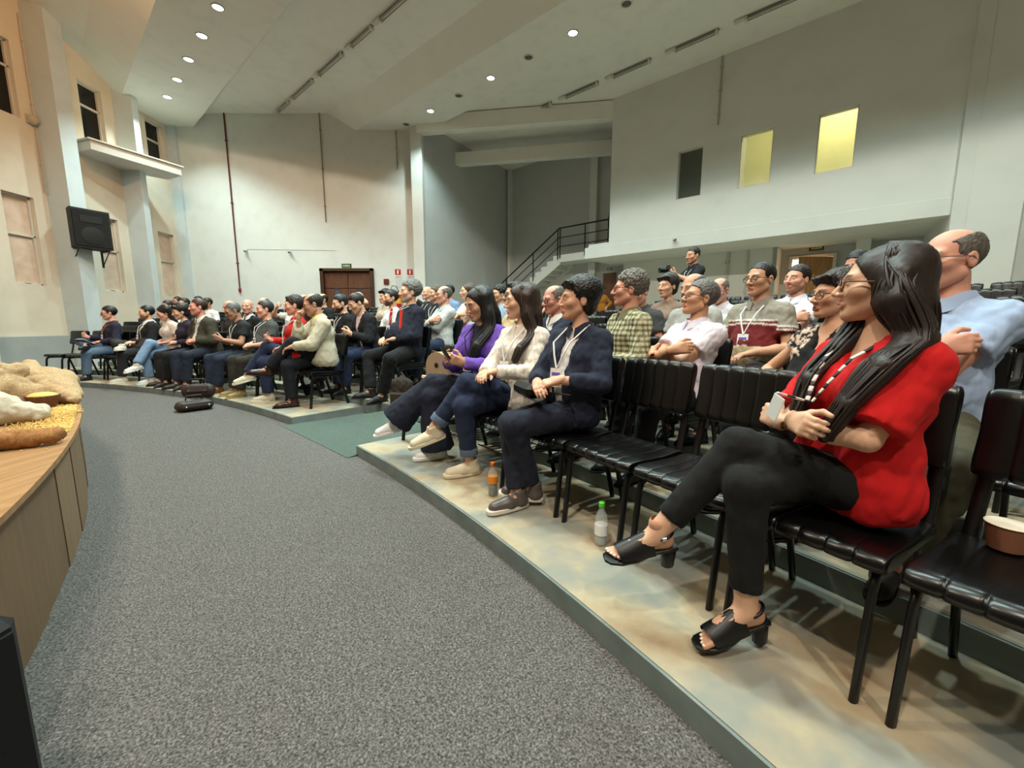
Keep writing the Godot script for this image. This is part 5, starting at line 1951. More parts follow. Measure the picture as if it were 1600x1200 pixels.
	km.ball(Vector3.ZERO, Vector3(0.005, 0.003, 0.004), Basis(), 6)
	var mm := MultiMesh.new()
	mm.transform_format = MultiMesh.TRANSFORM_3D
	mm.mesh = km.mesh(gr)
	var rng := RandomNumberGenerator.new()
	rng.seed = 17
	mm.instance_count = 9000
	for k in 9000:
		var q := Vector2(rng.randfn(0.0, 0.3), rng.randfn(0.0, 0.1))
		var p := Vector3(-3.2, 0.6, -2.86) + Vector3(q.x * 0.75 - q.y * 0.66, 0, q.x * 0.66 + q.y * 0.75)
		if Vector2(p.x - CEN.x, p.z - CEN.y).length() > 14.29:
			p = Vector3(-3.35, 0.6, -2.92) + Vector3(rng.randf_range(-0.16, 0.12), 0, rng.randf_range(-0.12, 0.12))
		var hgt := 0.03 * exp(-q.length_squared() * 14.0)
		mm.set_instance_transform(k, Transform3D(Basis.from_euler(Vector3(rng.randf() * TAU, rng.randf() * TAU, rng.randf())), p + Vector3(0, 0.004 + rng.randf() * hgt, 0)))
	var mi := MultiMeshInstance3D.new()
	mi.multimesh = mm
	mi.name = "spilled_grain"
	add_child(mi)
	mi.set_meta("kind", "stuff")
	tag(mi, "yellow grain spilled over the stage top by the sacks", "grain")
	# black box at the lower left corner
	var mon := thing("floor_loudspeaker", "black floor loudspeaker box standing against the stage front", "loudspeaker", Vector3(-1.305, 0.0, -0.75), Basis())
	var mo := MB.new()
	mo.box(Vector3(0.0, 0.29, 0.0), Vector3(0.26, 0.58, 0.3), Basis(), 0.03)
	kid(mon, "cabinet", mo, flat_mat("speaker_black", Color(0.045, 0.045, 0.05), 0.7))
	var mg := MB.new()
	mg.box(Vector3(0.132, 0.29, 0.0), Vector3(0.008, 0.5, 0.24), Basis(), 0.003)
	kid(mon, "grille", mg, flat_mat("grille_black", Color(0.03, 0.03, 0.033), 0.85))
	# bottles
	for e in [[Vector3(-0.13, 0.1, -2.66), Color(0.86, 0.40, 0.08), true, "orange soft drink bottle with orange cap beside the silver sneakers"], [Vector3(0.47, 0.1, -2.03), Color(0.36, 0.80, 0.16), false, "clear water bottle with green cap and white band by the empty chair"]]:
		var o := thing("bottle", e[3], "bottle", e[0])
		var b := MB.new()
		b.lathe([[0.0, 0.002], [0.028, 0.0], [0.033, 0.012], [0.033, 0.06], [0.031, 0.075], [0.033, 0.09], [0.033, 0.14], [0.028, 0.165], [0.014, 0.195], [0.0135, 0.21], [0.0, 0.21]], 20)
		var gl := StandardMaterial3D.new()
		gl.resource_name = "bottle_plastic_" + str(e[2])
		gl.albedo_color = Color(0.85, 0.9, 0.88, 0.25)
		gl.transparency = BaseMaterial3D.TRANSPARENCY_ALPHA
		gl.roughness = 0.06
		kid(o, "shell", b, gl)
		var w := MB.new()
		w.lathe([[0.0, 0.004], [0.028, 0.004], [0.031, 0.014], [0.031, 0.06], [0.0295, 0.072], [0.0, 0.072]] if e[2] else [[0.0, 0.004], [0.028, 0.004], [0.031, 0.014], [0.031, 0.05], [0.0, 0.05]], 20)
		kid(o, "drink", w, flat_mat("drink_dark", Color(0.20, 0.17, 0.14), 0.1) if e[2] else flat_mat("drink_clear", Color(0.62, 0.65, 0.63), 0.1))
		var l := MB.new()
		l.lathe([[0.0338, 0.092], [0.0342, 0.092], [0.0342, 0.14], [0.0338, 0.14]] if e[2] else [[0.0338, 0.06], [0.0342, 0.06], [0.0342, 0.115], [0.0338, 0.115]], 20)
		kid(o, "band", l, flat_mat("band_orange", Color(0.90, 0.55, 0.12), 0.5) if e[2] else flat_mat("band_white", Color(0.92, 0.92, 0.92), 0.5))
		var c := MB.new()
		c.lathe([[0.0, 0.208], [0.0165, 0.208], [0.0165, 0.232], [0.014, 0.235], [0.0, 0.235]], 16)
		kid(o, "cap", c, flat_mat("cap_" + (e[1] as Color).to_html(false), e[1], 0.4))
	# paper cup on the end chair
	var cp := pol(16.96, 29.72, tier_y(0) + 0.474)
	var cup := thing("paper_cup", "wide kraft paper cup with white inside on the end chair", "cup", cp)
	var ck := MB.new()
	ck.lathe([[0.0, 0.0], [0.04, 0.0], [0.041, 0.003], [0.052, 0.078], [0.05, 0.078], [0.04, 0.006], [0.0, 0.006]], 28)
	kid(cup, "wall", ck, flat_mat("kraft", Color(0.55, 0.36, 0.25), 0.75))
	var rim := MB.new()
	rim.lathe([[0.0492, 0.078], [0.0535, 0.077], [0.054, 0.08], [0.05, 0.081]], 28)
	rim.lathe([[0.0, 0.0075], [0.038, 0.0075], [0.0488, 0.079], [0.0484, 0.079], [0.037, 0.009], [0.0, 0.009]], 28)
	kid(cup, "lining", rim, flat_mat("cup_white", Color(0.92, 0.88, 0.80), 0.6))
	# bags on the floor before the far block
	var leather := flat_mat("brown_leather", Color(0.17, 0.11, 0.085), 0.62)
	for e in [[Vector3(-5.02, 0.1, -6.48), 22.0, Vector3(0.36, 0.24, 0.16), "dark brown leather briefcase standing at the feet of the first row"], [Vector3(-4.72, 0.0, -5.98), 52.0, Vector3(0.46, 0.16, 0.34), "brown leather satchel lying flat on the carpet"]]:
		var o := thing("leather_bag", e[3], "bag", e[0], Basis(Vector3.UP, deg_to_rad(e[1])))
		var z: Vector3 = e[2]
		var bf := SDF.new(Vector3(-z.x * 0.6, -0.02, -z.z * 0.7), Vector3(z.x * 0.6, z.y * 1.2, z.z * 0.7), 0.013)
		bf.bone(Vector3(-z.x * 0.33, z.y * 0.45, 0), Vector3(z.x * 0.33, z.y * 0.45, 0), z.y * 0.47, z.y * 0.47, 0.02, Vector3(0, 0, 1), z.z / z.y)
		bf.cut_plane(Vector3.ZERO, Vector3.DOWN)
		cloth_sdf(bf, "bag_body", o, leather, 0.006, 9.0)
		var fl := MB.new()
		fl.box(Vector3(0, z.y * 0.62, z.z * 0.44), Vector3(z.x * 0.8, z.y * 0.42, 0.02), Basis(Vector3.RIGHT, -0.25), 0.008)
		kid(o, "flap", fl, leather)
		var h := MB.new()
		h.tube([Vector3(-0.1, z.y, 0), Vector3(-0.09, z.y + 0.06, 0.02), Vector3(0.09, z.y + 0.06, 0.02), Vector3(0.1, z.y, 0)], 0.011, 7)
		kid(o, "handle", h, leather)
		var bu := MB.new()
		for s in [-1.0, 1.0]:
			bu.box(Vector3(s * z.x * 0.3, z.y * 0.5, z.z * 0.53), Vector3(0.022, 0.022, 0.006), Basis(), 0.002)
		kid(o, "buckle", bu, flat_mat("chrome", Color(0.7, 0.7, 0.7), 0.25, 0.9))
	# bags on the aisle-end seats
	var bpk := thing("backpack", "dark brown backpack standing beside the big man in navy", "backpack", pol(17.2, 46.75, 0.155), Basis(Vector3.UP, inward(46) + 0.5))
	f = SDF.new(Vector3(-0.2, -0.02, -0.16), Vector3(0.2, 0.52, 0.16), 0.014)
	f.bone(Vector3(0, 0.09, 0), Vector3(0, 0.33, 0.0), 0.11, 0.1, 0.03, Vector3.RIGHT, 1.5)
	f.cut_plane(Vector3(0, 0.004, 0), Vector3.DOWN)
	cloth_sdf(f, "bag_body", bpk, cloth(Color(0.17, 0.13, 0.10)), 0.008, 9.0)
	var pk := MB.new()
	pk.box(Vector3(0, 0.15, -0.115), Vector3(0.22, 0.18, 0.05), Basis(), 0.02)
	kid(bpk, "pocket", pk, cloth(Color(0.20, 0.155, 0.12)))
	var stp := MB.new()
	stp.tube([Vector3(-0.05, 0.42, 0), Vector3(0, 0.48, 0), Vector3(0.05, 0.42, 0)], 0.012, 6)
	kid(bpk, "strap", stp, blk)
	var pbg := thing("paper_bag", "kraft paper bag with black lettering leaning beside the crossed legs", "bag", pol(17.6, 46.6, 0.2), Basis(Vector3.UP, inward(44) + 0.3) * Basis(Vector3.BACK, 0.12))
	var pb := MB.new()
	pb.box(Vector3(0, 0.17, 0), Vector3(0.24, 0.32, 0.1), Basis(), 0.01)
	kid(pbg, "bag_body", pb, flat_mat("kraft_tan", Color(0.72, 0.58, 0.38), 0.8))
	var pt := MB.new()
	pt.box(Vector3(0.0, 0.335, -0.01), Vector3(0.26, 0.05, 0.12), Basis(Vector3.RIGHT, 0.2), 0.01)
	kid(pbg, "folded_top", pt, flat_mat("kraft_pale", Color(0.84, 0.75, 0.58), 0.8))
	var tx := MB.new()
	for k in 5:
		tx.box(Vector3(-0.09, 0.06 + k * 0.05, -0.052), Vector3(0.02, 0.03, 0.003), Basis(Vector3.BACK, 0.3 * (k % 2)))
		tx.box(Vector3(-0.065, 0.06 + k * 0.05, -0.052), Vector3(0.02, 0.008, 0.003))
	kid(pbg, "print", tx, flat_mat("print_black", Color(0.05, 0.05, 0.05), 0.7))
	var rb := thing("round_bag", "beige round-topped fabric bag with a dark eyelet on the aisle seat", "bag", pol(16.9, 42.3, 0.576), Basis(Vector3.UP, inward(42) + 0.35))
	var arch := PackedVector2Array()
	for k in 17:
		var a := PI * k / 16.0
		arch.append(Vector2(0.135 * cos(a), -0.27 - 0.14 * sin(a)))
	arch.append(Vector2(-0.135, 0.0)); arch.append(Vector2(0.135, 0.0))
	var am := MB.new()
	am.slab(arch, -0.07, 0.07, Vector3(0, 0.0, 0), Basis(Vector3.RIGHT, Vector3(0, 0, -1), Vector3(0, -1, 0)))
	kid(rb, "bag_body", am, cloth(Color(0.66, 0.57, 0.45)))
	var ey := MB.new()
	ey.lathe([[0.0, 0.0], [0.02, 0.0], [0.024, 0.006], [0.0, 0.008]], 16, Vector3(0.0, 0.28, -0.07), Basis(Vector3.RIGHT, -PI / 2))
	kid(rb, "eyelet", ey, flat_mat("eyelet", Color(0.12, 0.09, 0.07), 0.5))
	var hs := MB.new()
	hs.tube([Vector3(0.04, 0.39, 0.02), Vector3(0.12, 0.41, 0.03), Vector3(0.17, 0.3, 0.03)], 0.012, 6)
	kid(rb, "strap", hs, cloth(Color(0.3, 0.22, 0.16)))

# ---------------------------------------------------------------- the audience
func sit(k: int, deg: float, label: String, o: Dictionary) -> Node3D:
	var blk := 0 if deg < 45.0 or (k >= 1 and deg < 46.6) else 1
	var key := [blk, k]
	if not taken.has(key):
		taken[key] = []
	if not o.get("chairless", false):
		taken[key].append(deg)
		occupant["%d %d %.2f" % [blk, k, deg]] = label
	var sc: float = o.get("s", 1.0 if blk == 0 else 1.12)
	o.s = sc
	o.label = label
	o.at = pol(row_r(k), deg, tier_y(k))
	o.yaw = inward(deg) + deg_to_rad(o.get("turn", 0.0))
	var r := person(o)
	return r

# a thing held between the two hands (or in one), placed in the world
func held(r: Node3D, called: String, label: String, cat: String, side: float, off: Vector3, turn: Vector3) -> Node3D:
	var fr: Dictionary = frames[r.name]
	var p: Vector3
	if side == 0.0:
		p = (fr.arms[1.0][2] + fr.arms[1.0][3].normalized() * 0.08 + fr.arms[-1.0][2] + fr.arms[-1.0][3].normalized() * 0.08) * 0.5
	else:
		p = fr.arms[side][2] + fr.arms[side][3].normalized() * 0.085
	return thing(called, label, cat, r.transform * (p + off), (r.transform.basis.orthonormalized()) * Basis.from_euler(turn))

func phone(r: Node3D, label: String, side: float, off := Vector3.ZERO, turn := Vector3(-0.9, 0, 0), c := Color(0.03, 0.03, 0.035)) -> void:
	var o := held(r, "smartphone", label, "phone", side, off, turn)
	var b := MB.new()
	b.box(Vector3.ZERO, Vector3(0.072, 0.15, 0.009), Basis(), 0.004)
	kid(o, "case", b, flat_mat("phone_" + c.to_html(false), c, 0.4))
	var s := MB.new()
	s.box(Vector3(0, 0, 0.005), Vector3(0.064, 0.138, 0.002))
	kid(o, "screen", s, flat_mat("phone_screen", Color(0.10, 0.11, 0.13), 0.1))

func plain(c: Color, sleeve := 2.0, extra := {}) -> Dictionary:
	var d := {"col": c, "sleeve": sleeve}
	d.merge(extra, true)
	return d

func plaid_mat() -> StandardMaterial3D:
	var im := Image.create(64, 64, false, Image.FORMAT_RGB8)
	var a := Color(0.80, 0.77, 0.62)
	var b := Color(0.25, 0.25, 0.17)
	for x in 64:
		for y in 64:
			var h := 1.0 if x < 30 else 0.0
			var v := 1.0 if y < 30 else 0.0
			var q := h * 0.5 + v * 0.5
			if (x + y) % 4 < 2 and q > 0.4 and q < 0.6:
				q += 0.1
			im.set_pixel(x, y, a.lerp(b, q))
	return tri_mat("plaid_cloth", ImageTexture.create_from_image(im), 26.0, 0.9, null, 0.1, false)

func stripe_mat() -> StandardMaterial3D:
	var im := Image.create(64, 64, false, Image.FORMAT_RGB8)
	for x in 64:
		for y in 64:
			var c := Color(0.90, 0.87, 0.82)
			if x % 16 < 2:
				c = Color(0.76, 0.69, 0.63)
			if y % 21 < 2:
				c = c.lerp(Color(0.80, 0.74, 0.68), 0.6)
			im.set_pixel(x, y, c)
	return tri_mat("crossed_stripe_cloth", ImageTexture.create_from_image(im), 9.0, 0.9, null, 0.1, false)

const SK1 := Color(0.80, 0.60, 0.48)
const SK2 := Color(0.72, 0.52, 0.40)
const SK3 := Color(0.82, 0.58, 0.49)
const SK4 := Color(0.60, 0.42, 0.31)
const BLACKH := Color(0.035, 0.03, 0.03)
const BROWN := Color(0.13, 0.085, 0.06)
const GREY := Color(0.46, 0.44, 0.42)

func near_block() -> void:
	var white := Color(0.88, 0.87, 0.85)
	var navy := Color(0.09, 0.115, 0.195)
	# first row --------------------------------------------------
	var red_top := plain(Color(0.78, 0.035, 0.05), 0.85, {"g": 0.024, "loose": 0.012, "name": "blouse", "ripple": 0.006, "freq": 10.0, "lap": 0.12, "vee": 0.13, "vw": 0.06})
	var red := sit(0, 31.05, "woman in a red blouse and black trousers, legs crossed, long dark hair", {"turn": -27.0, "hi": 2, "fem": true, "s": 1.02, "lean": 6.0, "twist": 0.0, "head": [-38, 4, 0], "hair": "long", "haircol": Color(0.19, 0.125, 0.10), "skin": Color(0.80, 0.61, 0.49), "glasses": Color(0.35, 0.22, 0.15), "rim": 0.024, "lids": 0.0,
		"ra": [Vector3(-0.05, 0.235, -0.27), Vector3(0.8, -0.7, 0.2), Vector3(-0.85, 0.05, -0.3), Vector3(0, -0.3, 0.9), "curl"], "la": [Vector3(0.05, 0.215, -0.255), Vector3(-0.9, -0.7, 0.1), Vector3(0.9, 0.12, 0.12), Vector3(0, -0.3, 0.9), "relax"],
		"ll": [Vector3(0.09, -0.215, -0.66), Vector3(0.2, 1, -0.15), Vector3(0.05, -0.12, -1)], "rl": [Vector3(-0.07, -0.42, -0.40), Vector3(-0.1, 1, -0.6), Vector3(-0.05, -0.22, -1)],
		"top": red_top, "pants": {"col": Color(0.018, 0.018, 0.02), "hem": 0.84, "flare": 0.006, "g": 0.008, "ripple": 0.004}, "shoes": {"kind": "none"},
		"strands": [{"head": [Vector3(0.0, 0.03, 0.05), Vector3(-0.02, -0.06, 0.075)], "body": [Vector3(-0.055, -0.005, 0.05), Vector3(-0.12, -0.045, -0.02)], "r0": 0.068, "r1": 0.045, "flat": 1.4},
			{"head": [Vector3(-0.04, 0.03, 0.03), Vector3(-0.075, -0.05, 0.03)], "body": [Vector3(-0.115, 0.0, 0.0), Vector3(-0.13, -0.08, -0.125), Vector3(-0.115, -0.2, -0.205), Vector3(-0.085, -0.32, -0.25)], "r0": 0.052, "r1": 0.02, "flat": 2.0},
			{"head": [Vector3(0.05, 0.03, 0.02), Vector3(0.075, -0.05, 0.01)], "body": [Vector3(0.085, -0.035, -0.065), Vector3(0.08, -0.15, -0.18), Vector3(0.055, -0.28, -0.235)], "r0": 0.042, "r1": 0.018, "flat": 1.7}]})
	sandals(red)
	lanyard_for(red)
	var nv := sit(0, 36.1, "woman in an open navy shirt with short dark hair, handbag on her lap", {"turn": -26.0, "hi": 2, "fem": true, "s": 1.04, "lean": 6.0, "twist": 36.0, "head": [-40, 2, 0], "hair": "pixie", "haircol": Color(0.06, 0.03, 0.035), "skin": Color(0.80, 0.58, 0.46), "fat": 0.25,
		"ra": [Vector3(0.06, 0.19, -0.30), Vector3(0.8, -0.6, 0.4), Vector3(-0.7, -0.2, -0.6), Vector3(0, -0.8, 0.5), "relax"], "la": [Vector3(-0.07, 0.22, -0.27), Vector3(-0.8, -0.6, 0.4), Vector3(0.6, -0.25, -0.7), Vector3(0, -0.8, 0.5), "relax"],
		"ll": [Vector3(-0.10, -0.455, -0.30), Vector3(-0.2, 1, -0.6), Vector3(0.35, 0.1, -1)], "rl": [Vector3(-0.13, -0.485, -0.40), Vector3(0.2, 1, -0.6), Vector3(-0.35, 0.0, -1)],
		"top": plain(navy, 1.75, {"name": "overshirt", "g": 0.021, "inner": Color(0.80, 0.78, 0.76), "open": 0.035, "vee": 0.22, "vw": 0.075, "collar": navy, "lap": 0.2}), "pants": {"col": Color(0.085, 0.10, 0.165), "hem": 0.92, "flare": 0.008}, "shoes": {"kind": "sneaker", "col": Color(0.34, 0.31, 0.29), "rough": 0.35, "sole": Color(0.88, 0.85, 0.78)}, "lanyard": Color(0.88, 0.87, 0.85)})
	handbag(nv)
	var wb := sit(0, 38.07, "woman in a cream checked blouse and cuffed jeans, long brown hair", {"turn": -22.0, "hi": 2, "fem": true, "s": 1.05, "lean": 5.0, "twist": 30.0, "head": [-42, 0, 0], "hair": "long", "haircol": Color(0.25, 0.165, 0.115), "skin": Color(0.80, 0.60, 0.47),
		"ra": [Vector3(0.02, 0.20, -0.34), Vector3(0.8, -0.6, 0.4), Vector3(-0.6, -0.1, -0.8), Vector3(0, -0.8, 0.3), "relax"], "la": [Vector3(-0.04, 0.21, -0.30), Vector3(-0.8, -0.6, 0.4), Vector3(0.3, -0.1, -0.9), Vector3(0, -0.8, 0.3), "relax"],
		"ll": [Vector3(0.12, -0.24, -0.64), Vector3(0.25, 1, -0.15), Vector3(0.0, -0.3, -1)], "rl": [Vector3(0.02, -0.485, -0.38), Vector3(-0.1, 1, -0.6), Vector3(-0.1, 0.0, -1)],
		"top": plain(Color(0.84, 0.80, 0.74), 1.95, {"name": "blouse", "mat": stripe_mat(), "g": 0.02, "collar": Color(0.84, 0.80, 0.75), "lap": 0.2}), "pants": {"col": Color(0.105, 0.145, 0.25), "hem": 0.84, "flare": 0.01, "cuff": Color(0.36, 0.42, 0.50)}, "shoes": {"kind": "sneaker", "col": Color(0.84, 0.79, 0.68), "sole": Color(0.88, 0.83, 0.72), "rough": 0.6}, "lanyard": Color(0.85, 0.85, 0.85),
		"strands": [{"head": [Vector3(0, 0.06, 0.06), Vector3(0, -0.08, 0.085)], "body": [Vector3(0, -0.08, 0.1), Vector3(0, -0.26, 0.1)], "r0": 0.07, "r1": 0.04, "flat": 1.5},
			{"head": [Vector3(-0.07, 0.03, 0.03), Vector3(-0.085, -0.08, 0.03)], "body": [Vector3(-0.115, -0.05, -0.05), Vector3(-0.115, -0.15, -0.175), Vector3(-0.1, -0.24, -0.215)], "r0": 0.038, "r1": 0.018, "flat": 1.4}]})
	var pp := sit(0, 39.8, "woman in a purple blazer looking down at her phone, black hair", {"turn": -24.0, "hi": 2, "fem": true, "s": 1.06, "lean": 3.0, "twist": 38.0, "head": [-18, -16, 0], "hair": "long", "haircol": BLACKH, "skin": Color(0.74, 0.53, 0.41), "lids": 1.0, "ra": "phone", "la": "phone",
		"ll": [Vector3(0.12, -0.26, -0.70), Vector3(0.25, 1, -0.15), Vector3(0.0, -0.25, -1)], "rl": [Vector3(0.02, -0.485, -0.38), Vector3(-0.1, 1, -0.6), Vector3(-0.1, 0.0, -1)],
		"top": plain(Color(0.43, 0.30, 0.68), 1.95, {"name": "blazer", "g": 0.024, "inner": Color(0.06, 0.06, 0.12), "open": 0.03, "vee": 0.26, "vw": 0.075, "lap": 0.24}), "pants": {"col": Color(0.08, 0.095, 0.165), "hem": 1.0, "flare": 0.085, "g": 0.014}, "shoes": {"kind": "sneaker", "col": Color(0.90, 0.89, 0.87), "sole": Color(0.93, 0.93, 0.92), "rough": 0.5}, "lanyard": Color(0.12, 0.1, 0.2),
		"strands": [{"head": [Vector3(0, 0.06, 0.06), Vector3(0, -0.08, 0.085)], "body": [Vector3(0, -0.08, 0.1), Vector3(0, -0.22, 0.1)], "r0": 0.075, "r1": 0.04, "flat": 1.5},
			{"head": [Vector3(-0.06, 0.05, 0.02), Vector3(-0.085, -0.07, 0.01)], "body": [Vector3(-0.105, -0.04, -0.07), Vector3(-0.09, -0.16, -0.195), Vector3(-0.07, -0.26, -0.225)], "r0": 0.046, "r1": 0.02, "flat": 1.4}]})
	phone(pp, "dark smartphone in the hands of the woman in purple", 0.0, Vector3(0, 0.03, -0.02), Vector3(-0.6, 0.3, 0))
	# second row -------------------------------------------------
	sit(1, 31.1, "man in a light blue polo shirt with folded arms, glasses", {"turn": -12.0, "hi": 2, "s": 1.06, "lean": 10.0, "head": [-22, 0, 0], "hair": "wisp", "haircol": Color(0.5, 0.47, 0.44), "skin": Color(0.80, 0.55, 0.46), "ra": "cross", "la": "cross", "fat": 0.35, "glasses": Color(0.45, 0.42, 0.4), "top": plain(Color(0.62, 0.70, 0.82), 0.62, {"collar": Color(0.60, 0.68, 0.80), "loose": 0.01}), "pants": {"col": Color(0.27, 0.26, 0.20)}, "rl": "wide", "ll": "wide", "shoes": {"kind": "dress", "col": Color(0.12, 0.08, 0.06)}})
	floral(sit(1, 32.45, "older woman in a black top with floral shoulders and glasses", {"turn": -16.0, "hi": 2, "fem": true, "s": 0.95, "lean": 8.0, "head": [-20, 2, 0], "hair": "bob", "haircol": Color(0.20, 0.12, 0.08), "skin": Color(0.76, 0.54, 0.41), "fat": 0.4, "ra": [Vector3(0.2, 0.16, -0.2), Vector3(0.9, -0.4, 0.3), Vector3(0.1, -0.25, -1), Vector3(0, -1, 0), "relax"], "la": "lap", "glasses": Color(0.13, 0.06, 0.05), "rim": 0.025, "lip": Color(0.62, 0.35, 0.30),
		"top": {"sleeve": 0.28, "g": 0.016, "name": "blouse", "col": Color(0.02, 0.02, 0.022), "vee": 0.16, "vw": 0.06, "paint": flower_paint()}, "pants": {"col": Color(0.03, 0.03, 0.035)}, "shoes": {"kind": "flat", "col": Color(0.02, 0.02, 0.02), "rough": 0.15}}))
	sit(1, 35.15, "grey-haired man in a white polo shirt with folded arms, looking up", {"turn": -14.0, "hi": 2, "s": 0.98, "lean": 13.0, "head": [-22, 12, 0], "hair": "side", "haircol": Color(0.50, 0.49, 0.47), "skin": Color(0.74, 0.52, 0.38), "ra": "cross", "la": "cross", "fat": 0.2, "glasses": Color(0.2, 0.18, 0.2), "top": plain(Color(0.86, 0.83, 0.87), 0.6, {"collar": Color(0.80, 0.77, 0.83), "loose": 0.008}), "pants": {"col": Color(0.03, 0.03, 0.035)}})
	sit(1, 36.95, "man in a green and cream checked shirt, wavy grey hair, red glasses", {"turn": -22.0, "hi": 2, "s": 1.05, "lean": 6.0, "head": [-24, 3, 0], "hair": "wavy", "haircol": Color(0.50, 0.47, 0.43), "skin": Color(0.78, 0.52, 0.43), "glasses": Color(0.4, 0.08, 0.1), "top": plain(WHITE, 1.95, {"mat": plaid_mat(), "collar": Color(0.42, 0.41, 0.30), "g": 0.02}), "pants": {"col": Color(0.16, 0.19, 0.25)}})
	sit(1, 39.5, "older man in a white shirt and navy jacket, glasses, behind the navy shirt", {"turn": -8.0, "hi": 1, "s": 1.02, "lean": 4.0, "head": [-8, -8, 0], "hair": "fringe", "haircol": Color(0.55, 0.52, 0.48), "skin": Color(0.78, 0.52, 0.44), "glasses": Color(0.25, 0.08, 0.1), "top": plain(navy, 1.95, {"name": "jacket", "g": 0.025, "inner": white, "open": 0.06, "vee": 0.2, "vw": 0.1, "collar": white}), "pants": {"col": Color(0.1, 0.1, 0.12)}, "ra": "lap", "la": "chin"})
	sit(1, 41.5, "bearded man in a beige shirt with black glasses behind the purple blazer", {"turn": -14.0, "hi": 1, "s": 1.07, "lean": 5.0, "head": [-14, 3, 0], "hair": "quiff", "haircol": BLACKH, "beard": 0.9, "skin": Color(0.76, 0.57, 0.45), "glasses": Color(0.03, 0.03, 0.03), "top": plain(Color(0.80, 0.70, 0.54), 0.7, {"collar": Color(0.78, 0.68, 0.52)}), "pants": {"col": Color(0.1, 0.1, 0.12)}})
	# third row --------------------------------------------------
	sit(2, 34.8, "man in a grey and dark red striped polo with a white lanyard and glasses", {"turn": -6.0, "hi": 2, "s": 1.02, "lean": 5.0, "head": [-12, 0, 0], "hair": "crew", "haircol": Color(0.12, 0.09, 0.07), "skin": Color(0.74, 0.53, 0.40), "glasses": Color(0.03, 0.03, 0.03), "ra": "lap", "la": "lap", "fat": 0.2, "lanyard": Color(0.92, 0.92, 0.9), "top": {"sleeve": 0.62, "col": WHITE, "collar": Color(0.52, 0.50, 0.46), "loose": 0.008, "paint": polo_paint()}, "pants": {"col": Color(0.2, 0.2, 0.22)}})
	sit(2, 36.5, "person with thin pale hair in a light grey shirt behind the white polo", {"hi": 1, "s": 1.0, "lean": 6.0, "head": [-16, -5, 0], "hair": "wisp", "haircol": Color(0.55, 0.5, 0.46), "skin": Color(0.76, 0.53, 0.42), "top": plain(Color(0.62, 0.62, 0.60), 0.6), "pants": {"col": Color(0.1, 0.1, 0.12)}})
	sit(2, 38.2, "man in a dark grey polo looking down, short brown hair", {"hi": 1, "s": 1.0, "lean": 2.0, "turn": 0.0, "head": [-4, -16, 0], "lids": 1.0, "hair": "short", "haircol": BROWN, "skin": Color(0.74, 0.52, 0.42), "top": plain(Color(0.24, 0.25, 0.25), 0.6, {"collar": Color(0.22, 0.23, 0.23)}), "pants": {"col": Color(0.1, 0.1, 0.12)}})
	sit(2, 41.3, "dark-haired woman with a bun seated behind the older man with glasses", {"hi": 1, "fem": true, "s": 1.0, "lean": 4.0, "head": [-8, -8, 0], "lids": 1.0, "hair": "bun", "haircol": BLACKH, "skin": Color(0.70, 0.50, 0.39), "top": plain(Color(0.80, 0.77, 0.74), 1.9), "pants": {"col": Color(0.1, 0.1, 0.12)}})
	# fourth and fifth row ---------------------------------------
	sit(3, 35.0, "bearded man in a white polo shirt with folded arms near the open exit", {"hi": 1, "s": 0.98, "lean": 10.0, "head": [-14, 4, 0], "hair": "side", "haircol": Color(0.15, 0.09, 0.06), "beard": 0.55, "beardcol": Color(0.32, 0.16, 0.09), "skin": Color(0.80, 0.56, 0.46), "ra": "cross", "la": "cross", "fat": 0.3, "top": plain(Color(0.84, 0.84, 0.87), 0.6, {"collar": Color(0.82, 0.82, 0.86)}), "pants": {"col": Color(0.1, 0.1, 0.14)}})
	var ph := sit(3, 36.95, "bald man in a white shirt and glasses reading his phone", {"hi": 1, "s": 0.94, "lean": 2.0, "head": [-4, -16, 0], "lids": 1.0, "hair": "wisp", "haircol": Color(0.6, 0.55, 0.5), "skin": Color(0.80, 0.57, 0.49), "ra": "phone", "la": "lap", "glasses": Color(0.3, 0.28, 0.26), "fat": 0.3, "top": plain(Color(0.84, 0.84, 0.86), 1.9, {"collar": Color(0.82, 0.82, 0.85)}), "pants": {"col": Color(0.1, 0.1, 0.14)}})
	phone(ph, "black smartphone held by the bald man in white", 1.0)
	sit(3, 38.8, "grey-haired person partly hidden behind the dark grey polo", {"hi": 0, "s": 1.0, "lean": 4.0, "head": [-10, 0, 0], "hair": "bob", "haircol": Color(0.22, 0.2, 0.18), "skin": SK1, "fem": true, "top": plain(Color(0.5, 0.42, 0.36), 1.9), "pants": {"col": Color(0.1, 0.1, 0.12)}})
	sit(4, 34.3, "dark-haired man in navy seated just behind the floral blouse", {"hi": 1, "s": 1.02, "lean": 0.0, "head": [-10, -14, 0], "lids": 1.0, "hair": "short", "haircol": BLACKH, "skin": Color(0.70, 0.46, 0.37), "top": plain(Color(0.07, 0.09, 0.14), 1.9), "pants": {"col": Color(0.1, 0.1, 0.12)}})
	# standing people
	var cam_p := pol(23.0, 41.0, tier_y(6))
	cam_p = Vector3(3.0, tier_y(6), -6.95)
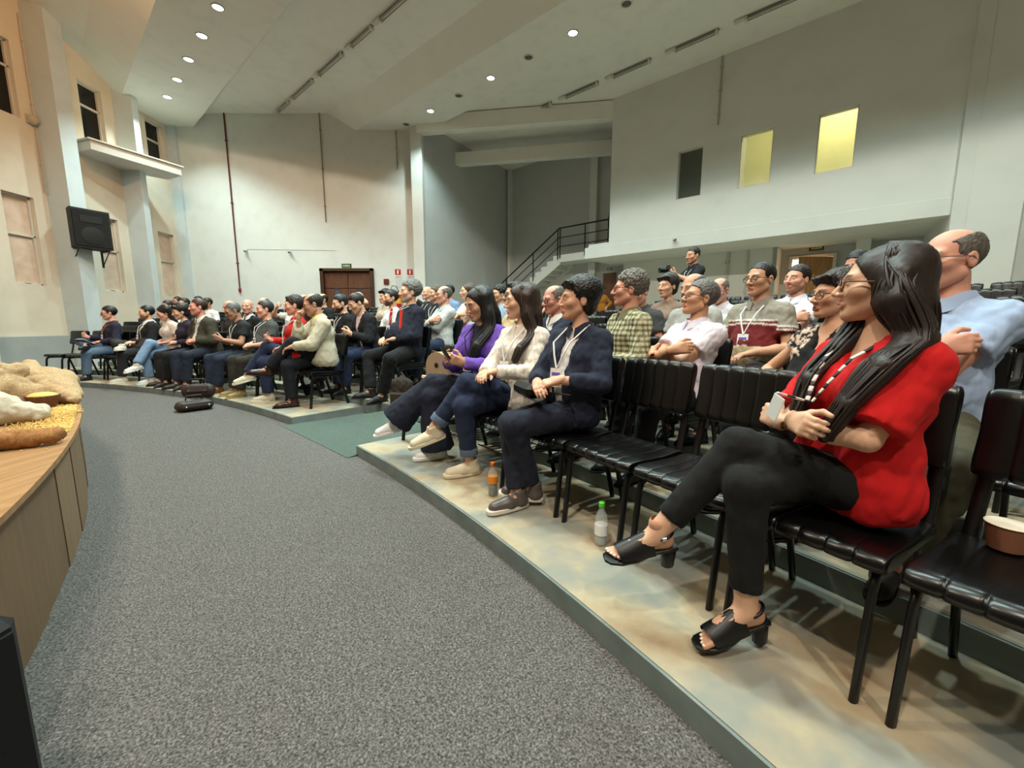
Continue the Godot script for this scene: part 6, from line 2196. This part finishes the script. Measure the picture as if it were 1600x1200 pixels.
	var cm := person({"label": "standing camera operator in a dark navy polo at the rear aisle", "at": cam_p, "yaw": deg_to_rad(100), "hi": 1, "stand": true, "s": 1.0, "lean": 0.0, "head": [8, -4, 0], "hair": "short", "haircol": BLACKH, "beard": 0.35, "skin": Color(0.72, 0.50, 0.38), "ra": [Vector3(0.13, 0.38, -0.36), Vector3(0.8, -0.9, 0.3), Vector3(-0.3, 0.5, -0.6), Vector3(-0.9, 0, 0), "curl"], "la": [Vector3(-0.1, 0.36, -0.38), Vector3(-0.8, -0.9, 0.3), Vector3(0.3, 0.4, -0.6), Vector3(0.5, 0.8, 0), "curl"], "top": plain(Color(0.045, 0.055, 0.09), 0.6, {"collar": Color(0.05, 0.06, 0.09)}), "pants": {"col": Color(0.12, 0.12, 0.15)}, "lanyard": Color(0.8, 0.8, 0.8)})
	var ca := held(cm, "photo_camera", "black camera held by the standing operator", "camera", 0.0, Vector3(0, 0.03, -0.02), Vector3.ZERO)
	var b := MB.new()
	b.box(Vector3.ZERO, Vector3(0.14, 0.1, 0.07), Basis(), 0.012)
	b.box(Vector3(0, 0.06, 0), Vector3(0.06, 0.04, 0.06), Basis(), 0.01)
	kid(ca, "camera_body", b, flat_mat("camera_black", Color(0.025, 0.025, 0.028), 0.5))
	var le := MB.new()
	le.lathe([[0.0, 0.0], [0.036, 0.0], [0.04, 0.06], [0.042, 0.13], [0.034, 0.13], [0.0, 0.11]], 18, Vector3(0, 0, -0.03), Basis(Vector3.RIGHT, -PI / 2))
	kid(ca, "lens", le, flat_mat("camera_black", Color(0.025, 0.025, 0.028), 0.5))
	person({"label": "woman in a mustard top standing by the door under the landing", "at": uv(7.0, 12.6, tier_y(7)), "yaw": deg_to_rad(130), "hi": 0, "stand": true, "fem": true, "s": 0.96, "lean": 0.0, "head": [0, 0, 0], "hair": "bun", "haircol": BROWN, "skin": SK2, "ra": "side", "la": "side", "top": plain(Color(0.62, 0.40, 0.10), 1.9), "pants": {"col": Color(0.1, 0.1, 0.12)}})

func polo_paint() -> Callable:
	var g := lin(Color(0.58, 0.56, 0.51))
	var r := lin(Color(0.42, 0.09, 0.09))
	var w := lin(Color(0.85, 0.82, 0.78))
	var tn := lin(Color(0.74, 0.68, 0.55))
	return func(p: Vector3, _n: Vector3) -> Color:
		var y := p.y + p.z * 0.12
		if absf(p.x) > 0.19:
			y += 0.04
		if y > 0.955: return g
		if y > 0.94: return w
		if y > 0.925: return r
		if y > 0.912: return w
		if y > 0.745: return r
		if y > 0.735: return w
		return tn

func flower_paint() -> Callable:
	var n := FastNoiseLite.new()
	n.seed = 9
	n.frequency = 24.0
	var k := lin(Color(0.02, 0.02, 0.022))
	var c := lin(Color(0.80, 0.68, 0.60))
	return func(p: Vector3, _n: Vector3) -> Color:
		if p.y > 0.86 + 0.1 * (0.17 - minf(0.17, absf(p.x))) / 0.17 and absf(p.x) > 0.06 and n.get_noise_3dv(p) > 0.02:
			return c
		return k

func floral(r: Node3D) -> void:
	r.set_meta("category", "person")

func handbag(r: Node3D) -> void:
	var at := r.transform * Vector3(-0.02, 0.69, -0.24)
	var o := thing("handbag", "small black leather handbag on the lap of the woman in navy", "handbag", at, r.transform.basis.orthonormalized() * Basis(Vector3.UP, 0.15))
	var m := flat_mat("bag_black", Color(0.025, 0.025, 0.027), 0.38)
	var b := MB.new()
	b.box(Vector3(0, 0.03, 0), Vector3(0.28, 0.09, 0.14), Basis(), 0.03)
	kid(o, "bag_body", b, m)
	var z := MB.new()
	z.tube([Vector3(-0.1, 0.064, 0.01), Vector3(0.0, 0.068, 0.01), Vector3(0.1, 0.064, 0.01)], 0.004, 6)
	kid(o, "zip", z, flat_mat("brass", Color(0.6, 0.52, 0.36), 0.3, 0.8))
	var s := MB.new()
	s.tube([Vector3(-0.12, 0.03, 0), Vector3(-0.2, 0.03, 0.06), Vector3(-0.26, 0.02, 0.16)], 0.006, 6)
	kid(o, "strap", s, m)

func lanyard_for(r: Node3D) -> void:
	var fr: Dictionary = frames[r.name]
	var J: Dictionary = fr.J
	var B: Basis = J.B
	var rib := MB.new()
	var end: Vector3 = J.P + B.y * 0.24 - B.z * 0.335 + B.x * 0.0
	var pts := []
	for sg in [-1.0, 1.0]:
		var line := [J.N + B.x * 0.062 * sg - B.z * 0.0 + B.y * 0.02, J.C + B.y * 0.1 + B.x * 0.05 * sg - B.z * 0.145, J.C + B.x * 0.03 * sg - B.z * 0.19 + B.y * 0.01, J.C + B.x * 0.01 * sg - B.z * 0.215 - B.y * 0.06, end + B.y * 0.05]
		for k in line.size() - 1:
			for j in 4:
				rib.col = lin(Color(0.86, 0.80, 0.76) if (k * 4 + j) % 2 else Color(0.16, 0.10, 0.12))
				rib.tube([line[k].lerp(line[k + 1], j / 4.0), line[k].lerp(line[k + 1], (j + 1) / 4.0)], 0.0045, 5, 1.9)
	kid(r, "lanyard", rib, painted("print", 0.5), Vector3.ZERO, Basis(), "dark and cream patterned lanyard")
	var bd := MB.new()
	bd.box(end, Vector3(0.055, 0.085, 0.003), B * Basis(Vector3.BACK, 0.3), 0.001)
	kid(r, "badge", bd, flat_mat("badge_white", Color(0.86, 0.87, 0.86), 0.4), Vector3.ZERO, Basis(), "blank white name badge")

# open-toed slingback sandals with block heels, with the toes
func sandals(r: Node3D) -> void:
	var fr: Dictionary = frames[r.name]
	var m := flat_mat("sandal_black", Color(0.022, 0.022, 0.024), 0.42)
	for sg in [1.0, -1.0]:
		var L: Array = fr.legs[sg]
		var z := -(L[3] as Vector3).normalized()
		var y: Vector3 = (L[1] - L[2]).normalized().lerp(Vector3.UP, 0.55)
		y = (y - z * y.dot(z)).normalized()
		# foot frame: heel raised, so the toe direction already points down a little
		var T := Transform3D(Basis(y.cross(z), y, z), L[2])
		var foot := MB.new()
		var f := SDF.new(Vector3(-0.06, -0.1, -0.22), Vector3(0.06, 0.04, 0.08), 0.006)
		f.bone(Vector3(0, 0.03, 0.005), Vector3(0, -0.03, 0.02), 0.034, 0.032, 0.02)
		f.bone(Vector3(0, -0.042, 0.03), Vector3(0, -0.048, -0.06), 0.027, 0.026, 0.02)
		f.bone(Vector3(0, -0.048, -0.06), Vector3(0.0, -0.063, -0.12), 0.026, 0.021, 0.02, Vector3.RIGHT, 1.3)
		for k in 5:
			var x: float = (-0.03 + k * 0.0145) * sg
			var l: float = [0.185, 0.183, 0.176, 0.168, 0.156][k]
			f.bone(Vector3(x, -0.064, -0.12), Vector3(x * 1.05, -0.071, -l), 0.0115 if k == 0 else 0.009, 0.0105 if k == 0 else 0.0075, 0.004)
		f.into(foot, lin(Color(0.80, 0.60, 0.48)))
		for k in 5:
			var x: float = (-0.03 + k * 0.0145) * sg
			var l: float = [0.185, 0.183, 0.176, 0.168, 0.156][k]
			foot.col = lin(Color(0.95, 0.90, 0.84))
			foot.ball(Vector3(x * 1.05, -0.0655 if k == 0 else -0.067, -l - 0.002), Vector3(0.0075 if k == 0 else 0.0055, 0.004, 0.007), Basis(), 8)
		kid(r, "foot", foot, painted("skin", 0.52), T.origin, T.basis)
		var sole := MB.new()
		var rings := []
		for q in [[0.065, 0.028, -0.062], [0.03, 0.032, -0.064], [-0.03, 0.03, -0.07], [-0.09, 0.041, -0.084], [-0.15, 0.044, -0.087], [-0.19, 0.034, -0.084], [-0.208, 0.016, -0.08]]:
			rings.append(PackedVector3Array([Vector3(-q[1], q[2] + 0.006, q[0]), Vector3(q[1], q[2] + 0.006, q[0]), Vector3(q[1], q[2] - 0.008, q[0]), Vector3(-q[1], q[2] - 0.008, q[0])]))
		sole.loft(rings)
		var shoe := kid(r, "sandal", sole, m, T.origin, T.basis, "black open-toed sandal with a block heel")
		var hl := MB.new()
		var hr := []
		for q in [[-0.066, 0.03, 0.018, 0.04], [-0.1, 0.027, 0.016, 0.037], [-0.142, 0.024, 0.02, 0.03]]:
			var ring := PackedVector3Array()
			for k in 10:
				var a := TAU * k / 10.0
				ring.append(Vector3(cos(a) * q[1], q[0], q[3] + sin(a) * q[1]))
			hr.append(ring)
		hl.loft(hr)
		kid(shoe, "heel", hl, m)
		# upper: a band over the instep
		var up := MB.new()
		var ur := []
		for q in [[-0.02, 0.036, 0.002], [-0.05, 0.041, -0.004], [-0.1, 0.048, -0.024], [-0.14, 0.049, -0.038], [-0.152, 0.047, -0.044]]:
			var ring := PackedVector3Array()
			for k in 13:
				var a := lerpf(-0.25, PI + 0.25, k / 12.0)
				var h: float = q[2] + 0.085
				ring.append(Vector3(cos(a) * q[1], -0.082 + maxf(0.0, sin(a)) * h + 0.004, q[0] - 0.01 * sin(a)))
			ur.append(ring)
		up.loft(ur, false, false)
		kid(shoe, "upper", up, m)
		var st := MB.new()
		var line := []
		for k in 13:
			var a := lerpf(-0.3, PI + 0.3, k / 12.0)
			line.append(Vector3(cos(a) * 0.037, -0.012 + 0.012 * sin(a), 0.012 + 0.045 * sin(a)))
		st.tube(line, 0.006, 6)
		kid(shoe, "ankle_strap", st, m)
		var bu := MB.new()
		bu.box(Vector3(-0.04 * sg * -1.0, -0.012, 0.012), Vector3(0.006, 0.016, 0.018), Basis(), 0.002)
		kid(shoe, "buckle", bu, flat_mat("chrome", Color(0.7, 0.7, 0.7), 0.25, 0.9))

func far_block() -> void:
	var jean := Color(0.13, 0.18, 0.28)
	var dark := Color(0.05, 0.055, 0.07)
	var lan := Color(0.88, 0.86, 0.84)
	# first row
	var a := sit(0, 74.8, "man in a navy sweater and pale jeans writing in a notebook on his knee", {"turn": -14.0, "lean": 6.0, "head": [-16, -6, 0], "hair": "side", "haircol": Color(0.16, 0.12, 0.09), "skin": SK3, "ra": "phone", "la": "lap", "rl": "four", "ll": "flat", "glasses": Color(0.3, 0.28, 0.26), "lanyard": Color(0.8, 0.5, 0.25), "top": plain(Color(0.12, 0.11, 0.19), 1.9), "pants": {"col": Color(0.34, 0.42, 0.52)}, "shoes": {"kind": "dress", "col": Color(0.06, 0.06, 0.07)}})
	var nb := held(a, "notebook", "open dark notebook on the knee of the man in navy", "notebook", 0.0, Vector3(0.02, -0.06, -0.05), Vector3(0.5, 0.2, 0))
	var m := MB.new()
	m.box(Vector3.ZERO, Vector3(0.36, 0.012, 0.24), Basis(), 0.003)
	kid(nb, "cover", m, flat_mat("notebook_dark", Color(0.07, 0.04, 0.06), 0.6))
	m = MB.new()
	m.box(Vector3(0, 0.008, 0), Vector3(0.33, 0.008, 0.22))
	kid(nb, "page", m, flat_mat("page_white", Color(0.86, 0.85, 0.83), 0.8))
	sit(0, 71.0, "bearded man in a dark suit and white shirt with legs crossed", {"turn": -12.0, "lean": 8.0, "head": [-14, 0, 0], "hair": "short", "haircol": BLACKH, "beard": 0.7, "skin": SK1, "ra": "lap", "la": "lap", "rl": "four", "ll": "flat", "lanyard": lan, "top": plain(Color(0.045, 0.05, 0.07), 1.9, {"name": "jacket", "g": 0.024, "inner": Color(0.84, 0.84, 0.86), "open": 0.03, "vee": 0.3, "vw": 0.08, "collar": Color(0.84, 0.84, 0.86)}), "pants": {"col": Color(0.13, 0.13, 0.14)}, "shoes": {"kind": "sneaker", "col": Color(0.78, 0.75, 0.68), "sole": Color(0.85, 0.84, 0.8)}})
	var w := sit(0, 68.2, "woman in a white top and light jeans with a tablet on her lap", {"turn": -8.0, "fem": true, "lean": 0.0, "head": [-10, -22, 0], "lids": 1.0, "hair": "long", "haircol": Color(0.14, 0.10, 0.075), "skin": SK3, "ra": "lap", "la": "lap", "rl": "over", "ll": "under", "top": plain(Color(0.84, 0.79, 0.74), 0.6, {"name": "blouse"}), "pants": {"col": Color(0.46, 0.56, 0.68)}, "shoes": {"kind": "sneaker", "col": Color(0.88, 0.87, 0.84), "sole": Color(0.9, 0.9, 0.88)}, "strands": [{"head": [Vector3(0, 0.05, 0.06), Vector3(0, -0.09, 0.08)], "body": [Vector3(0, -0.1, 0.08)], "r0": 0.075, "r1": 0.05, "flat": 1.6}]})
	var tb := held(w, "tablet", "black tablet computer propped on the lap of the woman in white", "tablet", 0.0, Vector3(0.02, 0.03, -0.13), Vector3(0.7, 0.1, 0))
	m = MB.new()
	m.box(Vector3.ZERO, Vector3(0.3, 0.2, 0.01), Basis(), 0.004)
	kid(tb, "case", m, flat_mat("tablet_black", Color(0.03, 0.03, 0.035), 0.5))
	m = MB.new()
	m.box(Vector3(0, 0, 0.006), Vector3(0.28, 0.18, 0.002))
	kid(tb, "screen", m, flat_mat("phone_screen", Color(0.10, 0.11, 0.13), 0.1))
	sit(0, 66.1, "dark-haired person in a dark purple jacket between the tablet and the olive blazer", {"turn": -6.0, "fem": true, "lean": -6.0, "head": [-12, -10, 0], "hair": "bob", "haircol": Color(0.14, 0.1, 0.08), "skin": SK1, "ra": "clasp", "la": "clasp", "top": plain(Color(0.14, 0.12, 0.19), 1.9, {"name": "jacket"}), "pants": {"col": Color(0.05, 0.05, 0.055)}, "shoes": {"kind": "dress", "col": Color(0.10, 0.07, 0.05)}})
	sit(0, 64.0, "stout man in an olive blazer leaning forward with clasped hands", {"turn": 2.0, "lean": -8.0, "s": 1.18, "fat": 0.5, "head": [-24, 0, 0], "hair": "short", "haircol": Color(0.30, 0.18, 0.11), "skin": Color(0.80, 0.50, 0.42), "ra": "clasp", "la": "clasp", "top": plain(Color(0.23, 0.22, 0.17), 1.9, {"name": "blazer", "g": 0.028, "inner": Color(0.82, 0.80, 0.77), "open": 0.04, "vee": 0.26, "vw": 0.085, "collar": Color(0.82, 0.80, 0.77)}), "pants": {"col": Color(0.10, 0.13, 0.19)}, "shoes": {"kind": "dress", "col": Color(0.14, 0.09, 0.06)}})
	var t1 := sit(0, 60.2, "grey-haired man in a charcoal shirt and jeans looking at his phone", {"turn": -4.0, "lean": -3.0, "head": [-14, -20, 0], "lids": 1.0, "hair": "crew", "haircol": Color(0.5, 0.49, 0.47), "skin": SK4, "ra": "phone", "la": "phone", "glasses": Color(0.1, 0.1, 0.1), "lanyard": lan, "top": plain(Color(0.10, 0.105, 0.11), 0.6), "pants": {"col": Color(0.11, 0.15, 0.22)}, "shoes": {"kind": "dress", "col": Color(0.42, 0.27, 0.12), "sole": Color(0.6, 0.52, 0.36)}})
	phone(t1, "white cup-sized phone held by the grey-haired man in charcoal", 0.0, Vector3.ZERO, Vector3(-0.8, 0, 0), Color(0.6, 0.6, 0.6))
	sit(0, 57.5, "man in a grey T-shirt and brown trousers with grey hair", {"turn": -6.0, "lean": 4.0, "head": [-14, -2, 0], "hair": "short", "haircol": Color(0.24, 0.23, 0.22), "skin": SK3, "ra": "clasp", "la": "clasp", "fat": 0.3, "lanyard": lan, "top": plain(Color(0.28, 0.29, 0.28), 0.6), "pants": {"col": Color(0.16, 0.14, 0.11)}, "shoes": {"kind": "sneaker", "col": Color(0.52, 0.44, 0.26), "sole": Color(0.6, 0.54, 0.36)}})
	var rj := sit(0, 54.2, "woman in a bright red jacket and blue jeans with legs crossed", {"turn": -16.0, "fem": true, "hi": 1, "s": 1.15, "lean": 2.0, "head": [-14, -4, 0], "hair": "pony", "haircol": Color(0.20, 0.13, 0.085), "skin": SK3, "ra": "phone", "la": "lap", "rl": "under", "ll": "over", "lanyard": lan, "top": plain(Color(0.72, 0.07, 0.045), 1.9, {"name": "jacket", "g": 0.022}), "pants": {"col": Color(0.09, 0.13, 0.24)}, "shoes": {"kind": "sneaker", "col": Color(0.82, 0.78, 0.68), "sole": Color(0.86, 0.83, 0.74)}})
	phone(rj, "dark smartphone in the hand of the woman in red jacket", 1.0)
	sit(0, 51.6, "man in a cream blazer resting his chin on his hand, legs crossed", {"turn": -14.0, "hi": 1, "s": 1.15, "lean": -4.0, "head": [-12, -14, 0], "lids": 1.0, "hair": "fringe", "haircol": Color(0.16, 0.13, 0.11), "skin": Color(0.72, 0.50, 0.39), "glasses": Color(0.15, 0.12, 0.1), "ra": [Vector3(0.03, 0.50, -0.26), Vector3(0.4, -1, -0.3), Vector3(-0.1, 0.8, 0.1), Vector3(-0.5, 0.1, 0.8), "grip"], "la": [Vector3(-0.02, 0.17, -0.36), Vector3(-0.8, -0.5, 0.4), Vector3(0.5, -0.4, -0.8), Vector3(0, -1, 0), "relax"], "rl": "under", "ll": [Vector3(0.16, -0.10, -0.62), Vector3(0.1, 1, -0.2), Vector3(0.05, 0.15, -1)], "top": plain(Color(0.76, 0.73, 0.64), 1.9, {"name": "blazer", "g": 0.028, "inner": Color(0.85, 0.80, 0.50), "open": 0.03, "vee": 0.26, "vw": 0.08, "collar": Color(0.84, 0.80, 0.52), "lap": 0.3}), "pants": {"col": Color(0.035, 0.045, 0.075)}, "shoes": {"kind": "dress", "col": Color(0.22, 0.10, 0.06), "rough": 0.3}})
	# second row
	sit(1, 65.7, "bald man behind the grey-haired man in charcoal", {"lean": 0.0, "head": [-12, -8, 0], "hair": "none", "skin": Color(0.78, 0.50, 0.42), "top": plain(Color(0.16, 0.14, 0.13), 1.9), "pants": {"col": dark}})
	sit(1, 63.9, "bald man in a black jacket with white collar turned away", {"lean": 0.0, "turn": 10.0, "head": [20, 0, 0], "hair": "none", "skin": Color(0.78, 0.54, 0.45), "top": plain(Color(0.03, 0.03, 0.035), 1.9, {"collar": Color(0.85, 0.85, 0.85), "name": "jacket"}), "pants": {"col": dark}})
	sit(1, 54.2, "black-bearded man in a black T-shirt with a lanyard", {"turn": -10.0, "lean": 2.0, "head": [-8, -12, 0], "lids": 1.0, "hair": "short", "haircol": BLACKH, "beard": 0.95, "skin": SK1, "lanyard": lan, "top": plain(Color(0.03, 0.03, 0.032), 0.6), "pants": {"col": dark}})
	var sp := sit(1, 51.8, "young man in a dark suit bent over his phone", {"turn": -4.0, "lean": -10.0, "hi": 1, "head": [-8, -26, 0], "lids": 1.0, "hair": "short", "haircol": Color(0.10, 0.075, 0.06), "skin": SK1, "ra": "phone", "la": "phone", "top": plain(Color(0.035, 0.045, 0.075), 1.9, {"name": "jacket", "g": 0.024, "inner": Color(0.82, 0.70, 0.70), "open": 0.03, "vee": 0.3, "vw": 0.08}), "pants": {"col": Color(0.10, 0.15, 0.26)}})
	phone(sp, "dark smartphone held low by the young man in the suit", 0.0)
	var bn := sit(1, 48.6, "big grey-haired bearded man in a navy jacket with orange stripe", {"turn": -8.0, "hi": 1, "s": 1.2, "fat": 1.0, "lean": 8.0, "head": [-14, 4, 0], "hair": "wavy", "haircol": Color(0.56, 0.55, 0.53), "beard": 0.6, "beardcol": Color(0.62, 0.6, 0.58), "skin": SK1, "ra": "lap", "la": "lap", "rl": "wide", "ll": "wide", "lanyard": Color(0.75, 0.76, 0.78), "top": plain(Color(0.05, 0.065, 0.15), 1.9, {"name": "jacket", "g": 0.022}), "pants": {"col": Color(0.03, 0.035, 0.05)}, "shoes": {"kind": "dress", "col": Color(0.03, 0.03, 0.03)}})
	var fr: Dictionary = frames[bn.name]
	var B: Basis = fr.J.B
	m = MB.new()
	for q in [[-0.14, 0.30], [0.15, 0.34]]:
		m.box(fr.J.P + B.x * q[0] + B.y * 0.3 - B.z * 0.19, Vector3(0.025, q[1], 0.03), B * Basis(Vector3.BACK, 0.08 * signf(q[0])), 0.006)
	kid(bn, "stripe", m, cloth(Color(0.85, 0.20, 0.12)), Vector3.ZERO, Basis(), "orange-red stripe on the jacket front")
	# third row
	sit(2, 76.2, "brown-haired person in a white shirt behind the woman in white", {"lean": 2.0, "head": [-12, -4, 0], "hair": "short", "haircol": Color(0.2, 0.13, 0.09), "skin": SK2, "top": plain(Color(0.82, 0.82, 0.82), 0.6), "pants": {"col": dark}})
	sit(2, 66.0, "bald man holding a hand to his mouth by the pale wall", {"lean": 2.0, "head": [-8, -6, 0], "hair": "wisp", "haircol": GREY, "skin": Color(0.78, 0.5, 0.42), "top": plain(Color(0.12, 0.12, 0.13), 1.9), "pants": {"col": dark}})
	sit(2, 63.2, "dark-haired man in a white T-shirt with a raised hand", {"turn": -10.0, "lean": 2.0, "head": [-14, 0, 0], "hair": "quiff", "haircol": BLACKH, "skin": SK1, "ra": "eye", "top": plain(Color(0.82, 0.82, 0.80), 0.6), "pants": {"col": dark}})
	sit(2, 53.3, "bearded man in a white shirt left of the extinguishers", {"turn": -10.0, "lean": 2.0, "head": [-12, 0, 0], "hair": "short", "haircol": BLACKH, "beard": 0.9, "skin": SK2, "ra": "clasp", "la": "clasp", "top": plain(Color(0.84, 0.83, 0.81), 1.9), "pants": {"col": dark}})
	sit(2, 49.2, "older man in a pale striped shirt with folded arms and glasses", {"turn": -12.0, "hi": 1, "lean": 8.0, "head": [-14, 2, 0], "hair": "wisp", "haircol": Color(0.5, 0.46, 0.42), "skin": SK3, "glasses": Color(0.35, 0.1, 0.1), "ra": "cross", "la": "cross", "top": plain(Color(0.72, 0.74, 0.73), 1.7, {"collar": Color(0.70, 0.72, 0.71)}), "pants": {"col": jean}})
	# fourth row
	sit(3, 77.6, "man with glasses in a black T-shirt near the window corner", {"lean": 2.0, "head": [-12, 0, 0], "hair": "short", "haircol": BROWN, "skin": SK2, "glasses": Color(0.05, 0.05, 0.05), "top": plain(Color(0.04, 0.045, 0.08), 0.6), "pants": {"col": dark}})
	sit(3, 75.2, "man with glasses in a loose white shirt near the window corner", {"lean": 2.0, "head": [-14, -4, 0], "hair": "crew", "haircol": BLACKH, "skin": SK4, "glasses": Color(0.05, 0.05, 0.05), "top": plain(Color(0.86, 0.86, 0.86), 0.7), "pants": {"col": dark}})
	sit(3, 65.0, "balding man in a dark shirt, pale face, left of the double door", {"lean": 2.0, "head": [-14, 0, 0], "hair": "fringe", "haircol": BROWN, "skin": SK3, "top": plain(Color(0.08, 0.09, 0.09), 0.6), "pants": {"col": dark}})
	sit(3, 63.1, "bald man with glasses in a dark shirt and lanyard", {"lean": 2.0, "head": [-14, 0, 0], "hair": "wisp", "haircol": BROWN, "skin": SK1, "glasses": Color(0.05, 0.05, 0.05), "lanyard": lan, "top": plain(Color(0.07, 0.08, 0.08), 0.6), "pants": {"col": dark}})
	sit(3, 59.6, "bald man with glasses resting an arm behind his head, before the double door", {"lean": 4.0, "head": [-14, 4, 0], "hair": "none", "skin": SK3, "glasses": Color(0.1, 0.1, 0.1), "ra": "behind", "la": "behind", "top": plain(Color(0.05, 0.05, 0.055), 0.5), "pants": {"col": dark}})
	sit(3, 56.9, "dark-haired woman in a pale jacket behind the bearded man in white", {"fem": true, "lean": 2.0, "head": [-10, 0, 0], "hair": "bob", "haircol": BLACKH, "skin": SK1, "ra": "clasp", "la": "clasp", "top": plain(Color(0.68, 0.62, 0.54), 1.9), "pants": {"col": dark}})
	sit(3, 52.4, "man in a camouflage cap and dark jacket with lanyard", {"turn": -8.0, "lean": 2.0, "head": [-14, 4, 0], "hair": "cap", "haircol": Color(0.36, 0.31, 0.20), "skin": SK2, "lanyard": lan, "top": plain(Color(0.06, 0.065, 0.075), 1.9), "pants": {"col": dark}})
	sit(3, 49.9, "woman with long fair hair in a white top with folded arms", {"turn": -10.0, "fem": true, "lean": 4.0, "head": [-16, 0, 0], "hair": "long", "haircol": Color(0.36, 0.27, 0.19), "skin": SK1, "ra": "cross", "la": "cross", "top": plain(Color(0.84, 0.82, 0.80), 0.6), "pants": {"col": dark}, "strands": [{"head": [Vector3(0, 0.05, 0.06), Vector3(0, -0.09, 0.08)], "body": [Vector3(0, -0.1, 0.09), Vector3(0, -0.2, 0.09)], "r0": 0.075, "r1": 0.05, "flat": 1.6}]})
	sit(3, 47.5, "dark curly-haired person in a light blue shirt at the aisle end", {"lean": 2.0, "s": 1.05, "head": [-12, 0, 0], "hair": "wavy", "haircol": BLACKH, "skin": SK2, "top": plain(Color(0.60, 0.68, 0.76), 0.6), "pants": {"col": dark}})
	# fifth row and beyond
	sit(4, 81.0, "bearded man in a light shirt in the rear corner by the windows", {"lean": 2.0, "head": [-10, 0, 0], "hair": "crew", "haircol": BLACKH, "beard": 0.9, "skin": SK4, "top": plain(Color(0.80, 0.82, 0.84), 0.6), "pants": {"col": dark}})
	sit(4, 78.9, "dark-haired man in the rear row beside the bearded man", {"lean": 2.0, "head": [-10, 0, 0], "hair": "short", "haircol": BLACKH, "skin": SK3, "top": plain(Color(0.10, 0.10, 0.13), 0.6), "pants": {"col": dark}})
	var ph := sit(4, 55.6, "bald man in a dark T-shirt raising a red phone to take a picture", {"lean": 2.0, "turn": -6.0, "head": [-8, 2, 0], "hair": "none", "skin": SK1, "ra": "raise", "la": "lap", "lanyard": lan, "top": plain(Color(0.13, 0.13, 0.14), 0.6), "pants": {"col": dark}})
	phone(ph, "red smartphone held up by the bald man", 1.0, Vector3(-0.03, 0.04, 0), Vector3(0, 0, PI / 2), Color(0.55, 0.05, 0.07))
	sit(4, 53.7, "dark-haired man in a blue shirt behind the striped shirt", {"lean": 2.0, "head": [-10, 0, 0], "hair": "short", "haircol": BLACKH, "skin": SK2, "top": plain(Color(0.46, 0.56, 0.70), 0.6), "pants": {"col": dark}})
